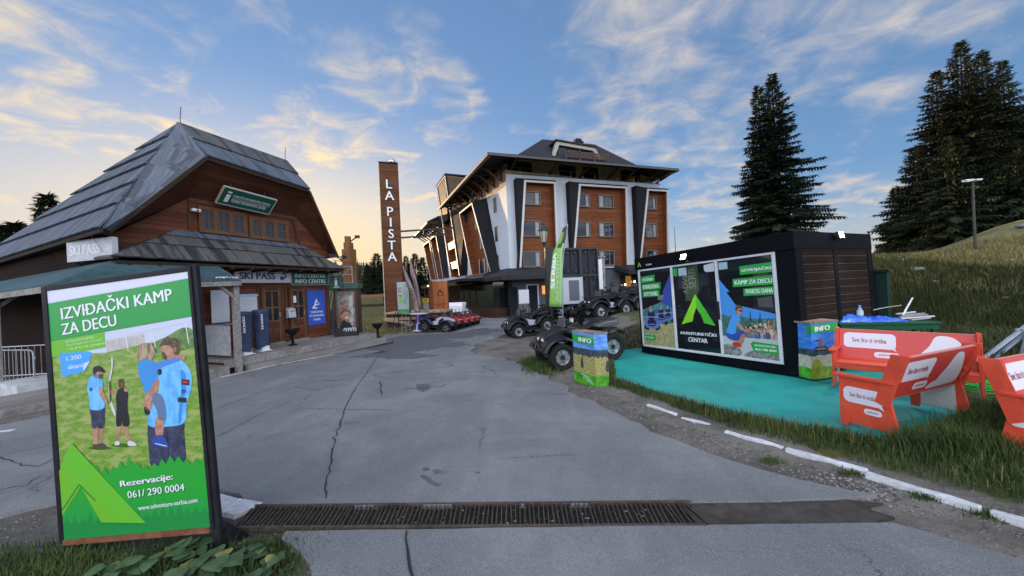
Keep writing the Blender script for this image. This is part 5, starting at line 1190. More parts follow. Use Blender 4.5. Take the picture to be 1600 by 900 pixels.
# ------------------------------------------------------------------ red benches
RED = scuffed('red_bench_paint', (.66, .072, .030), (.46, .13, .09), .55, .25, 9.); REDD = mat('red_bench_sticker', (.58, .05, .042), .38, ns=3, na=.08); BWH = P_('bench_bubble_white', (.68, .68, .74)); BTX = P_('bench_text_red', (.30, .03, .06)); INW = mat('bench_inner_white', (.58, .58, .56), .6, ns=5, na=.1)
BL = 1.5
def bubble(pc, x0, x1, y0, y1, flip=0):
    pc.rrect(x0, x1, y0, y1, min(.06, (y1-y0)*.35), BWH, 2); pc.poly([(x1-.07, y0+.02), (x1-.02, y0+.05), (x1+.005, y0-.025)], BWH, 3)
    pc.text('Sve što ti treba', (x0+x1)/2, (y0+y1)/2-(y1-y0)*.13, (y1-y0)*.3, BTX, 4, .012, al='c', wd=(x1-x0)*.66)
def tagp(pc, x0, x1, y0, y1): pc.rrect(x0, x1, y0, y1, (y1-y0)*.45, BWH, 2); pc.text('pekomat', (x0+x1)/2, y0+(y1-y0)*.3, (y1-y0)*.42, BTX, 4, .015, al='c', wd=(x1-x0)*.6)
def make_bench(M, label):
    t = thing('bench', label, 'bench', M, 'red benches with speech bubble stickers')
    for k in (0, 1):
        x = 0 if k == 0 else BL-.035; fn = lambda a, c_, d: Vector((d, a, c_))
        mb = MB(); prof = [(.5, 0), (.42, 0), (.415, .045), (.09, .045), (.08, 0), (-.03, 0), (.05, .4), (.06, .57), (.5, .57)]
        mb.prism(prof, fn, x, x+.035, RED); e = mb.build('side_panel', t, bevel=.004)
        mb = MB(); mb.box(x-.03, x+.065, .0, .54, .572, .605, RED); mb.build('armrest', e, bevel=.006)
        mb = MB(); mb.prism([(.055, .3), (.17, .36), (.11, .6), (.02, .9), (-.12, .9), (-.03, .6)], fn, x-.012 if k == 0 else x+.036, x-.001 if k == 0 else x+.047, RED)
        mb.prism([(.055, .42), (.10, .42), (.03, .9), (-.12, .9), (-.03, .6)], fn, x, x+.035, RED); mb.build('back_post', e, bevel=.004)
        mb = MB(); xi = x+.036 if k == 0 else x-.002; mb.prism([(.40, .05), (.09, .05), (.10, .37), (.40, .37)], fn, xi, xi+.001, INW); mb.build('inner_panel', e)
        pc = Pic((x-.002, .5, 0), (0, -1, 0), (0, 0, 1)) if k == 0 else Pic((x+.037, 0, 0), (0, 1, 0), (0, 0, 1))
        bubble(pc, .045, .40, .29, .47); tagp(pc, .23, .385, .19, .255); pc.mb.build('sticker', e, recalc=False)
    mb = MB(); mb.box(.036, BL-.036, .10, .5, .375, .405, RED); mb.box(.036, BL-.036, .47, .5, .30, .374, RED); mb.build('seat', t, bevel=.005)
    b0 = Vector((0, .115, .40)); b1 = Vector((0, -.055, .87)); ub = (b1-b0).normalized(); nb_ = Vector((0, ub.z, -ub.y))
    Mb = Matrix(((1, 0, 0, .036), (0, nb_.y, ub.y, b0.y), (0, nb_.z, ub.z, b0.z), (0, 0, 0, 1)))
    hb = (b1-b0).length; wb = BL-.072
    mb = MB(); mb.box(0, wb, -.022, 0, 0, hb, RED); bk_ = mb.build('backrest', t, bevel=.004, M=Mb)
    mb = MB(); mb.box(-.0, wb, -.024, .004, hb, hb+.012, mat('bench_top_edge', (.55, .22, .18), .5)); mb.build('top_edge', bk_)
    for side in (0, 1):
        pc = Pic((wb, .001, 0), (-1, 0, 0), (0, 0, 1)) if side == 0 else Pic((0, -.023, 0), (1, 0, 0), (0, 0, 1))
        pc.rect(.004, wb-.004, .02, hb-.004, REDD, 1)
        bubble(pc, .06, .66, .20, .45); tagp(pc, .42, .70, .06, .15)
        pc.curve([(.72, .03), (.80, .10), (.88, .12), (.93, .2), (1.0, .3), (1.06, .44), (1.16, .46), (1.25, .42), (1.33, .3), (1.38, .17), (1.36, .05), (1.2, .03), (.95, .025)], BWH, 2, 3)
        pc.mb.build('sticker', bk_, recalc=False)
    return t
gz = .0
def bench_at(x, y, dx_, dy_, dz, label): return make_bench(frame((x, y, base(y)+.14+dz), (dx_, dy_)), label)
bench_at(4.01, 3.73, .944, .33, -.0, 'red bench seen from behind facing away from the camera in the middle of the three')
bench_at(6.51, 4.92, -.64, .77, .0, 'red bench facing the camera beside the info counter and the cabin side')
bench_at(6.05, 3.83, -.95, -.3, .0, 'red bench cut off by the right edge of the photo')

# ------------------------------------------------------------------ big leaning advertising sign
BLp, BRp, TLp = at(103, 842, 2.74), at(330, 822, 2.66), at(75, 455, 2.817)
R_ = BRp-BLp; SW = R_.length; R_.normalize(); U_ = TLp-BLp; U_ = U_-R_*U_.dot(R_); SH = U_.length; U_.normalize(); N_ = R_.cross(U_)
SM = Matrix(((R_.x, -N_.x, U_.x, BLp.x), (R_.y, -N_.y, U_.y, BLp.y), (R_.z, -N_.z, U_.z, BLp.z), (0, 0, 0, 1)))
bs = thing('advertising_sign', 'tall leaning scout camp advertising sign in a black steel frame', 'sign', SM)
SB = mat('chipped_black_steel', (.018, .018, .022), .5, .2, ns=9, na=.4); RUST = mat('rusted_edge', (.16, .065, .035), .75, ns=14, na=.4)
mb = MB(); mb.box(0, SW, 0, .02, 0, SH, P_('sign_backing', (.55, .56, .6))); mb.build('panel', bs)
mb = MB(); mb.box(-.045, -.001, -.012, .03, -.03, SH+.04, SB); mb.box(0, SW, -.012, .03, SH+.001, SH+.04, SB); mb.box(SW+.001, SW+.026, -.012, .022, -.02, SH+.04, SB); mb.build('frame', bs, bevel=.004)
mb = MB(); mb.box(0, SW, -.02, .05, -.04, -.001, RUST); mb.build('bottom_rail', bs)
mb = MB(); mb.box(SW+.027, SW+.062, -.0, .035, -.03, SH+.05, SB); mb.box(SW+.027, SW+.075, -.01, .045, -.24, -.03, SB); mb.build('post', bs, bevel=.004)
for xx in (-.03, ): mb = MB(); mb.box(xx, xx+.05, .0, .05, -.22, -.03, SB); mb.bar((xx+.08, .02, -.04), (xx+.14, .02, -.2), .05, .05, SB); mb.build('leg', bs, bevel=.004)
mb = MB(); mb.bar((SW+.04, .05, -.02), (SW+.1, .2, -.24), .05, .05, SB); mb.build('leg', bs)
pc = Pic((0, -.002, 0), step=.0006)
def zp(X, Y):
    u = (X-(32+(Y-105)*.0667))/(388+(Y-55)*.02); fy = (Y-(105-50*u))/(690+10*u); return (u*SW, (1-fy)*SH)
Z = lambda pts: [zp(*p) for p in pts]
def uv(u, f): return (u*SW, (1-f)*SH)
UVs = lambda pts: [uv(*p) for p in pts]
PALE = P_('print_overcast', (.52, .56, .70)); BANNER = P_('print_banner_green', (.018, .29, .055)); LIME = P_('print_lime_green', (.14, .42, .025)); TAGB = P_('print_tag_blue', (.05, .33, .80))
pc.rect(0, SW, 0, SH, PALE, 1)
pc.poly(UVs([(0, .262), (.38, .28), (.7, .262), (1, .27), (1, .78), (0, .78)]), PGRASS, 2)
pc.curve(UVs([(.66, .3), (.72, .265), (.8, .25), (.86, .235), (.93, .22), (1, .235), (1, .3), (.85, .31)]), noisepic('print_hedge', (.04, .12, .02), (.16, .28, .08), 26), 3, 2)
pc.poly(UVs([(.39, .235), (.66, .225), (.66, .262), (.39, .278)]), noisepic('print_wall', (.38, .36, .36), (.5, .47, .44), 20), 3)
for u_ in (.53, .72, .95): pc.line(uv(u_, .2), uv(u_+.012, .285), .006, PWHITE, 4)
pc.line(uv(.39, .232), uv(1, .198), .004, LGREY, 4)
pc.poly(UVs([(0, .052), (1, .028), (1, .178), (0, .205)]), BANNER, 4); pc.poly(UVs([(0, .0), (1, 0), (1, .026), (0, .05)]), P_('print_overcast_top', (.60, .62, .74)), 4)
rt = math.atan(.025*SH/SW)
SHD = P_('print_letter_shadow', (.01, .10, .03))
for dd, m_, l_ in ((.005, SHD, 5), (0, PWHITE, 6)):
    pc.text('IZVIĐAČKI KAMP', .09*SW+dd, (1-.125)*SH-dd, .066*SH*.98, m_, l_, .022, wd=.79*SW, rot=rt); pc.text('ZA DECU', .085*SW+dd, (1-.188)*SH-dd, .046*SH, m_, l_, .022, wd=.395*SW, rot=rt)
pc.poly(UVs([(0, .205), (.385, .195), (.385, .258), (0, .272)]), LIME, 4); pc.line(uv(0, .2055), uv(1, .179), .004, G3, 5)
for k, (s_, wd) in enumerate((('KVADOVIMA', .2), ('VOŽNJA PO STAZI', .25), ('I ŠUMI PLANINE', .29))): pc.text(s_, .11*SW, (1-.222-.0155*k)*SH, .0105*SH, P_('print_pale_lime', (.42, .66, .38)), 5, .02, wd=wd*SW, rot=rt)
pc.curve(Z([(68, 283), (100, 280), (152, 277), (151, 300), (146, 315), (132, 333), (100, 341), (73, 345), (70, 315)]), TAGB, 5, 3); pc.poly(Z([(152, 303), (132, 333), (134, 310)]), P_('print_tag_curl', (.6, .66, .75)), 6)
pc.text('1.200', *zp(86, 303), .017*SH, P_('print_tag_text', (.5, .62, .8)), 6, .03, wd=.11*SW, rot=rt); pc.text('dinara', *zp(90, 327), .018*SH, P_('print_tag_text', (.5, .62, .8)), 6, .03, wd=.11*SW, rot=rt)
SHG = P_('print_grass_shadow', (.05, .12, .015))
for sx_, sy_, sw_ in ((178, 545, 34), (246, 537, 40)): pc.curve(Z([(sx_-sw_, sy_), (sx_, sy_-5), (sx_+sw_, sy_), (sx_, sy_+6)]), SHG, 4, 3)
# archery instructor
TRO = noisepic('print_shorts_navy', (.022, .026, .06), (.06, .068, .12), 18); HAIR = noisepic('print_hair', (.04, .022, .014), (.15, .09, .055), 40); SHOE = P_('print_shoe', (.08, .06, .05)); SHLT = noisepic('print_shirt_light', (.085, .35, .74), (.19, .52, .86), 16, (1, 1, .5)); SHSH = P_('print_shirt_fold', (.045, .25, .62)); SKN2 = P_('print_skin_fold', (.30, .14, .085))
pc.curve(Z([(158, 486), (172, 486), (173, 515), (170, 538), (160, 538), (158, 512)]), SKIN, 5); pc.curve(Z([(174, 486), (187, 486), (186, 510), (185, 534), (176, 534), (176, 510)]), SKIN, 5)
pc.curve(Z([(158, 536), (172, 534), (172, 545), (159, 546)]), SHOE, 6); pc.curve(Z([(175, 533), (186, 532), (197, 540), (194, 546), (175, 545)]), SHOE, 6)
pc.curve(Z([(152, 434), (190, 432), (191, 460), (189, 488), (173, 489), (171, 470), (169, 489), (156, 488), (154, 460)]), TRO, 6)
pc.curve(Z([(146, 362), (152, 349), (164, 342), (178, 346), (186, 356), (187, 390), (190, 434), (153, 438), (149, 405), (144, 385)]), SHLT, 7)
pc.curve(Z([(160, 345), (160, 330), (168, 322), (184, 324), (187, 338), (182, 350), (170, 351)]), SKIN, 7); pc.curve(Z([(160, 335), (161, 322), (172, 317), (184, 320), (194, 335), (184, 335), (172, 333), (164, 343)]), DARKP, 8); pc.curve(Z([(176, 341), (186, 341), (184, 352), (177, 354)]), HAIR, 8)
pc.curve(Z([(178, 372), (187, 385), (196, 408), (200, 420), (196, 424), (188, 414), (176, 392)]), SKIN, 8); pc.rect(*[c for c in (zp(150, 378)[0], zp(158, 378)[0], zp(150, 388)[1], zp(150, 378)[1])], DEEP, 8)
# boy with the bow
pc.curve(Z([(226, 478), (236, 478), (234, 505), (230, 528), (222, 528), (224, 502)]), SKIN, 5); pc.curve(Z([(244, 478), (253, 478), (256, 500), (263, 527), (256, 529), (247, 505)]), SKIN, 5); pc.curve(Z([(220, 527), (231, 526), (231, 536), (219, 536)]), LGREY, 6); pc.curve(Z([(255, 527), (264, 525), (278, 533), (276, 538), (256, 538)]), LGREY, 6)
pc.curve(Z([(223, 398), (232, 381), (250, 381), (256, 400), (254, 430), (259, 480), (242, 484), (239, 470), (236, 484), (223, 482), (224, 440)]), DARKP, 6); pc.curve(Z([(229, 366), (232, 356), (242, 355), (246, 366), (244, 378), (233, 379)]), HAIR, 7)
pc.curve(Z([(226, 388), (214, 386), (206, 389), (207, 394), (222, 397)]), SKIN, 7); pc.curve(Z([(246, 380), (256, 383), (254, 389), (246, 388)]), SKIN, 7)
pc.curve(Z([(211, 292), (215, 300), (213, 330), (207, 360), (206, 385), (211, 415), (222, 448), (218, 455), (207, 425), (203, 390), (204, 355), (210, 325)]), LGREY, 7); pc.curve(Z([(204, 365), (208, 365), (210, 415), (206, 415)]), HAIR, 8)
# big man carrying a child, seen from behind
pc.curve(Z([(310, 478), (330, 474), (402, 474), (407, 500), (410, 540), (411, 588), (385, 592), (366, 592), (340, 594), (318, 594), (311, 540)]), TRO, 5)
pc.line(zp(362, 500), zp(366, 590), .006, DARKP, 6)
pc.curve(Z([(330, 322), (350, 304), (380, 298), (402, 304), (420, 325), (428, 352), (424, 390), (414, 425), (408, 474), (360, 486), (312, 483), (316, 440), (334, 400), (340, 370)]), SHLT, 6)
pc.curve(Z([(398, 330), (412, 345), (410, 395), (402, 440), (400, 470), (392, 474), (394, 430), (400, 380)]), SHSH, 7, 4); pc.curve(Z([(352, 420), (360, 440), (356, 478), (345, 482), (350, 450)]), SHSH, 7, 4)
pc.curve(Z([(346, 276), (345, 260), (352, 246), (372, 240), (390, 247), (395, 265), (392, 285), (390, 302), (372, 306), (356, 302), (350, 292)]), SKIN, 6); pc.curve(Z([(342, 264), (350, 247), (372, 239), (392, 247), (396, 268), (392, 287), (380, 285), (376, 270), (366, 262), (352, 262)]), HAIR, 7); pc.curve(Z([(347, 279), (354, 280), (362, 292), (360, 303), (350, 297)]), HAIR, 7); pc.curve(Z([(379, 268), (385, 266), (386, 278), (380, 280)]), SKN2, 8)
pc.curve(Z([(333, 350), (342, 366), (332, 395), (318, 420), (322, 432), (312, 444), (300, 430), (300, 408), (314, 385), (325, 362)]), SKIN, 7)
pc.curve(Z([(300, 432), (312, 436), (316, 450), (303, 452)]), DARKP, 7)
pc.curve(Z([(284, 312), (292, 302), (306, 299), (322, 303), (334, 320), (338, 345), (322, 372), (306, 395), (298, 375), (287, 345)]), SHSH, 8); pc.curve(Z([(318, 314), (345, 306), (375, 299), (395, 295), (398, 303), (370, 313), (342, 325), (322, 330)]), P_('print_sleeve', (.06, .22, .62)), 9); pc.curve(Z([(392, 290), (402, 286), (411, 292), (408, 301), (396, 301)]), SKIN, 10)
pc.curve(Z([(282, 282), (284, 262), (300, 254), (320, 258), (329, 275), (326, 293), (316, 302), (302, 297), (291, 303), (282, 297)]), noisepic('print_hair_fair', (.12, .075, .045), (.42, .31, .2), 28, (1, 1, .25)), 9)
pc.curve(Z([(326, 395), (346, 398), (356, 425), (358, 462), (352, 468), (338, 464), (334, 440), (322, 415)]), P_('print_jeans', (.12, .17, .30)), 8); pc.curve(Z([(330, 465), (352, 466), (350, 510), (333, 512)]), SKIN, 8); pc.curve(Z([(325, 518), (340, 508), (352, 512), (366, 535), (360, 543), (340, 541), (322, 533)]), DEEP, 9); pc.line(zp(330, 531), zp(362, 539), .007, LGREY, 10)
for (x_, y_, w_, h_) in ((402, 355, 20, 17), (392, 405, 22, 15)): pc.poly(Z([(x_, y_), (x_+w_, y_+2), (x_+w_, y_+h_), (x_-2, y_+h_-2)]), DARKP, 8)
pc.poly(Z([(404, 359), (419, 361), (418, 367), (403, 365)]), P_('print_red', (.5, .03, .02)), 9); pc.curve(Z([(399, 388), (406, 382), (413, 388), (406, 396)]), DEEP, 8, 3); pc.curve(Z([(336, 330), (346, 326), (348, 340), (338, 343)]), DARKP, 8, 2)
# green foot of the poster with a serrated edge, emblem and contact lines
jag = [(0, .76), (.05, .74)]
rnd = random.Random(3); n = 26
for i in range(n+1):
    u_ = .26+.74*i/n; jag.append((u_, .735+.012*math.sin(i*.6)+(.014 if i % 2 else -.012)+rnd.uniform(-.005, .005)))
pc.poly(UVs(jag+[(1, .72), (1, 1), (0, 1)]), P_('print_foot_green', (.022, .32, .035)), 11)
def pines(y0, h_, m, l, seed, n):
    r2 = random.Random(seed); pts = [(0, 1), (0, y0)]
    for i in range(n): u_ = i/n; hh = h_*r2.uniform(.4, 1); pts += [(u_, y0), (u_+.5/n, y0-hh)]
    pc.poly(UVs(pts+[(1, y0), (1, 1)]), m, l)
pines(.90, .05, P_('print_foot_pines', (.02, .30, .05)), 12, 5, 22); pines(.945, .05, P_('print_foot_pines_dark', (.015, .23, .05)), 13, 9, 18)
pc.poly(UVs([(.10, .622), (.575, .965), (.27, .948), (.145, .80), (0, .905), (0, .73)]), LIME, 14); pc.poly(UVs([(.10, .622), (.575, .965), (.40, .955), (.02, .70)]), P_('print_lime_shade', (.12, .44, .03)), 15)
pc.line(uv(.135, .79), uv(-.0, .885), .008, G3, 16); pc.line(uv(.135, .79), uv(.24, .86), .008, G3, 16); pc.line(uv(.27, .948), uv(.575, .966), .008, G3, 16)
for dd, m_, l_ in ((.004, SHD, 15), (0, PWHITE, 16)):
    pc.text('Rezervacije:', .42*SW+dd, (1-.822)*SH-dd, .030*SH, m_, l_, .03, wd=.365*SW, rot=rt); pc.text('061/ 290 0004', .465*SW+dd, (1-.862)*SH-dd, .027*SH, m_, l_, .012, wd=.39*SW, rot=rt)
pc.text('www.adventure-serbia.com', .53*SW, (1-.912)*SH, .017*SH, PWHITE, 16, .015, wd=.405*SW, rot=rt)
pc.mb.build('printed_picture', bs, recalc=False)
# ------------------------------------------------------------------ spruces
def leafmat(name, c1, c2, ns=1.2):
    M = bpy.data.materials.new(name); M.use_nodes = True; nt = NT(M.node_tree); b = M.node_tree.nodes['Principled BSDF']
    tc = nt.n('ShaderNodeTexCoord').outputs['Object']; f = nt.ss(nt.noise(tc, ns, 4, .7), .35, .65)
    wn = nt.n('ShaderNodeNewGeometry').outputs['Random Per Island']
    c = nt.mix(nt.m('ADD', nt.m('MULTIPLY', f, .6), nt.m('MULTIPLY', wn, .4)), c1, c2); nt.L.new(c, b.inputs['Base Color']); b.inputs['Roughness'].default_value = .75; b.inputs['Specular IOR Level'].default_value = .25
    return M
NEED = leafmat('spruce_needles', (.012, .021, .012), (.032, .048, .022)); NEEDW = leafmat('spruce_needles_brown', (.014, .021, .011), (.042, .044, .020)); BARK = mat('bark', (.022, .018, .015), .9, ns=8, na=.4, bump=.4)
def spruce_mesh(h, rb, seed, fine=1., bare=.06, droop=.25, gap=.06):
    rnd = random.Random(seed); V = []; F = []
    def spray(p, d, L, wd, up):
        d = d.normalized(); s_ = d.cross(up); 
        if s_.length < 1e-3: s_ = Vector((1, 0, 0))
        s_.normalize(); o = len(V)
        q = p+d*L*.45; e = p+d*L+Vector((0, 0, -L*.12))
        V.extend([p, q+s_*wd, e, q-s_*wd]); F.append((o, o+1, o+2, o+3))
    z = h*bare; TB = MB()
    while z < h*.985:
        f = (z-h*bare)/(h*(1-bare)); r = rb*(1-f)**.93*(1+.10*math.sin(z*1.3+seed))+.12
        nb = int(lerp(9, 5, f))
        if rnd.random() < gap*.4: r *= .75
        a0 = rnd.uniform(0, 6.28)
        for k in range(nb):
            if rnd.random() < gap: continue
            a = a0+6.283*k/nb+rnd.uniform(-.3, .3); L = r*rnd.choice((rnd.uniform(.5, .8), rnd.uniform(.8, 1.0), rnd.uniform(.98, 1.22)))
            rise = lerp(-.10, .55, f**1.3)+rnd.uniform(-.14, .14); out = Vector((math.cos(a), math.sin(a), 0))
            pts = []; n = max(3, int(L/(.30/fine)))
            for j in range(n+1):
                t = j/n; pts.append(out*(L*t)+Vector((0, 0, z+L*(rise*t-droop*t*t*1.5+.20*t**3))))
            if L > 1.2: TB.tube([pts[0], pts[n//2], pts[-1]], [.025*L/3, .013*L/3, .004], BARK, 4, False)
            for j in range(1, n+1):
                p = pts[j]; dr = (pts[j]-pts[j-1]).normalized(); t = j/n
                side = dr.cross(Vector((0, 0, 1))).normalized(); ln = (.34+.5*(1-abs(t-.45)))*min(1, .5+L*.25)/fine**.5
                for sg in (-1, 1, -.4, .4):
                    d = (dr*.75+side*sg*rnd.uniform(.5, 1.0)+Vector((0, 0, rnd.uniform(-.35, .05)))); spray(p+Vector((0, 0, rnd.uniform(-.05, .05))), d, ln*rnd.uniform(.7, 1.2), ln*.17, Vector((0, 0, 1)))
                for _q in (0, 1): spray(p, dr*.4+side*rnd.uniform(-.6, .6)+Vector((0, 0, -.8)), ln*rnd.uniform(.4, .85), ln*.16, side)
            spray(pts[-1], pts[-1]-pts[-2], .35, .06, Vector((0, 0, 1)))
        z += lerp(.45, .25, f)*rnd.uniform(.8, 1.2)/fine**.5*(h/18)**.35
    for k in range(6): spray(Vector((0, 0, h*.985-k*.14)), Vector((math.cos(k*2.4)*.5, math.sin(k*2.4)*.5, .8)), .5, .05, Vector((1, 0, 0)))
    return V, F, TB
def spruce(name, M, label, h, rb, seed, m=NEED, group=None, **kw):
    V, F, TB = spruce_mesh(h, rb, seed, **kw)
    t = thing(name, label, 'tree', M, group)
    mb = MB(); mb.add(V, F, m); mb.build('crown', t, recalc=False)
    TB.tube([(0, 0, -.8), (0, 0, h*.3), (0, 0, h*.7), (0, 0, h)], [h*.0135, h*.011, h*.006, .01], BARK, 8); TB.build('trunk', t)
    return t
def tree_at(px, pyt, Y, rb, seed, label, zb=None, m=NEED, group=None, name='spruce_tree', **kw):
    top = at(px, pyt, Y); zb = T(top.x, Y)-.2 if zb is None else zb
    return spruce(name, Matrix.Translation((top.x, Y, zb)), label, top.z-zb, rb, seed, m, group, **kw)
tree_at(1206, 114, 33, 4.9, 11, 'tallest dark spruce alone behind the black cabin', zb=-.6, fine=1.6)
tree_at(1184, 130, 34, 3.3, 12, 'slimmer spruce pressed against the left flank of the spruce behind the cabin', zb=-.6, fine=1.5, gap=.09)
GR_ = 'spruces on the grass ridge'
tree_at(1500, 62, 37, 4.9, 21, 'tallest spruce of the ridge clump with brown tinted needles', m=NEEDW, group=GR_, fine=1.3)
tree_at(1462, 108, 39, 4.6, 22, 'brown tinted spruce left of the tallest one on the ridge', m=NEEDW, group=GR_, fine=1.2)
tree_at(1533, 78, 38, 5.0, 23, 'dark spruce with ragged upswept boughs right of the tallest ridge spruce', group=GR_, fine=1.2, gap=.14)
tree_at(1566, 92, 42, 4.6, 24, 'dark broad spruce second from the right edge of the photo', group=GR_, fine=1.15, gap=.1)
tree_at(1620, 130, 36, 4.6, 25, 'dark spruce cut by the right edge of the photo', group=GR_, fine=1.15)
tree_at(1432, 225, 38, 4.3, 26, 'medium dark spruce on the left slope of the ridge clump', group=GR_, fine=1.2)
tree_at(1399, 290, 42, 2.8, 27, 'small spruce standing free at the left end of the ridge clump', m=NEEDW, group=GR_, fine=1.)
tree_at(1480, 215, 33, 4., 28, 'lower dark spruce in front of the tallest ridge spruce', group=GR_, fine=1.2)
tree_at(1590, 235, 31, 3.6, 29, 'lower dark spruce behind the lamp mast at the right', group=GR_, fine=1.2)
tree_at(1545, 245, 34, 3.2, 30, 'lower dark spruce standing directly behind the lamp mast', group=GR_, fine=1.2)
tree_at(1418, 318, 40, 2.6, 34, 'short dark spruce tucked beside the small free spruce', group=GR_, fine=1.2)
# far conifers left and middle: three meshes copied
rndT = random.Random(31)
protos = []
def far_tree(px, pyt, Y, label, group, k, rb=None, zb=None):
    top = at(px, pyt, Y); zb = T(top.x, Y)-.5 if zb is None else zb; h = top.z-zb
    if len(protos) <= k:
        t = spruce('spruce_tree', Matrix.Translation((top.x, Y, zb)), label, 10., 2.6, 70+k, [NEED, NEEDW, NEED][k], group, fine=.7); protos.append(t)
        t.matrix_world = Matrix.Translation((top.x, Y, zb)) @ Matrix.Diagonal((h/10*(rb or 1), h/10*(rb or 1), h/10, 1)); return t
    return copy_tree(protos[k], Matrix.Translation((top.x, Y, zb)) @ Matrix.Rotation(rndT.uniform(0, 6), 4, 'Z') @ Matrix.Diagonal((h/10*(rb or 1), h/10*(rb or 1), h/10, 1)), label, group)
GL = 'conifers beyond the ticket house'
far_tree(74, 303, 60, 'tall pointed conifer rising above the far roof edge of the ticket house', GL, 0, .9, -6)
for i, (px, py, Y) in enumerate([(-20, 345, 70), (10, 350, 72), (24, 347, 66), (40, 362, 74), (47, 352, 68), (60, 372, 76), (88, 365, 72), (-45, 340, 70)]):
    far_tree(px, py, Y, ['conifer at the left edge of the far clump beyond the ticket house', 'conifer second from the left edge in the far clump beyond the ticket house', 'taller conifer in the far clump left of the roof slope', 'low conifer in the middle of the far clump left of the roof slope', 'pointed conifer of the far clump nearest the roof slope', 'lowest conifer touching the grey roof edge', 'conifer mostly hidden behind the grey roof slope', 'conifer just outside the left edge beyond the ticket house'][i], GL, (i+1) % 3, 1.2, -6)
GM = 'conifers behind the sign tower'
for i, (px, py, Y, rr) in enumerate([(574, 414, 74, 1.5), (588, 396, 72, 1.5), (600, 410, 70, 1.4), (563, 440, 76, 1.5), (634, 400, 80, 1.3), (648, 396, 78, 1.3), (660, 402, 76, 1.2), (641, 412, 74, 1.3), (582, 430, 66, 1.5)]):
    far_tree(px, py, Y, ['rounded conifer on the left of the group behind the sign tower', 'tallest conifer left of the sign tower', 'conifer half hidden by the left edge of the sign tower', 'low conifer farthest left behind the sign tower', 'conifer just right of the sign tower', 'tallest conifer between the sign tower and the hotel', 'conifer touching the far end of the hotel wing', 'shorter conifer between the tower and the hotel', 'low conifer in front of the group left of the tower', 'conifer behind the brown feather flags'][i], GM, i % 3, rr)
for i, (px, py, Y) in enumerate([(1372, 385, 60), (1385, 392, 62), (1392, 380, 64)]):
    far_tree(px, py, Y, ['orange tinted conifer low behind the right end of the cabin', 'low conifer between the cabin and the ridge spruces', 'small conifer at the foot of the ridge spruces'][i], 'conifers behind the cabin end', 1, 1.4)
# wooded skyline far off, reads as one mass
mb = MB(); rnd = random.Random(77); FARW = leafmat('far_wood', (.020, .028, .016), (.05, .05, .022), .08)
for i in range(260):  # taller trees added toward the sun to keep its light off the ground
    az = rad(rnd.uniform(-43, -17)); dd = rnd.uniform(170, 200); x, y = dd*math.sin(az), dd*math.cos(az); z0 = T(x, y)-4
    mb.cyl((x, y, z0), (x, y, rnd.uniform(13.5, 17.5)), rnd.uniform(3.5, 5), .05, FARW, 6)
for i in range(520):
    az = rad(rnd.uniform(-62, 62)); dd = rnd.uniform(190, 260); x, y = dd*math.sin(az), dd*math.cos(az); hh = rnd.uniform(5, 9); z0 = T(x, y)-6
    mb.cyl((x, y, z0), (x, y, z0+6+hh), rnd.uniform(2.6, 4), .05, FARW, 6)
o = mb.build('distant_wood'); struct(o, 'stuff')

# ------------------------------------------------------------------ quad bikes (local: x forward, y left, z up, wheels on z = 0)
PL_BLK = mat('quad_black_plastic', (.007, .007, .008), .42, ns=12, na=.25); PL_GRY = mat('quad_grey_plastic', (.075, .078, .085), .38); PL_WHT = mat('quad_white_plastic', (.50, .50, .55), .35, coat=.3); PL_SLV = mat('quad_silver_blue', (.46, .48, .60), .35, coat=.3); PL_RED = mat('quad_red_plastic', (.32, .011, .013), .3, coat=.5); SEATM = mat('quad_seat', (.018, .018, .02), .6, ns=30, na=.2)
HEADL = mat('headlight_glass', (.55, .57, .6), .12, spec=.8); TAILR = mat('tail_lens', (.35, .02, .015), .25)
WB = 1.36; TRK = .46; WR = .325
def wheel(cx, cy, root, rimm, spokes, r=WR, wd=.25):
    s = 1 if cy > 0 else -1
    prof = [(r*.55, -wd*.36), (r*.72, -wd*.5), (r*.9, -wd*.47), (r*.98, -wd*.3), (r, 0), (r*.98, wd*.3), (r*.9, wd*.47), (r*.72, wd*.5), (r*.55, wd*.36)]
    Mw = Matrix.Translation((cx, cy, r)) @ Matrix.Rotation(PI/2, 4, 'X')
    vs = []; n = 28
    for (rr, zz) in prof:
        for j in range(n):
            q = 2*PI*j/n; k = rr*(1+(.022 if (j % 2) and rr > r*.85 else 0)); vs.append(Mw @ Vector((k*math.cos(q), k*math.sin(q), zz)))
    fs = [(i*n+j, i*n+(j+1) % n, (i+1)*n+(j+1) % n, (i+1)*n+j) for i in range(len(prof)-1) for j in range(n)]
    fs += [((len(prof)-1)*n+j, (len(prof)-1)*n+(j+1) % n, (j+1) % n, j) for j in range(n)]
    mb = MB(); mb.add(vs, fs, RUBBER); w_ = mb.build('wheel', root, smooth=True, ang=40)
    Mr = Matrix.Translation((cx, cy, r)) @ Matrix.Rotation(-PI/2*s, 4, 'X')
    mb = MB(); mb.lathe([(r*.56, -.07), (r*.60, .07), (r*.60, .09), (r*.55, .09), (r*.54, .03)], m=rimm, n=22, M=Mr); mb.lathe([(r*.53, -.02), (r*.53, -.01), (.05, -.0)], m=BLACK, n=22, M=Mr)
    mb.lathe([(.065, -.02), (.065, .07), (.045, .085), (.0, .085)], m=BLACK, n=12, M=Mr)
    mb.build('rim', w_, smooth=True, ang=30)
    mb = MB()
    for k in range(spokes):
        a = 2*PI*k/spokes; 
        for da in (-.16, .16):
            p0_ = Mr @ Vector((.06*math.cos(a), .06*math.sin(a), .07)); p1_ = Mr @ Vector((r*.55*math.cos(a+da), r*.55*math.sin(a+da), .065)); mb.bar(p0_, p1_, .026, .022, CHROME, Mr.to_3x3() @ Vector((0, 0, 1)))
    mb.build('spokes', w_)
    return w_
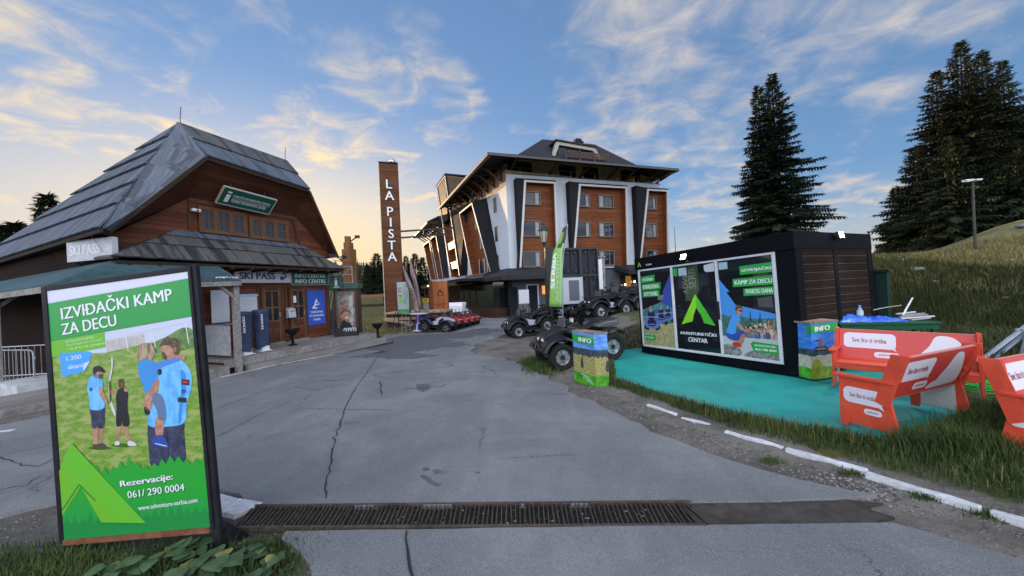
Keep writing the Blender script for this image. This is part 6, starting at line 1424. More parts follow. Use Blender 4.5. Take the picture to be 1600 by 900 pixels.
def arcfender(mb, cx, r, a0, a1, y0, y1, th, m, n=14, lift=0.):
    """one curved guard: inner edge y0, outer edge y1 turned down a little"""
    vs = []; ys = [y0, lerp(y0, y1, .55), lerp(y0, y1, .9), y1]; dr = [0, 0, -.012, -.045]
    for k in (0, 1):
        for i in range(n+1):
            a = rad(lerp(a0, a1, i/n))
            for y, d in zip(ys, dr):
                rr = r+d-(th if k else 0); vs.append((cx+rr*math.cos(a)*1.12, y, WR+rr*math.sin(a)+lift))
    N = 4*(n+1); fs = []
    for i in range(n):
        for j in range(3):
            q = i*4+j; fs += [(q, q+1, q+5, q+4), (N+q+4, N+q+5, N+q+1, N+q)]
        for j in (0, 3): q = i*4+j; fs.append((q, q+4, N+q+4, N+q))
    for i in (0, n):
        for j in range(3): q = i*4+j; fs.append((q, q+1, N+q+1, N+q))
    mb.add(vs, fs, m)
def side(pts, y0, y1, mb, m): mb.prism(pts, lambda a, c_, d: Vector((a, d, c_)), y0, y1, m)
def make_quad(M, label, fend, panel, accent, group, rimm=CHROME, spokes=7, rack=True, deckm=None, guardm=None):
    t = thing('quad_bike', label, 'quad bike', M, group)
    xf, xr = WB/2, -WB/2
    mb = MB(); mb.box(-.62, .62, -.17, .17, .27, .50, PL_BLK); mb.box(-.36, .3, -.40, .40, .27, .33, PL_BLK); mb.box(-.2, .2, -.2, .2, .5, .66, DKSTEEL)
    for sx, cx in ((1, xf), (-1, xr)):
        for sy in (1, -1):
            mb.bar((cx-.1, sy*.12, .34), (cx, sy*.36, .32), .05, .04, DKSTEEL); mb.bar((cx+.1, sy*.12, .34), (cx, sy*.36, .32), .05, .04, DKSTEEL)
            mb.tube([(cx-.06*sx, sy*.17, .72), (cx-.02*sx, sy*.33, .36)], [.035, .035], TAILR if accent is PL_RED else DKSTEEL, 8)
    mb.build('chassis', t)
    # body: hood, tank, side panels
    mb = MB(); side([(.28, .62), (.30, .90), (.42, .97), (.62, .93), (.92, .84), (1.0, .76), (.98, .62), (.86, .52), (.7, .66), (.5, .7)], -.21, .21, mb, panel)
    side([(-.12, .60), (-.10, .80), (.12, .92), (.3, .96), (.32, .62)], -.16, .16, mb, panel)
    side([(.96, .36), (1.04, .5), (1.03, .68), (.9, .62), (.86, .4)], -.17, .17, mb, PL_BLK)
    body = mb.build('body', t, bevel=.022)
    mb = MB()
    for sy in (1, -1):
        side([(-.32, .42), (-.34, .62), (-.05, .68), (.2, .8), (.33, .74), (.22, .56), (.05, .44)], sy*.17, sy*.265, mb, accent)
    mb.build('side_panel', body, bevel=.012)
    for cx, nm, a0, a1, r_ in ((xf, 'front_fender', 20, 166, .445), (xr, 'rear_fender', 16, 152, .445)):
        for sy in (1, -1):
            mb = MB(); y0, y1 = (sy*.2, sy*.60)
            arcfender(mb, cx, r_, a0, a1, y0, y1, .03, fend, lift=.05)
            if cx > 0: side([(xf-.5, .52), (xf-.44, .78), (xf-.30, .90), (xf-.26, .86), (xf-.42, .6)], min(y0, y1), max(y0, y1), mb, fend)
            mb.build(nm, t, smooth=True, ang=50)
    mb = MB(); side([(-1.0, .82), (-1.02, .88), (-.98, .93), (-.62, .945), (-.42, .90), (-.40, .84), (-.7, .80)], -.42, .42, mb, deckm or fend); side([(-.5, .55), (-.86, .62), (-.9, .81), (-.4, .83)], -.2, .2, mb, PL_BLK); mb.build('rear_deck', t, bevel=.02)
    mb = MB(); side([(.42, .97), (.36, 1.2), (.33, 1.2), (.36, .97)], -.2, .2, mb, PL_GRY); mb.build('wind_screen', t, bevel=.01)
    for sy in (1, -1): mb = MB(); side([(.22, 1.06), (.28, 1.10), (.26, 1.19), (.2, 1.17)], sy*.28, sy*.40, mb, guardm or PL_BLK); mb.build('hand_guard', t, bevel=.012)
    mb = MB(); side([(.06, .80), (.05, .88), (-.14, .85), (-.3, .86), (-.42, .93), (-.56, 1.02), (-.8, 1.02), (-.86, .94), (-.8, .87), (-.4, .80)], -.155, .155, mb, SEATM); mb.build('seat', t, bevel=.03)
    mb = MB(); mb.tube([(-.82, .14, 1.0), (-.9, .14, 1.14), (-.9, -.14, 1.14), (-.82, -.14, 1.0)], .016, DKSTEEL, 6); mb.build('backrest_bar', t)
    mb = MB(); mb.tube([(.3, 0, .92), (.24, 0, 1.06)], .03, DKSTEEL, 8); mb.tube([(.12, .40, 1.12), (.2, .22, 1.14), (.25, .06, 1.08), (.25, -.06, 1.08), (.2, -.22, 1.14), (.12, -.40, 1.12)], .013, DKSTEEL, 7); hb_ = mb.build('handlebar', t, smooth=True)
    mb = MB()
    for sy in (1, -1): mb.tube([(.16, sy*.29, 1.13), (.11, sy*.42, 1.12)], .021, RUBBER, 8)
    mb.build('grip', hb_); mb = MB(); mb.box(.2, .34, -.1, .1, 1.06, 1.13, BLACK); mb.build('instrument_pod', hb_, bevel=.02)
    for sy in (1, -1):
        mb = MB(); mb.tube([(.2, sy*.25, 1.14), (.23, sy*.33, 1.3)], .008, DKSTEEL, 5); mb.ball((.23, sy*.37, 1.33), (.018, .07, .045), BLACK, 8, 6); mb.build('mirror', t)
    for sy in (1, -1):
        mb = MB(); mb.ball((.965, sy*.14, .74), (.06, .075, .05), HEADL, 10, 7); mb.build('headlight', t, smooth=True)
    for sy in (1, -1):
        mb = MB(); mb.box(-.915, -.895, sy*.15-.05, sy*.15+.05, .8, .86, TAILR); mb.build('tail_light', t)
    mb = MB(); mb.tube([(1.0, .25, .42), (1.12, .22, .5), (1.14, .2, .68), (1.14, -.2, .68), (1.12, -.22, .5), (1.0, -.25, .42)], .02, DKSTEEL, 7); mb.tube([(1.12, .22, .52), (1.12, -.22, .52)], .018, DKSTEEL, 6); mb.build('bumper', t)
    if rack:
        mb = MB()
        for yy in (-.3, -.1, .1, .3): mb.tube([(.5, yy, .985), (.95, yy, .955)], .011, DKSTEEL, 5)
        mb.tube([(.48, -.36, .98), (.48, .36, .98)], .013, DKSTEEL, 6); mb.tube([(.97, -.36, .95), (.97, .36, .95)], .013, DKSTEEL, 6); mb.build('front_rack', t)
        mb = MB()
        for yy in (-.32, -.12, .12, .32): mb.tube([(-.52, yy, .985), (-1.02, yy, .96)], .011, DKSTEEL, 5)
        mb.tube([(-.52, -.36, .98), (-.52, .36, .98)], .013, DKSTEEL, 6); mb.tube([(-1.03, -.36, .955), (-1.03, .36, .955)], .013, DKSTEEL, 6); mb.build('rear_rack', t)
    for cx in (xf, xr):
        for sy in (1, -1): wheel(cx, sy*TRK, t, rimm, spokes)
    return t
def quad_M(F, Rr, sc=1., roll=0.):
    """stand a quad so that its near-side wheel contacts are F and R (its right or left side decided by the view)"""
    x = (F-Rr).normalized(); up = Vector((0, 0, 1)); y = up.cross(x).normalized(); z = x.cross(y)
    toward = -1 if ((F+Rr)/2).dot(y) > 0 else 1   # which side faces the camera
    ctr = (F+Rr)/2 - y*TRK*toward*sc
    M = Matrix((x, y, z)).transposed().to_4x4(); M.translation = ctr; return M @ Matrix.Scale(sc, 4)
GQ = 'quad bikes by the cabin'
near = make_quad(quad_M(at(878, 579, 8.75), at(960, 560.5, 9.15), 1.04), 'nearest black quad bike with alloy wheels behind the info counter', PL_BLK, PL_BLK, PL_BLK, GQ, deckm=PL_GRY, guardm=mat('quad_pale_guard', (.45, .46, .48), .45))
for c_ in [c for c in near.children if c.name.startswith('side_panel')]: pass
q2 = make_quad(quad_M(at(806, 531, 16.6), at(861, 518, 17.2), 1.1), 'silver and black quad bike at the road edge left of the green feather flag', PL_BLK, PL_BLK, PL_SLV, GQ, CHROME, 5, deckm=PL_BLK)
def by_wheels(pf, pr, Yf, Yr, sc, label): return copy_tree(q2, quad_M(at(*pf, Yf), at(*pr, Yr), sc), label)
by_wheels((902, 508, ), (960, 497), 17.6, 18.4, 1.1, 'silver panelled quad bike parked behind the nearest black one')
by_wheels((955, 491), (1008, 486), 17.2, 18.4, 1.1, 'quad bike on the upper path with pale side panels next to the cabin')
by_wheels((848, 508), (905, 500), 19.5, 20.3, 1.1, 'quad bike half hidden behind the green feather flag pole')
by_wheels((985, 478), (1040, 472), 20.2, 21.2, 1.1, 'quad bike farthest up the path partly hidden by the cabin corner')
by_wheels((930, 500), (985, 493), 15.6, 16.4, 1.05, 'quad bike right of the billboard post just below the upper path')
by_wheels((940, 479), (992, 473), 22.5, 23.4, 1.1, 'quad bike behind the narrow white panel at the top of the path')
by_wheels((822, 524), (874, 513), 18.6, 19.2, 1.1, 'quad bike tight behind the silver and black one at the road edge')
GR2 = 'hire quads in front of the hotel'
r1 = make_quad(quad_M(at(696, 521, 21.3), at(664, 518, 21.5), 1.0), 'navy and white hire quad nearest in the row by the high table', mat('quad_navy_plastic', (.018, .022, .045), .35, coat=.4), PL_WHT, PL_WHT, GR2, DKSTEEL, 5)
r2 = make_quad(quad_M(at(708, 518, 22.6), at(676, 515.5, 22.9), 1.0), 'red hire quad second in the row next to the navy and white one', PL_RED, PL_RED, PL_RED, GR2, DKSTEEL, 5)
for i, (pf, pr, Yf) in enumerate((((721, 515.5), (689, 513), 24.0), ((732, 512.5), (700, 510.5), 25.5), ((740, 510.5), (710, 508.7), 27.0))):
    copy_tree(r2, quad_M(at(*pf, Yf), at(*pr, Yf+.3), 1.0), ['red hire quad third in the row in front of the hotel', 'red hire quad fourth in the row in front of the hotel', 'red hire quad at the far end of the row nearest the hotel'][i])
# ------------------------------------------------------------------ crowd barriers at the left
def barrier(M, label, w_=2.2, h_=1.08):
    t = thing('crowd_barrier', label, 'barrier', M, 'steel crowd barriers by the ticket house')
    mb = MB(); r = .12
    loop = [(0, 0, .22), (0, 0, h_-r)]+[(r-r*math.cos(rad(a)), 0, h_-r+r*math.sin(rad(a))) for a in (30, 60, 90)]+[(w_-r+r*math.sin(rad(a)), 0, h_-r+r*math.cos(rad(a))) for a in (0, 30, 60, 90)]+[(w_, 0, .22), (0, 0, .22)]
    mb.tube(loop, .019, STEEL, 8); mb.build('frame', t, smooth=True)
    mb = MB(); n = 13
    for i in range(1, n): mb.tube([(w_*i/n, 0, .22), (w_*i/n, 0, h_)], .007, STEEL, 6)
    mb.build('rails', t)
    for x in (.35, w_-.35):
        mb = MB(); mb.tube([(x, -.3, 0), (x, -.24, .05), (x, 0, .22), (x, .24, .05), (x, .3, 0)], .016, STEEL, 7); mb.build('foot', t)
    for z in (.4, .9):
        mb = MB(); mb.tube([(w_+.01, 0, z), (w_+.06, 0, z+.01), (w_+.06, 0, z-.05)], .01, STEEL, 5); mb.build('hook', t)
    return t
pb = ground(50, 612); pbl = at(0, 600, pb.y+.5)
bd = Vector((.97, -.24, 0))
b1 = barrier(frame((pb.x-1.95, pb.y+.45, T(pb.x-1, pb.y)), bd), 'nearest steel crowd barrier cut by the left edge of the photo')
copy_tree(b1, frame((pb.x+.35, pb.y+.15, T(pb.x+1, pb.y)), (.96, .28)), 'steel crowd barrier just left of the big leaning sign')
copy_tree(b1, frame((pb.x-3.0, pb.y+1.3, T(pb.x-2, pb.y+1)), (.99, .1)), 'steel crowd barrier standing behind the nearest one')

# ------------------------------------------------------------------ right end of the ticket house: kiosk, stairs, post, planter box
KX = Vector((.9, .43, 0)).normalized()
k0 = at(524, 525, 16.2); KM_ = frame((k0.x, k0.y, k0.z), (.98, .2))
ks = thing('display_kiosk', 'narrow display kiosk with a photo of a smiling woman beyond the house steps', 'kiosk', KM_)
GRNK = mat('kiosk_green', (.06, .10, .08), .6, ns=6, na=.2); KFR = mat('kiosk_frame', (.09, .05, .035), .6, ns=8)
mb = MB(); mb.box(0, 1.0, .05, .9, 0, 2.15, KFR); mb.build('cabinet', ks)
mb = MB(); mb.box(-.08, 1.08, -.1, .95, 2.15, 2.42, GRNK); mb.build('roof', ks)
mb = MB(); mb.box(0, .09, -.02, .05, 0, 2.15, KFR); mb.box(.9, 1., -.02, .05, 0, 2.15, KFR); mb.box(.09, .9, -.02, .05, 2.05, 2.15, KFR); mb.build('frame', ks)
pc = Pic((.09, .045, .1)); 
pc.rect(0, .81, 0, 1.95, noisepic('kiosk_blur', (.12, .09, .07), (.34, .30, .26), 5), 1); pc.curve([(.02, .7), (.1, 1.1), (.4, 1.3), (.6, 1.2), (.62, .8), (.4, .5), (.1, .4)], noisepic('kiosk_orange', (.22, .08, .035), (.36, .2, .12), 5), 2); pc.poly([(.55, .3), (.7, .4), (.72, 1.75), (.56, 1.7), (.5, .9)], noisepic('kiosk_pale', (.30, .32, .33), (.5, .5, .5), 5), 2)
pc.curve([(.22, .9), (.3, 1.0), (.45, 1.02), (.56, .9), (.56, .7), (.45, .55), (.3, .6), (.22, .75)], SKIN, 3); pc.curve([(.2, .8), (.2, 1.0), (.35, 1.1), (.55, 1.02), (.6, .85), (.54, .92), (.42, 1.0), (.28, .95)], HAIR, 4)
pc.curve([(.1, .0), (.15, .45), (.3, .62), (.42, .52), (.6, .4), (.6, 0)], DARKP, 3); pc.curve([(.34, .7), (.42, .67), (.5, .74), (.42, .73)], PWHITE, 5); pc.curve([(.3, .83), (.36, .85), (.35, .81)], DARKP, 5, 3); pc.curve([(.44, .85), (.5, .86), (.48, .82)], DARKP, 5, 3)
pc.mb.build('photo_panel', ks, recalc=False)
t = thing('information_sign', 'small green sign with a white letter i between the house and the kiosk', 'sign', frame(at(517, 452, 15.9), (.97, .25)))
mb = MB(); mb.box(0, .46, 0, .06, 0, .58, DGREEN); mb.build('panel', t); pc = Pic((0, -.003, 0)); pc.text('i', .17, .16, .34, PWHITE, 2, .05); pc.line((.13, .09), (.35, .09), .03, PWHITE, 2); pc.mb.build('lettering', t, recalc=False)
mb = MB(); mb.bar((.2, .04, -1.6), (.2, .04, 0), .05, .05, GRNK, (0, 1, 0)); mb.build('post', t)
sb = at(515, 522, 17.3); t = thing('outdoor_stairs', 'pale blue metal stairs rising behind the kiosk at the house end', 'stairs', frame((sb.x, sb.y, sb.z), (.97, .25)))
SBL = mat('pale_blue_steel', (.32, .38, .46), .5, ns=5)
mb = MB(); mb.bar((-.05, 0, .1), (.42, 0, 2.5), .05, .14, SBL, (0, 1, 0)); mb.bar((-.05, .8, .1), (.42, .8, 2.5), .05, .14, SBL, (0, 1, 0)); mb.build('stringer', t)
for i in range(8): mb = MB(); mb.box(-.04+i*.055, .12+i*.055, .03, .77, .28+i*.28, .31+i*.28, SBL); mb.build('tread', t)
mb = MB(); mb.tube([(-.05, 0, .9), (.42, 0, 3.3), (1.15, 0, 3.3)], .025, STEEL, 6); mb.tube([(.42, 0, 2.5), (.42, 0, 3.3)], .025, STEEL, 6); mb.tube([(1.15, 0, 2.5), (1.15, 0, 3.3)], .025, STEEL, 6); mb.tube([(.42, 0, 2.9), (1.15, 0, 2.9)], .018, STEEL, 6); mb.tube([(.42, 0, 2.5), (1.15, 0, 3.3)], .018, STEEL, 6); mb.build('handrail', t)
mb = MB(); mb.box(.42, 1.2, 0, .8, 2.42, 2.5, SBL); mb.box(-.1, .35, .05, .75, -.3, 1.2, mat('white_stair_wall', (.55, .57, .6), .7)); mb.build('landing', t)
# boxed timber post with a lamp
wp = at(548, 450, 20.5); t = thing('timber_post', 'stout boxed timber post with a lamp and a cable rising behind the kiosk', 'post', frame((wp.x-.3, wp.y, T(wp.x, wp.y)), (.97, .25)))
TPW = plank('post_boarding', (.22, .10, .04), .16, 0, 2, .3)
h1 = at(548, 405, 20.5).z-T(wp.x, wp.y); h2 = at(548, 372, 20.5).z-T(wp.x, wp.y)
mb = MB(); mb.box(-.12, .58, 0, .5, 0, h1+.6, TPW); mb.box(-.02, .45, .06, .44, h1+.6, h1+1., TPW); mb.box(.04, .34, .1, .4, h1+1., h2+.15, TPW); mb.build('casing', t)
mb = MB(); mb.bar((.34, .2, h2-.15), (.7, .2, h2+.1), .06, .06, W_TRIM); mb.box(.6, .85, .1, .3, h2+.05, h2+.2, W_TRIM); mb.build('arm', t)
mb = MB(); mb.ball((-.12, .2, h2-1.15), (.2, .2, .18), mat('lamp_bowl', (.4, .32, .22), .4), 10, 7); mb.build('lamp', t, smooth=True)
# dark planter box in front of the kiosk
kb = at(521, 527, 15.0); t = thing('planter_box', 'low dark planter box with white scroll trim in front of the kiosk', 'planter', frame((kb.x, kb.y, kb.z-.05), (.98, .2)))
mb = MB(); mb.box(.05, .95, 0, .4, 0, .38, BLACK); mb.build('box', t, bevel=.02)
mb = MB(); 
for i in range(5): mb.tube([(.42+i*.1, -.02, .3), (.47+i*.1, -.02, .42), (.53+i*.1, -.02, .32), (.5+i*.1, -.02, .26)], .018, PWHITE, 5)
mb.tube([(.35, .2, .38), (.45, .2, .62), (.8, .2, .62), (.95, .2, .4)], .015, BLACK, 5); mb.build('scroll_trim', t)
DKLEAF = leafmat('dark_leaves', (.012, .018, .012), (.03, .042, .02), 6)
mb = MB(); rnd = random.Random(9)
for i in range(160):
    p = Vector((rnd.gauss(.05, .14), rnd.gauss(.2, .1), .38+abs(rnd.gauss(.18, .14)))); d = Vector((rnd.uniform(-1, 1), rnd.uniform(-1, 1), rnd.uniform(-.3, .8))).normalized()*.09; s_ = d.cross(Vector((0, 0, 1)))*.4
    mb.poly([p, p+d*.5+s_, p+d, p+d*.5-s_], DKLEAF)
mb.build('plant', t, recalc=False)
# small red roofed lift station far off
lr = at(588, 468, 46); t = thing('shelter', 'low shelter with a pale red roof on the far meadow', 'shelter', frame((lr.x-3, 46, T(lr.x, 46)), (1, 0)))
hr_ = at(588, 463, 46).z-T(lr.x, 46)
mb = MB(); mb.slab([Vector((-1.5, -1.5, hr_)), Vector((5.2, -1.5, hr_+.0)), Vector((4.6, 1.5, hr_+.35)), Vector((-1.5, 1.5, hr_+.15))], (0, 0, 1), .1, mat('faded_red_roof', (.22, .085, .04), .7)); mb.build('roof', t)
mb = MB(); mb.bar((1, 0, -.3), (.6, 0, hr_), .15, .15, W_TRIM); mb.bar((4, 0, -.3), (4, 0, hr_), .15, .15, W_TRIM); mb.build('post', t)

# ------------------------------------------------------------------ things in front of the hotel
mp0 = at(622, 490, 24.5); t = thing('map_board', 'tall pale activity map board on dark legs beside the sign tower', 'map board', frame((mp0.x, mp0.y, 0), (.98, -.18)))
zt_, zb_ = at(622, 441, 24.5).z, at(622, 488, 24.5).z
mb = MB(); mb.box(0, .86, 0, .05, zb_, zt_, P_('map_paper', (.42, .50, .50))); mb.build('panel', t)
pc = Pic((0, -.002, zb_), step=.002); hh_ = zt_-zb_
pc.curve([(.1, .3*hh_), (.35, .28*hh_), (.4, .45*hh_), (.3, .6*hh_), (.12, .55*hh_)], noisepic('map_green', (.2, .45, .12), (.45, .6, .3), 6), 1); pc.curve([(.45, .3*hh_), (.7, .3*hh_), (.82, .6*hh_), (.75, .9*hh_), (.5, .85*hh_)], noisepic('map_mixed', (.12, .22, .2), (.5, .58, .55), 9), 1); pc.rect(0, .86, 0, .1*hh_, P_('map_foot_green', (.05, .38, .15)), 1)
for k, (x1_, f) in enumerate(((.36, .8), (.3, .74), (.34, .68))): pc.line((.05, f*hh_), (x1_, f*hh_), .06, P_('map_magenta', (.5, .04, .28)), 2)
pc.line((.06, .55*hh_), (.36, .55*hh_), .04, G3, 2); pc.mb.build('printed_map', t, recalc=False)
zg_ = T(mp0.x, mp0.y)
for x in (0, .86): mb = MB(); mb.bar((x, .03, zg_), (x, .03, zt_), .05, .05, BLACK, (0, 1, 0)); mb.bar((x+(-.35 if x == 0 else .35), -.3, zg_), (x, .03, zb_+.7), .04, .04, BLACK, (0, 1, 0)); mb.build('leg', t)
# timber terrace planter
tp = at(600, 500, 25.5); t = thing('terrace_planter', 'low timber terrace with pale top boards at the foot of the sign tower', 'terrace', frame((tp.x, tp.y, 0), (.98, -.1)))
zz = at(600, 489, 25.5).z; TOPW = mat('pale_sunlit_board', (.42, .30, .2), .7, ns=6)
mb = MB(); mb.box(0, 4.6, 0, 2.0, zz-.12, zz, TOPW); mb.build('top_board', t); mb = MB(); mb.box(0, 4.6, -.04, 0, zz-.55, zz-.36, TOPW); mb.bar((.1, -.05, zz-.5), (2.2, -.05, zz-.85), .05, .18, TOPW); mb.build('rail', t)
mb = MB(); mb.box(.2, 4.6, .1, 1.9, T(tp.x, tp.y)-.2, zz-.13, plank('terrace_side', (.07, .04, .03), .2, 2, 0, .3)); mb.build('side_wall', t)
# flags
def feather(pts, wd, m, label, group, lm=None, txt=None, pole=None):
    t = thing('feather_flag', label, 'flag', Matrix.Identity(4), group)
    P = [Vector(p) for p in pts]; o = P[0].copy(); t.matrix_world = Matrix.Translation(o); mb = MB(); n = 22
    def pos(f):
        k = f*(len(P)-1); i = min(int(k), len(P)-2); return P[i].lerp(P[i+1], k-i)-o
    rt_ = Vector((1, 0, 0)); wv = lambda f, s: Vector((0, .05*math.sin(f*9+s*2), 0)); wf = lambda f: wd*(min(1, .25+2.2*f) if f < .34 else 1)*(1 if f < .9 else 1)
    L = [[pos(i/n)+rt_*(-wf(i/n)*s)+wv(i/n, s) for s in (0, .5, 1)] for i in range(n+1)]
    for i in range(n):
        for j in (0, 1): mb.quad(L[i][j], L[i][j+1], L[i+1][j+1], L[i+1][j], m)
    f_ = mb.build('flag', t, smooth=True, recalc=False, weld=True); sd = f_.modifiers.new('thick', 'SOLIDIFY'); sd.thickness = .004
    mb = MB(); mb.tube([pos(i/10)+Vector((.01, .0, 0)) for i in range(11)]+[pos(1)+Vector((.02, 0, -1.0))], .018, DKSTEEL, 6); mb.build('pole', t)
    return t, o, pos, wf
FLB = noisepic('brown_flag_print', (.17, .10, .095), (.40, .33, .32), 15, (1, 1, 1.), .46, .66)
f1 = [at(631, 416, 22.5), at(642, 440, 22.5), at(651, 465, 22.5), at(657, 488, 22.5)]
feather(f1, .34, FLB, 'brown feather flag with white writing leaning left in front of the map board', 'brown feather flags')
f2 = [at(642, 404, 23.2), at(648, 425, 23.2), at(654, 450, 23.2), at(659, 480, 23.2)]
feather(f2, .3, FLB, 'taller brown feather flag behind the leaning one', 'brown feather flags')
# yellow notice
yn = at(661, 474, 25); t = thing('notice_sign', 'small yellow notice above a grey poster near the brown flags', 'sign', frame((yn.x, yn.y, 0), (1, -.1)))
z0 = at(661, 473, 25).z; mb = MB(); mb.box(0, .42, 0, .04, z0, z0+.3, P_('notice_yellow', (.55, .36, .02))); mb.build('panel', t); mb = MB(); mb.box(.02, .4, 0, .04, z0-.85, z0-.04, noisepic('grey_poster', (.10, .09, .08), (.40, .38, .36), 8)); mb.build('poster_panel', t); mb = MB(); mb.bar((.05, .06, T(yn.x, yn.y)), (.05, .06, z0+.3), .04, .04, W_TRIM, (0, 1, 0)); mb.bar((.37, .06, T(yn.x, yn.y)), (.37, .06, z0+.3), .04, .04, W_TRIM, (0, 1, 0)); mb.build('post', t)
pc = Pic((0, -.003, z0), step=.002); pc.line((.06, .2), (.36, .2), .05, DARKP, 1); pc.line((.1, .1), (.32, .1), .04, DARKP, 1); pc.mb.build('lettering', t, recalc=False)
# carved timber totem
tt = at(674, 500, 27); t = thing('timber_totem', 'tall orange brown timber totem with a burnt in peak emblem by the quads', 'totem', frame((tt.x, tt.y, 0), (1, -.05)))
zt2 = at(674, 440, 27).z; zg = T(tt.x, tt.y)
mb = MB(); mb.box(.0, 1.35, 0, .3, zg-.2, zt2, plank('totem_wood', (.30, .10, .035), .34, 0, 2, .35, .55, .05)); mb.build('block', t); mb = MB(); mb.box(-.05, .2, -.04, .34, zg-.2, zt2+.03, W_TRIM); mb.build('edge_post', t)
pc = Pic((0, -.003, zt2-2.2), step=.003); pc.poly([(.5, 1.2), (.78, 1.62), (1.06, 1.2), (.92, 1.2), (.78, 1.42), (.64, 1.2)], W_DARK, 1); pc.line((.5, 1.1), (1.1, 1.1), .06, W_DARK, 1); pc.line((.3, .45), (1.2, .45), .05, W_DARK, 1); pc.line((.45, .3), (1.1, .3), .04, W_DARK, 1); pc.mb.build('emblem', t, recalc=False)
# high table with a blue and white column and the metal frame beside it
ht = ground(655, 521); t = thing('high_table', 'white round high table on a blue and white column beside the quads', 'table', Matrix.Translation(ht))
HTW = mat('table_white', (.62, .64, .68), .4, ns=6, na=.06)
mb = MB(); mb.lathe([(.50, 1.20), (.52, 1.22), (.52, 1.25), (.48, 1.26)], m=HTW, n=28); mb.build('tabletop', t, smooth=True)
mb = MB(); mb.lathe([(.17, .1), (.17, 1.2)], m=HTW, n=20); mb.build('column', t, smooth=True)
mb = MB()
for a0, a1, z0_, z1_, m_ in ((-100, -10, .12, .62, P_('column_blue', (.02, .05, .42))), (-190, -100, .62, 1.15, P_('column_blue', (.02, .05, .42))), (-80, -20, .68, 1.1, P_('column_blue', (.02, .05, .42))), (-130, -85, .8, 1.0, P_('column_red', (.4, .05, .08)))):
    n = 6
    for i in range(n):
        q0, q1 = rad(lerp(a0, a1, i/n)), rad(lerp(a0, a1, (i+1)/n)); r = .174; mb.quad((r*math.cos(q0), r*math.sin(q0), z0_), (r*math.cos(q1), r*math.sin(q1), z0_), (r*math.cos(q1), r*math.sin(q1), z1_), (r*math.cos(q0), r*math.sin(q0), z1_), m_)
mb.build('column_print', t, recalc=False)
mb = MB(); mb.lathe([(.46, 0), (.46, .03), (.40, .05)], m=HTW, n=28); mb.lathe([(.36, .16), (.38, .2), (.34, .22)], m=HTW, n=28); mb.tube([(.38, -.1, .03), (.34, -.1, .18)], .02, HTW, 6); mb.tube([(-.38, -.1, .03), (-.34, -.1, .18)], .02, HTW, 6); mb.build('base', t)
cf = ground(636, 522); t = thing('metal_chair', 'bent steel tube chair frame standing left of the high table', 'chair', frame(cf, (.97, -.2)))
mb = MB(); mb.tube([(-.35, 0, 0), (-.3, 0, 1.15), (-.22, 0, 1.25), (.35, 0, 1.25)], .02, STEEL, 7); mb.tube([(-.35, .5, 0), (-.3, .5, 1.15), (-.22, .5, 1.25), (.35, .5, 1.25)], .02, STEEL, 7); mb.build('tube_frame', t, smooth=True)
mb = MB(); mb.tube([(-.34, 0, .4), (.35, 0, .5)], .018, STEEL, 6); mb.tube([(.3, 0, .0), (.1, 0, .9), (.35, 0, .75)], .018, STEEL, 6); mb.box(-.25, .35, .05, .45, .52, .55, STEEL); mb.build('stretcher', t)
# white van behind the quads
vn = ground(703, 505); vn = at(723, 490, 30); t = thing('parked_van', 'white van half hidden behind the timber totem seen from its back end', 'van', frame((vn.x, 30, T(vn.x, 30)), (.03, 1)))
mb = MB(); side([(0, .35), (0, 1.55), (.1, 1.78), (1.9, 1.78), (2.3, 1.68), (2.75, 1.15), (3.4, .95), (3.55, .6), (3.5, .35)], 0, 1.7, mb, WHITE); vb = mb.build('body', t, bevel=.06)
mb = MB(); side([(1.75, 1.2), (1.75, 1.62), (2.1, 1.6), (2.5, 1.2)], -.01, 1.71, mb, GLASS); mb.build('side_window', vb)
for x in (.65, 2.8):
    for y in (.08, 1.62): mb = MB(); mb.cyl((x, y-.09, .32), (x, y+.09, .32), .32, m=RUBBER, n=18); mb.build('wheel', t)
mb = MB(); mb.box(2.2, 2.35, -.2, -.02, 1.2, 1.4, BLACK); mb.build('mirror', t)
# menu boards by the hotel door
mn = at(812, 490, 33); t = thing('menu_board', 'white menu board standing beside the lit orange hotel sign', 'menu board', frame((mn.x, mn.y, T(mn.x, 33)), (.96, .28)))
zz = at(812, 453, 33).z-T(mn.x, 33)
mb = MB(); mb.box(0, 1.0, 0, .06, zz-1.3, zz, P_('menu_paper', (.55, .55, .57))); mb.build('panel', t); mb = MB(); mb.box(0, 1.0, 0, .06, zz-1.75, zz-1.31, P_('menu_foot', (.12, .09, .1))); mb.box(.1, .2, 0, .06, 0, zz-1.76, W_TRIM); mb.box(.8, .9, 0, .06, 0, zz-1.76, W_TRIM); mb.build('stand', t)
pc = Pic((0, -.004, zz-1.3), step=.003)
for i in range(6): pc.line((.2, 1.1-i*.14), (.8, 1.1-i*.14), .03, LGREY, 1)
pc.mb.build('lettering', t, recalc=False)

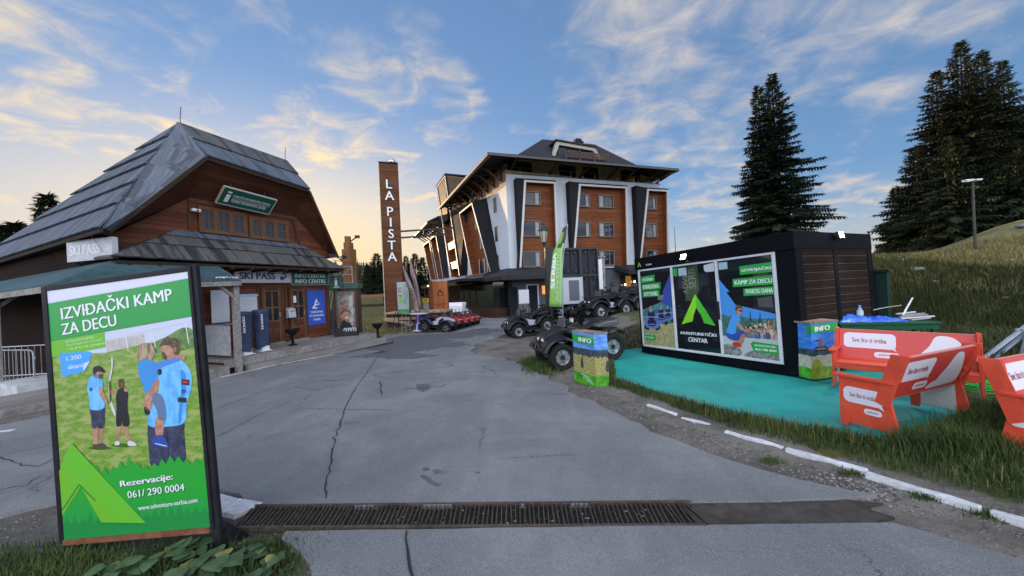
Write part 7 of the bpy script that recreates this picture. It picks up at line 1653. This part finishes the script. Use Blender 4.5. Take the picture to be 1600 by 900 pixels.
# ------------------------------------------------------------------ lamp post, billboard seen from behind, green feather flag
lp = at(856, 512, 19.6); zl = T(lp.x, 19.6); t = thing('street_lamp', 'dark green lantern post beside the green feather flag', 'street lamp', Matrix.Translation((lp.x, 19.6, zl)))
LG = mat('lamp_post_green', (.018, .045, .040), .45, .2, ns=8); LGL = mat('lantern_glass', (.42, .38, .30), .25)
hl = at(857, 381, 19.6).z-zl
mb = MB(); mb.lathe([(.16, 0), (.16, .25), (.09, .35), (.075, 1.0), (.06, 1.1), (.055, hl-.1), (.09, hl-.06), (.05, hl)], m=LG, n=14); mb.build('post', t, smooth=True)
ln = []
mb = MB(); mb.lathe([(.06, hl), (.14, hl+.06), (.15, hl+.1)], m=LG, n=6); mb.lathe([(.27, hl+.72), (.30, hl+.74), (.30, hl+.78), (.16, hl+.92), (.07, hl+.96), (.06, hl+1.06), (.1, hl+1.1), (.03, hl+1.2)], m=LG, n=6)
for k in range(6):
    a = 2*PI*k/6; mb.bar((.14*math.cos(a), .14*math.sin(a), hl+.1), (.25*math.cos(a), .25*math.sin(a), hl+.73), .022, .022, LG, (0, 1, 0))
la = mb.build('lantern', t); mb = MB(); mb.lathe([(.125, hl+.1), (.235, hl+.72)], m=LGL, n=6); mb.build('glass', la)
# billboard back
bb0 = at(884, 505, 17.3); BX = Vector((.98, .2, 0)).normalized(); p_l = at(884, 388, 17.3)
zg = T(bb0.x, 17.3); BBM = frame((at(868, 450, 17.3).x-.45, 17.2, 0), BX)
t = thing('billboard', 'black framed billboard seen from behind with a white cabinet on its lower left', 'billboard', BBM)
zt_, zb_ = at(900, 388, 17.4).z, at(900, 474, 17.4).z
PANELM = mat('grey_board_back', (.026, .030, .042), .6, ns=4, na=.25)
wb_ = 2.75
mb = MB(); mb.box(.5, wb_-.05, .05, .1, zb_, zt_-.06, PANELM); mb.build('panel', t)
mb = MB(); mb.box(0, .48, -.06, .16, zb_-.05, zt_+.06, BLACK); mb.box(.48, wb_, -.06, .14, zt_-.06, zt_+.04, BLACK); mb.box(wb_-.08, wb_, -.06, .14, zb_-.05, zt_-.06, BLACK); mb.box(.48, wb_-.08, -.06, .14, zb_-.06, zb_, BLACK); mb.box(1.72, 1.87, -.08, .14, zb_, zt_-.06, BLACK); mb.box(.48, 1.72, -.05, .1, (zt_+zb_)/2-.05, (zt_+zb_)/2+.05, BLACK); mb.box(1.87, wb_-.08, -.05, .1, (zt_+zb_)/2-.05, (zt_+zb_)/2+.05, BLACK)
for x in (.95, 1.32, 2.25): mb.box(x, x+.04, -.02, .05, zb_, zt_-.06, BLACK)
mb.build('frame', t)
mb = MB()
for x in (.62, 1.1, 1.5, 2.05, 2.5):
    for z in (zb_+.15, (zt_+zb_)/2-.2, (zt_+zb_)/2+.2, zt_-.25): mb.box(x, x+.09, -.03, .05, z, z+.09, DKSTEEL)
mb.build('clamp', t)
for x in (.12, 1.74): mb = MB(); zz = T(*(BBM @ Vector((x, 0, 0))).xy); mb.box(x, x+.14, -.05, .12, zz-.3, zb_-.06, BLACK); mb.build('post', t)
mb = MB(); mb.box(.5, 1.68, -.35, -.07, zb_+.0, zb_+1.28, mat('cabinet_white', (.44, .47, .52), .4)); mb.box(1.02, 1.55, -.355, -.35, zb_+.15, zb_+1.14, mat('cabinet_vent', (.09, .10, .12), .4)); mb.box(1.68, 1.74, -.37, -.07, zb_-.02, zb_+1.3, mat('cabinet_white', (.58, .6, .64))); mb.build('cabinet', t)
# green feather flag
pp = [at(884, 352, 15.2), at(883, 372, 15.2), at(880, 395, 15.2), at(878, 425, 15.2), at(879, 478, 15.2), at(879, 512, 15.2)]
FGRN = mat('flag_green', (.22, .42, .10), .6, ns=2, na=.12); FGRN2 = P_('flag_green_pale', (.28, .50, .24)); FBRN = P_('flag_brown', (.035, .028, .035))
fo = pp[-1]; t = thing('feather_flag', 'tall green feather flag with white vertical lettering in front of the lantern post', 'flag', Matrix.Translation(fo))
edge_r = [(886, 352), (884, 372), (879, 393), (879, 430), (879.5, 480)]; edge_l = [(880, 356), (874, 372), (864, 395), (860, 430), (858, 479)]
mb = MB(); Yf = 15.2; N = 26
def ep(E_, f):
    k = f*(len(E_)-1); i = min(int(k), len(E_)-2); f_ = k-i; return (lerp(E_[i][0], E_[i+1][0], f_), lerp(E_[i][1], E_[i+1][1], f_))
def fp(f, s, off=0.): 
    a, b_ = ep(edge_l, f), ep(edge_r, f); q = at(lerp(a[0], b_[0], s), lerp(a[1], b_[1], s), Yf)-fo; q.y += .035*math.sin(f*4+s*2.5)*(.3+f)-off; return q
for i in range(N):
    for j in range(4):
        f0_, f1_, s0_, s1_ = i/N, (i+1)/N, j/4, (j+1)/4
        m_ = FBRN if (f0_ < .32 and s0_ >= .5) or (f0_ < .10) or (.40 < f0_+.25*s0_ < .52 and f0_ < .40) else (FGRN2 if s0_ >= .75 else FGRN)
        mb.quad(fp(f0_, s0_), fp(f0_, s1_), fp(f1_, s1_), fp(f1_, s0_), m_)
fl_ = mb.build('flag', t, smooth=True, recalc=False, weld=True); sd = fl_.modifiers.new('thick', 'SOLIDIFY'); sd.thickness = .006; sd.offset = -1
mbt = MB()
def vtext(txt, f_a, f_b, s_a, s_b, m, bold):
    vs_, fs_, tw, thh = glyphs(txt, 1., bold)
    mbt.add([fp(lerp(f_b, f_a, x/tw), lerp(s_b, s_a, y/thh), .012+d*.01) for x, y, d in vs_], fs_, m)
vtext('SERBIA', .50, .86, .06, .36, PWHITE, .05); vtext('ADVENTURE', .45, .96, .46, .68, P_('flag_letter_pale', (.42, .6, .36)), .01)
mbt.build('lettering', t, recalc=False)
mb = MB(); mb.tube([at(887, 350, 15.22)-fo]+[p-fo+Vector((.02, .03, 0)) for p in pp[1:]], .022, STEEL, 7); mb.build('pole', t)
mb = MB(); zz = T(fo.x, fo.y)-fo.z; mb.lathe([(.25, zz), (.25, zz+.08), (.06, zz+.1), (.03, zz+.5)], m=DKSTEEL, n=16); mb.build('base', t)
# pale upright panel right of the billboard
wn = at(936, 490, 19.5); t = thing('banner_stand', 'narrow white upright panel on a timber post right of the billboard', 'banner', frame((wn.x-.05, 19.5, 0), (.98, .2)))
za, zb2 = at(936, 405, 19.5).z, at(936, 452, 19.5).z
mb = MB(); mb.box(0, .38, 0, .06, zb2, za, WHITE); mb.build('panel', t); mb = MB(); mb.box(.4, .52, -.02, .1, T(wn.x, 19.5)-.2, za+.1, W_GPOST); mb.box(-.05, .6, -.05, .12, za+.1, za+.16, W_GPOST); mb.build('post', t)

# ------------------------------------------------------------------ green table with tarpaulin and odds and ends behind the benches
g0_ = at(1322, 505, 7.6); gx_ = at(1312, 505, 6.8); GT_ = frame((gx_.x, 6.8, base(6.8)+.12), (.965, -.26))
ztop = at(1376, 504, 6.65).z-(base(6.8)+.12)
t = thing('work_table', 'dark green work table behind the red benches', 'table', GT_)
GTM = mat('dark_green_table', (.012, .075, .035), .5, ns=4, na=.2)
tw_ = 1.55
mb = MB(); mb.box(0, tw_, 0, .58, ztop-.04, ztop, GTM); mb.build('tabletop', t, bevel=.005); mb = MB(); mb.box(.03, tw_-.03, .03, .06, ztop-.14, ztop-.041, GTM); mb.box(.03, tw_-.03, .52, .55, ztop-.14, ztop-.041, GTM); mb.build('apron', t)
for x in (.04, .72, tw_-.1):
    for y in ((.06, .47) if x != .72 else (.06,)): mb = MB(); mb.box(x, x+.06, y, y+.06, 0, ztop-.041, GTM); mb.build('leg', t)
TARP = noisepic('blue_tarpaulin', (.01, .05, .42), (.06, .19, .68), 7, rough=.35)
rnd = random.Random(15); mb = MB(); nx_, ny_ = 30, 12
def tz_(i, j):
    u, v = i/nx_, j/ny_; e = math.sin(PI*u)**.5*math.sin(PI*v)**.5
    return e*(.05+.10*math.exp(-((u-.22)/.16)**2)+.05*math.exp(-((u-.7)/.12)**2)+.035*math.sin(u*23+v*5)*math.sin(v*9+u*7)+.02*rnd.uniform(-1, 1))
vs = [(.02+1.15*i/nx_, .04+.42*j/ny_+.03*math.sin(i*.9), .008+max(0, tz_(i, j))) for j in range(ny_+1) for i in range(nx_+1)]
mb.add(vs, [(j*(nx_+1)+i, j*(nx_+1)+i+1, (j+1)*(nx_+1)+i+1, (j+1)*(nx_+1)+i) for j in range(ny_) for i in range(nx_)], TARP); o = mb.build('tarpaulin', smooth=True, ang=50); o.matrix_world = GT_ @ Matrix.Translation((0, 0, ztop)); tag(o, 'crumpled blue tarpaulin heaped on the green table', 'tarpaulin')
t = thing('water_bottle', 'clear blue water bottle standing on the green table', 'bottle', GT_ @ Matrix.Translation((.62, .52, ztop)))
mb = MB(); mb.lathe([(.05, 0), (.052, .02), (.052, .17), (.045, .2), (.02, .25), (.018, .27)], m=mat('bottle_plastic', (.14, .28, .36), .12, spec=.7), n=14); mb.build('bottle_body', t, smooth=True); mb = MB(); mb.lathe([(.022, .27), (.022, .3)], m=P_('bottle_cap', (.1, .25, .6)), n=10); mb.build('cap', t); mb = MB(); mb.lathe([(.0535, .1), (.0535, .19)], m=P_('bottle_label', (.45, .52, .56)), n=14); mb.build('label', t)
def stick(a, b_, r, m, label): 
    a, b_ = Vector(a), Vector(b_); mb = MB(); mb.tube([a-a, (b_-a)*.5+Vector((0, 0, .01)), b_-a], [r, r*.9, r*.7], m, 6); o = mb.build('timber_batten'); o.matrix_world = GT_ @ Matrix.Translation(a); tag(o, label, 'batten', 'loose battens on and by the table')
WOODL = mat('pale_batten', (.30, .25, .19), .7, ns=12); 
stick((-.05, .5, ztop+.26), (.12, .4, ztop+.08), .025, WOODL, 'brown batten leaning on the cabin end of the tarpaulin')
stick((.95, .7, ztop+.18), (1.35, .6, ztop+.27), .012, WOODL, 'thin pale stick lying across the back of the green table')
stick((1.28, .5, ztop+.03), (1.5, .55, ztop+.42), .018, LGREY, 'grey batten standing up at the right end of the green table')
stick((1.3, .0, .1), (1.12, -.12, ztop-.15), .014, WOODL, 'short stick leaning against the front of the green table')
mb = MB(); 
for i in range(5): mb.bar((1.2+rnd.uniform(-.1, .1), .2+.1*i, .02+.02*i), (1.6+rnd.uniform(-.1, .15), .25+.1*i, .05+.02*i), .05, .02, [STEEL, LGREY, WOODL][i % 3])
o = mb.build('scrap_pile'); o.matrix_world = GT_ @ Matrix.Translation((0, 0, ztop)); tag(o, 'grey scrap bits piled on the right end of the green table', 'scrap')
# dark green shed wall at the cabin back
sh0 = CM @ Vector((C_L+.02, C_D+.1, 0)); t = thing('storage_shed', 'dark green storage shed tight behind the cabin', 'shed', frame((sh0.x, sh0.y, base(sh0.y)+.1), (.915, .40)))
mb = MB(); mb.box(.02, .16, -.1, 1.2, 0, 1.95, mat('dark_green_sheet', (.008, .028, .022), .5, ns=3)); mb.build('wall', t); mb = MB(); mb.box(-.02, .2, -.15, 1.25, 1.95, 2.0, BLACK); mb.build('roof', t)
# pale blue steel stand
stp = [at(1562, 545, 7.6)]
t = thing('steel_stand', 'pale blue steel ladder stand at the right edge on the grass', 'stand', frame((at(1545, 556, 6.9).x, 6.9, T(9.1, 6.9)), (.96, -.28)))
z1 = at(1595, 470, 6.9).z-T(9.1, 6.9)
mb = MB(); mb.bar((.45, 0, .0), (.72, 0, z1), .07, .05, SBL, (0, 1, 0)); mb.bar((.62, 0, .0), (.82, 0, z1+.1), .07, .05, SBL, (0, 1, 0)); mb.bar((.95, 0, 0), (.92, 0, z1), .07, .05, SBL, (0, 1, 0)); mb.build('upright', t)
mb = MB(); mb.bar((-.25, 0, .06), (1.4, 0, .06), .06, .08, SBL); mb.bar((-.1, 0, .1), (.68, 0, z1*.72), .05, .05, SBL); mb.bar((.15, .1, .1), (.75, .1, z1*.6), .05, .04, SBL); mb.bar((.4, 0, z1*.55), (1.3, 0, z1*.6), .05, .05, SBL); mb.bar((-.3, .4, .05), (.9, -.2, .12), .05, .05, STEEL); mb.build('brace', t)
# green hose on the grass
mb = MB(); hp = []; c0 = onT(7.0, 4.9)
rnd = random.Random(6)
for i in range(130):
    a = i*.33; r_ = .17+.09*math.sin(i*.11)+.02*rnd.random(); hp.append(Vector((r_*1.5*math.cos(a), r_*math.sin(a), .02+.0007*i)))
mb.tube(hp, .009, P_('hose_green', (.03, .42, .05)), 5); o = mb.build('garden_hose', smooth=True); hl_ = ground(1545, 610); o.matrix_world = Matrix.Translation(hl_); tag(o, 'bright green hose coiled on the ground between two red benches', 'hose')
mb = MB(); mb.box(-.6, .6, -.2, .2, 0, .1, mat('concrete_edge', (.3, .3, .29), .85, ns=6, na=.2)); o = mb.build('concrete_block', bevel=.01); q = ground(1558, 575); o.matrix_world = frame((q.x, q.y, q.z), (1, .1)); tag(o, 'low grey concrete block behind the red benches', 'block')
# ------------------------------------------------------------------ mast on the bank, stones, wires
pm = at(1527, 443, 16.8); zg = T(pm.x, pm.y); t = thing('floodlight_mast', 'slim timber mast with two white floodlight heads on the grass bank', 'mast', Matrix.Translation((pm.x, pm.y, zg)))
hm = at(1522, 281, 16.8).z-zg
mb = MB(); mb.tube([(0, 0, -.4), (-.02, 0, hm*.5), (.0, 0, hm)], [.06, .05, .04], mat('mast_timber', (.075, .07, .062), .8, ns=10), 9); mb.build('pole', t, smooth=True)
for s_ in (-1, 1): mb = MB(); mb.slab([Vector((s_*.06, -.12, hm+.02)), Vector((s_*.34, -.12, hm-.04+(.06 if s_ > 0 else 0))), Vector((s_*.34, .14, hm+.02)), Vector((s_*.06, .14, hm+.08))], (0, -.3, 1), .07, WHITE); mb.build('lamp_head', t)
mb = MB(); mb.bar((-.35, 0, hm-.02), (.35, 0, hm-.02), .04, .04, DKSTEEL); mb.build('crossarm', t)
STN = mat('pale_stone', (.22, .215, .20), .85, ns=7, na=.25, bump=.3)
def stone(px, py, r, label, m=STN, seed=0):
    p = ground(px, py); mb = MB(); mb.ball((0, 0, 0), (r*.6, r*.5, r*.25), m, 9, 6); rnd = random.Random(seed); mb.v = [tuple(c*(1+rnd.uniform(-.18, .18)) for c in v) for v in mb.v]
    o = mb.build('stone', smooth=True, ang=25); o.matrix_world = Matrix.Translation(p+Vector((0, 0, r*.25))); tag(o, label, 'stone', 'stones on the grass bank')
stone(1434, 424, .34, 'pale stone slab on the terrace left of the lamp mast', seed=1); stone(1505, 424, .22, 'small grey stone on the terrace left of the lamp mast foot', seed=2); stone(1563, 415, .34, 'rust brown stone on the slope right of the lamp mast', mat('rust_stone', (.16, .08, .05), .9, ns=6), 3); stone(1577, 410, .26, 'pale stone beside the rust brown one', seed=4); stone(1461, 442, .2, 'low pale stone near the bank edge', seed=5); stone(1408, 410, .3, 'white marker stone at the ridge foot', seed=6); stone(1598, 356, .5, 'pale boulder on the crest at the right edge', seed=7); stone(1571, 467, .16, 'small pale stone on the dark bank', seed=8)
WIRE = mat('wire', (.03, .03, .03), .6)
def wire(a, b_, sag, name='power_line', label=''):
    mb = MB(); mb.tube([a.lerp(b_, i/12)+Vector((0, 0, -sag*4*(i/12)*(1-i/12)))-a for i in range(13)], .012, WIRE, 4); o = mb.build(name); o.matrix_world = Matrix.Translation(a); tag(o, label, 'wire', 'overhead wires beside the timber post')
wire(at(528, 401, 15.4), at(548, 386, 20.5), .15, label='short wire from the house eave to the top of the timber post'); wire(at(546, 384, 20.5), at(604, 470, 32), .4, label='wire sloping down from the timber post to the tower')
wire(at(520, 406, 15.6), at(594, 404, 34), .3, label='upper level wire between house and sign tower'); wire(at(520, 412, 15.6), at(594, 413, 34), .3, label='lower level wire between house and sign tower')

# ------------------------------------------------------------------ plants and grass
BLEAF = leafmat('butterbur_leaf', (.032, .062, .028), (.075, .125, .055), 9); BLEAF2 = leafmat('yellowing_leaf', (.14, .13, .03), (.22, .2, .06), 5)
def bigleaf(mb, p, az, tilt, L, m):
    d = Vector((math.cos(az), math.sin(az), 0)); s_ = Vector((-d.y, d.x, 0)); rows = [(0, .12, .02), (.12, .40, .03), (.35, .52, .035), (.6, .46, .02), (.82, .28, -.02), (1, .0, -.08)]
    prev = None
    for (t_, w_, c_) in rows:
        z = math.sin(tilt)*t_*L-t_*t_*.35*L; ctr = p+d*(t_*L*math.cos(tilt))+Vector((0, 0, z)); cur = [ctr+s_*(w_*L)+Vector((0, 0, c_*L*1.6)), ctr, ctr-s_*(w_*L)+Vector((0, 0, c_*L*1.6))]
        if prev:
            for j in (0, 1): mb.quad(prev[j], prev[j+1], cur[j+1], cur[j], m)
        prev = cur
PLN = [(250, 895, .13), (290, 874, .12), (335, 898, .14), (205, 905, .11), (390, 895, .10), (420, 905, .09), (300, 915, .14), (170, 912, .12)]
PLL = ['broad leaved butterbur plant left of the sign post in the front corner', 'butterbur with big pale leaves right under the sign rail', 'butterbur with the widest leaves at the foot of the sign post', 'butterbur near the bottom edge under the middle of the sign', 'small leafy plant right of the sign post', 'small leafy plant between the sign post and the bare dirt', 'large butterbur at the very bottom edge below the sign', 'low leafy plant under the left part of the sign']
for i, (px, py, L) in enumerate(PLN):
    p = ground(px, py); mb = MB(); rnd = random.Random(60+i)
    for k in range(11 if L > .11 else 9):
        az = rnd.uniform(0, 6.28); h_ = rnd.uniform(.02, .13); q = Vector((rnd.gauss(0, .05), rnd.gauss(0, .05), h_)); bigleaf(mb, q, az, rnd.uniform(.05, .55), L*rnd.uniform(.6, 1.1), BLEAF if rnd.random() < .88 else BLEAF2)
    for k in range(5): mb.tube([(0, 0, -.02), (rnd.gauss(0, .04), rnd.gauss(0, .04), .12)], .004, BLEAF, 4)
    o = mb.build('butterbur_plant', smooth=True, recalc=False, ang=60, weld=True); o.matrix_world = Matrix.Translation(p); tag(o, PLL[i], 'plant', 'leafy plants under the big sign')
GRASS = leafmat('grass_blades', (.028, .052, .012), (.085, .12, .032), 1.3); GRASSD = leafmat('bank_grass', (.030, .046, .014), (.095, .10, .034), .5); GRASSY = leafmat('dry_grass', (.13, .12, .04), (.26, .21, .09), .6)
def blades(name, pts, m, hmin, hmax, wd, seed, kind='stuff'):
    rnd = random.Random(seed); V = []; F = []
    for (x, y) in pts:
        z = T(x, y); h_ = rnd.uniform(hmin, hmax); a = rnd.uniform(0, 6.28); ln = rnd.uniform(.15, .7)*h_; dx_, dy_ = math.cos(a), math.sin(a); w_ = wd*rnd.uniform(.6, 1.3); o = len(V)
        V += [(x-dy_*w_, y+dx_*w_, z-.01), (x+dy_*w_, y-dx_*w_, z-.01), (x+dx_*ln*.35+dy_*w_*.8, y+dy_*ln*.35-dx_*w_*.8, z+h_*.6), (x+dx_*ln*.35-dy_*w_*.8, y+dy_*ln*.35+dx_*w_*.8, z+h_*.6), (x+dx_*ln, y+dy_*ln, z+h_)]
        F += [(o, o+1, o+2, o+3), (o+3, o+2, o+4)]
    mb = MB(); mb.add(V, F, m); o = mb.build(name, recalc=False); struct(o, kind); return o
def scatter(n, fn, seed):
    rnd = random.Random(seed); out = []; tries = 0
    while len(out) < n and tries < n*30:
        tries += 1; q = fn(rnd)
        if q: out.append(q)
    return out
MATP = mat_xy
from mathutils import noise as mnoise
def vergefn(rnd):
    y = rnd.uniform(2.2, 9.0); x = xk(y)+rnd.uniform(.22, 3.4)
    if inside(x, y, MATP): return None
    d = pdist(x, y, MATP)
    near = sm(.75, .05, d) if y > 3.4 else .45
    if y < 3.9 and x > 3.9: near = max(near, .75)
    c = mnoise.noise(Vector((x*1.6, y*1.6, 0)))*.5+.5
    return (x, y) if rnd.random() < near*(.25+.9*c) else None
blades('verge_grass', scatter(26000, vergefn, 1), GRASS, .03, .13, .0035, 2)
def tall(rnd):
    i = rnd.randrange(9); cx, cy = [(4.35, 3.55), (4.6, 3.75), (5.1, 3.95), (5.6, 4.1), (4.5, 3.35), (5.9, 4.25), (4.1, 3.5), (5.35, 3.8), (4.75, 3.5)][i]
    x, y = rnd.gauss(cx, .2), rnd.gauss(cy, .12); return None if inside(x, y, MATP) and rnd.random() < .85 else (x, y)
blades('tall_grass', scatter(9000, tall, 3), GRASS, .08, .26, .004, 4)
def cornerfn(rnd):
    x, y = rnd.uniform(-4.2, -.95), rnd.uniform(1.5, 2.85)
    if grassy(x, y) < .15: return None
    c = mnoise.noise(Vector((x*2.5, y*2.5, 3)))*.5+.5; return (x, y) if rnd.random() < c*grassy(x, y)*1.1 else None
blades('corner_grass', scatter(15000, cornerfn, 5), GRASS, .02, .10, .003, 6)
def bankfn(rnd):
    q = rnd.uniform(.95, 1.75); y = rnd.uniform(5.0, 15.5); x = q*y; s = foot(x, y)
    if s < -5.5 or s > 2.6 or (x < 8.2 and y > 6.2): return None
    if inside(x, y, MATP): return None
    c = mnoise.noise(Vector((x*.7, y*.7, 5)))*.5+.5; return (x, y) if rnd.random() < (.35+.65*sm(-2.5, .3, s))*(.3+.8*c) else None
blades('bank_grass', scatter(42000, bankfn, 7), GRASSD, .08, .38, .009, 8)
def bankdry(rnd):
    q = rnd.uniform(.98, 1.6); y = rnd.uniform(9.5, 24); x = q*y; s = foot(x, y)
    return (x, y) if 1.6 < s < 14 and rnd.random() < (1 if s < 4 else .35) else None
blades('dry_bank_grass', scatter(16000, bankdry, 9), GRASSY, .08, .3, .012, 10)
def quadtuft(rnd): 
    x, y = rnd.gauss(.62, .22), rnd.gauss(9.4, .5); return (x, y) if x > .15 else None
blades('quad_tuft_grass', scatter(4500, quadtuft, 11), GRASS, .04, .2, .006, 12)
def slopefn(rnd):
    x, y = rnd.uniform(2.0, 4.6), rnd.uniform(9.0, 13.0); return None if inside(x, y, MATP) or (CM.inverted() @ Vector((x, y, 0))).y > -.2 and (CM.inverted() @ Vector((x, y, 0))).x > -.2 else (x, y)
blades('slope_grass', scatter(7000, slopefn, 13), GRASSD, .03, .14, .007, 14)
def farfn(rnd):
    x, y = rnd.uniform(-13, -3.5), rnd.uniform(21.2, 40); return (x, y) if -x/y > .2 and rnd.random() < .8 else None
blades('meadow_edge_grass', scatter(9000, farfn, 15), GRASSY, .05, .22, .012, 16)
def dryfn(rnd):
    q = vergefn(rnd); return q if q and rnd.random() < .5 else None
blades('dry_stems', scatter(2600, dryfn, 31), GRASSY, .06, .2, .0022, 32)
rnd = random.Random(41); mbw = MB(); WEED = leafmat('verge_weed', (.03, .06, .018), (.075, .11, .035), 3)
for (x, y) in scatter(1500, vergefn, 42)+[(rnd.uniform(-3.6, -1.1), rnd.uniform(1.7, 2.75)) for _ in range(500)]:
    if grassy(x, y) < .3: continue
    z = T(x, y); a0 = rnd.uniform(0, 6); r_ = rnd.uniform(.012, .03)
    for k in range(rnd.randint(3, 5)):
        a = a0+k*1.4; d = Vector((math.cos(a), math.sin(a), rnd.uniform(.2, .9)))*r_; s_ = Vector((-math.sin(a), math.cos(a), 0))*r_*.4; p = Vector((x, y, z+rnd.uniform(.005, .04)))
        mbw.poly([p, p+d*.55+s_, p+d, p+d*.55-s_], WEED)
o = mbw.build('verge_weeds', recalc=False); struct(o, 'stuff')
# tufts on the shoulder
TUFT = [(1328, 742), (1444, 778), (1540, 806), (1205, 722), (452, 850), (430, 880)]
tp_ = []
for i, (px, py) in enumerate(TUFT):
    c0 = ground(px, py); rnd = random.Random(i); tp_ += [(rnd.gauss(c0.x, .06), rnd.gauss(c0.y, .035)) for _ in range(260)]
blades('shoulder_tufts', tp_, GRASS, .015, .06, .003, 17)
# loose stones on the shoulder
mb = MB(); rnd = random.Random(19); PEB = [mat('pebble_pale', (.23, .225, .215), .9), mat('pebble_grey', (.17, .165, .16), .9), mat('pebble_dark', (.08, .075, .07), .9)]
def peb(x, y, r, lift=.0):
    vs = []; z = T(x, y)+r*.25+lift
    for k in range(6):
        a = k*PI/3+rnd.uniform(-.3, .3); vs.append((x+r*math.cos(a), y+r*math.sin(a)*.8, z+rnd.uniform(-.2, .2)*r))
    mb.add(vs+[(x+rnd.uniform(-.3, .3)*r, y, z+r*.55)], [(k, (k+1) % 6, 6) for k in range(6)], rnd.choice(PEB))
for i in range(2600):
    y = rnd.uniform(2.3, 9.5); x = xk(y)+rnd.gauss(-.28, .3)
    if inside(x, y, main_xy) or inside(x, y, front_xy): continue
    peb(x, y, rnd.uniform(.005, .016)*(1.6 if rnd.random() < .06 else 1))
for i in range(500):
    c0 = ground(1300+rnd.uniform(-70, 110), 752+rnd.gauss(10, 12)); peb(c0.x, c0.y, rnd.uniform(.006, .022))
for i in range(900): 
    x, y = rnd.uniform(-5.5, -1.2), rnd.uniform(2.2, 3.3); peb(x, y, rnd.uniform(.004, .013)) if not inside(x, y, main_xy) else None
for i in range(900):
    x, y = rnd.uniform(-12, -7), rnd.uniform(6.5, 9.5); peb(x, y, rnd.uniform(.008, .02)) if not inside(x, y, main_xy) else None
o = mb.build('gravel', recalc=False); struct(o, 'stuff')
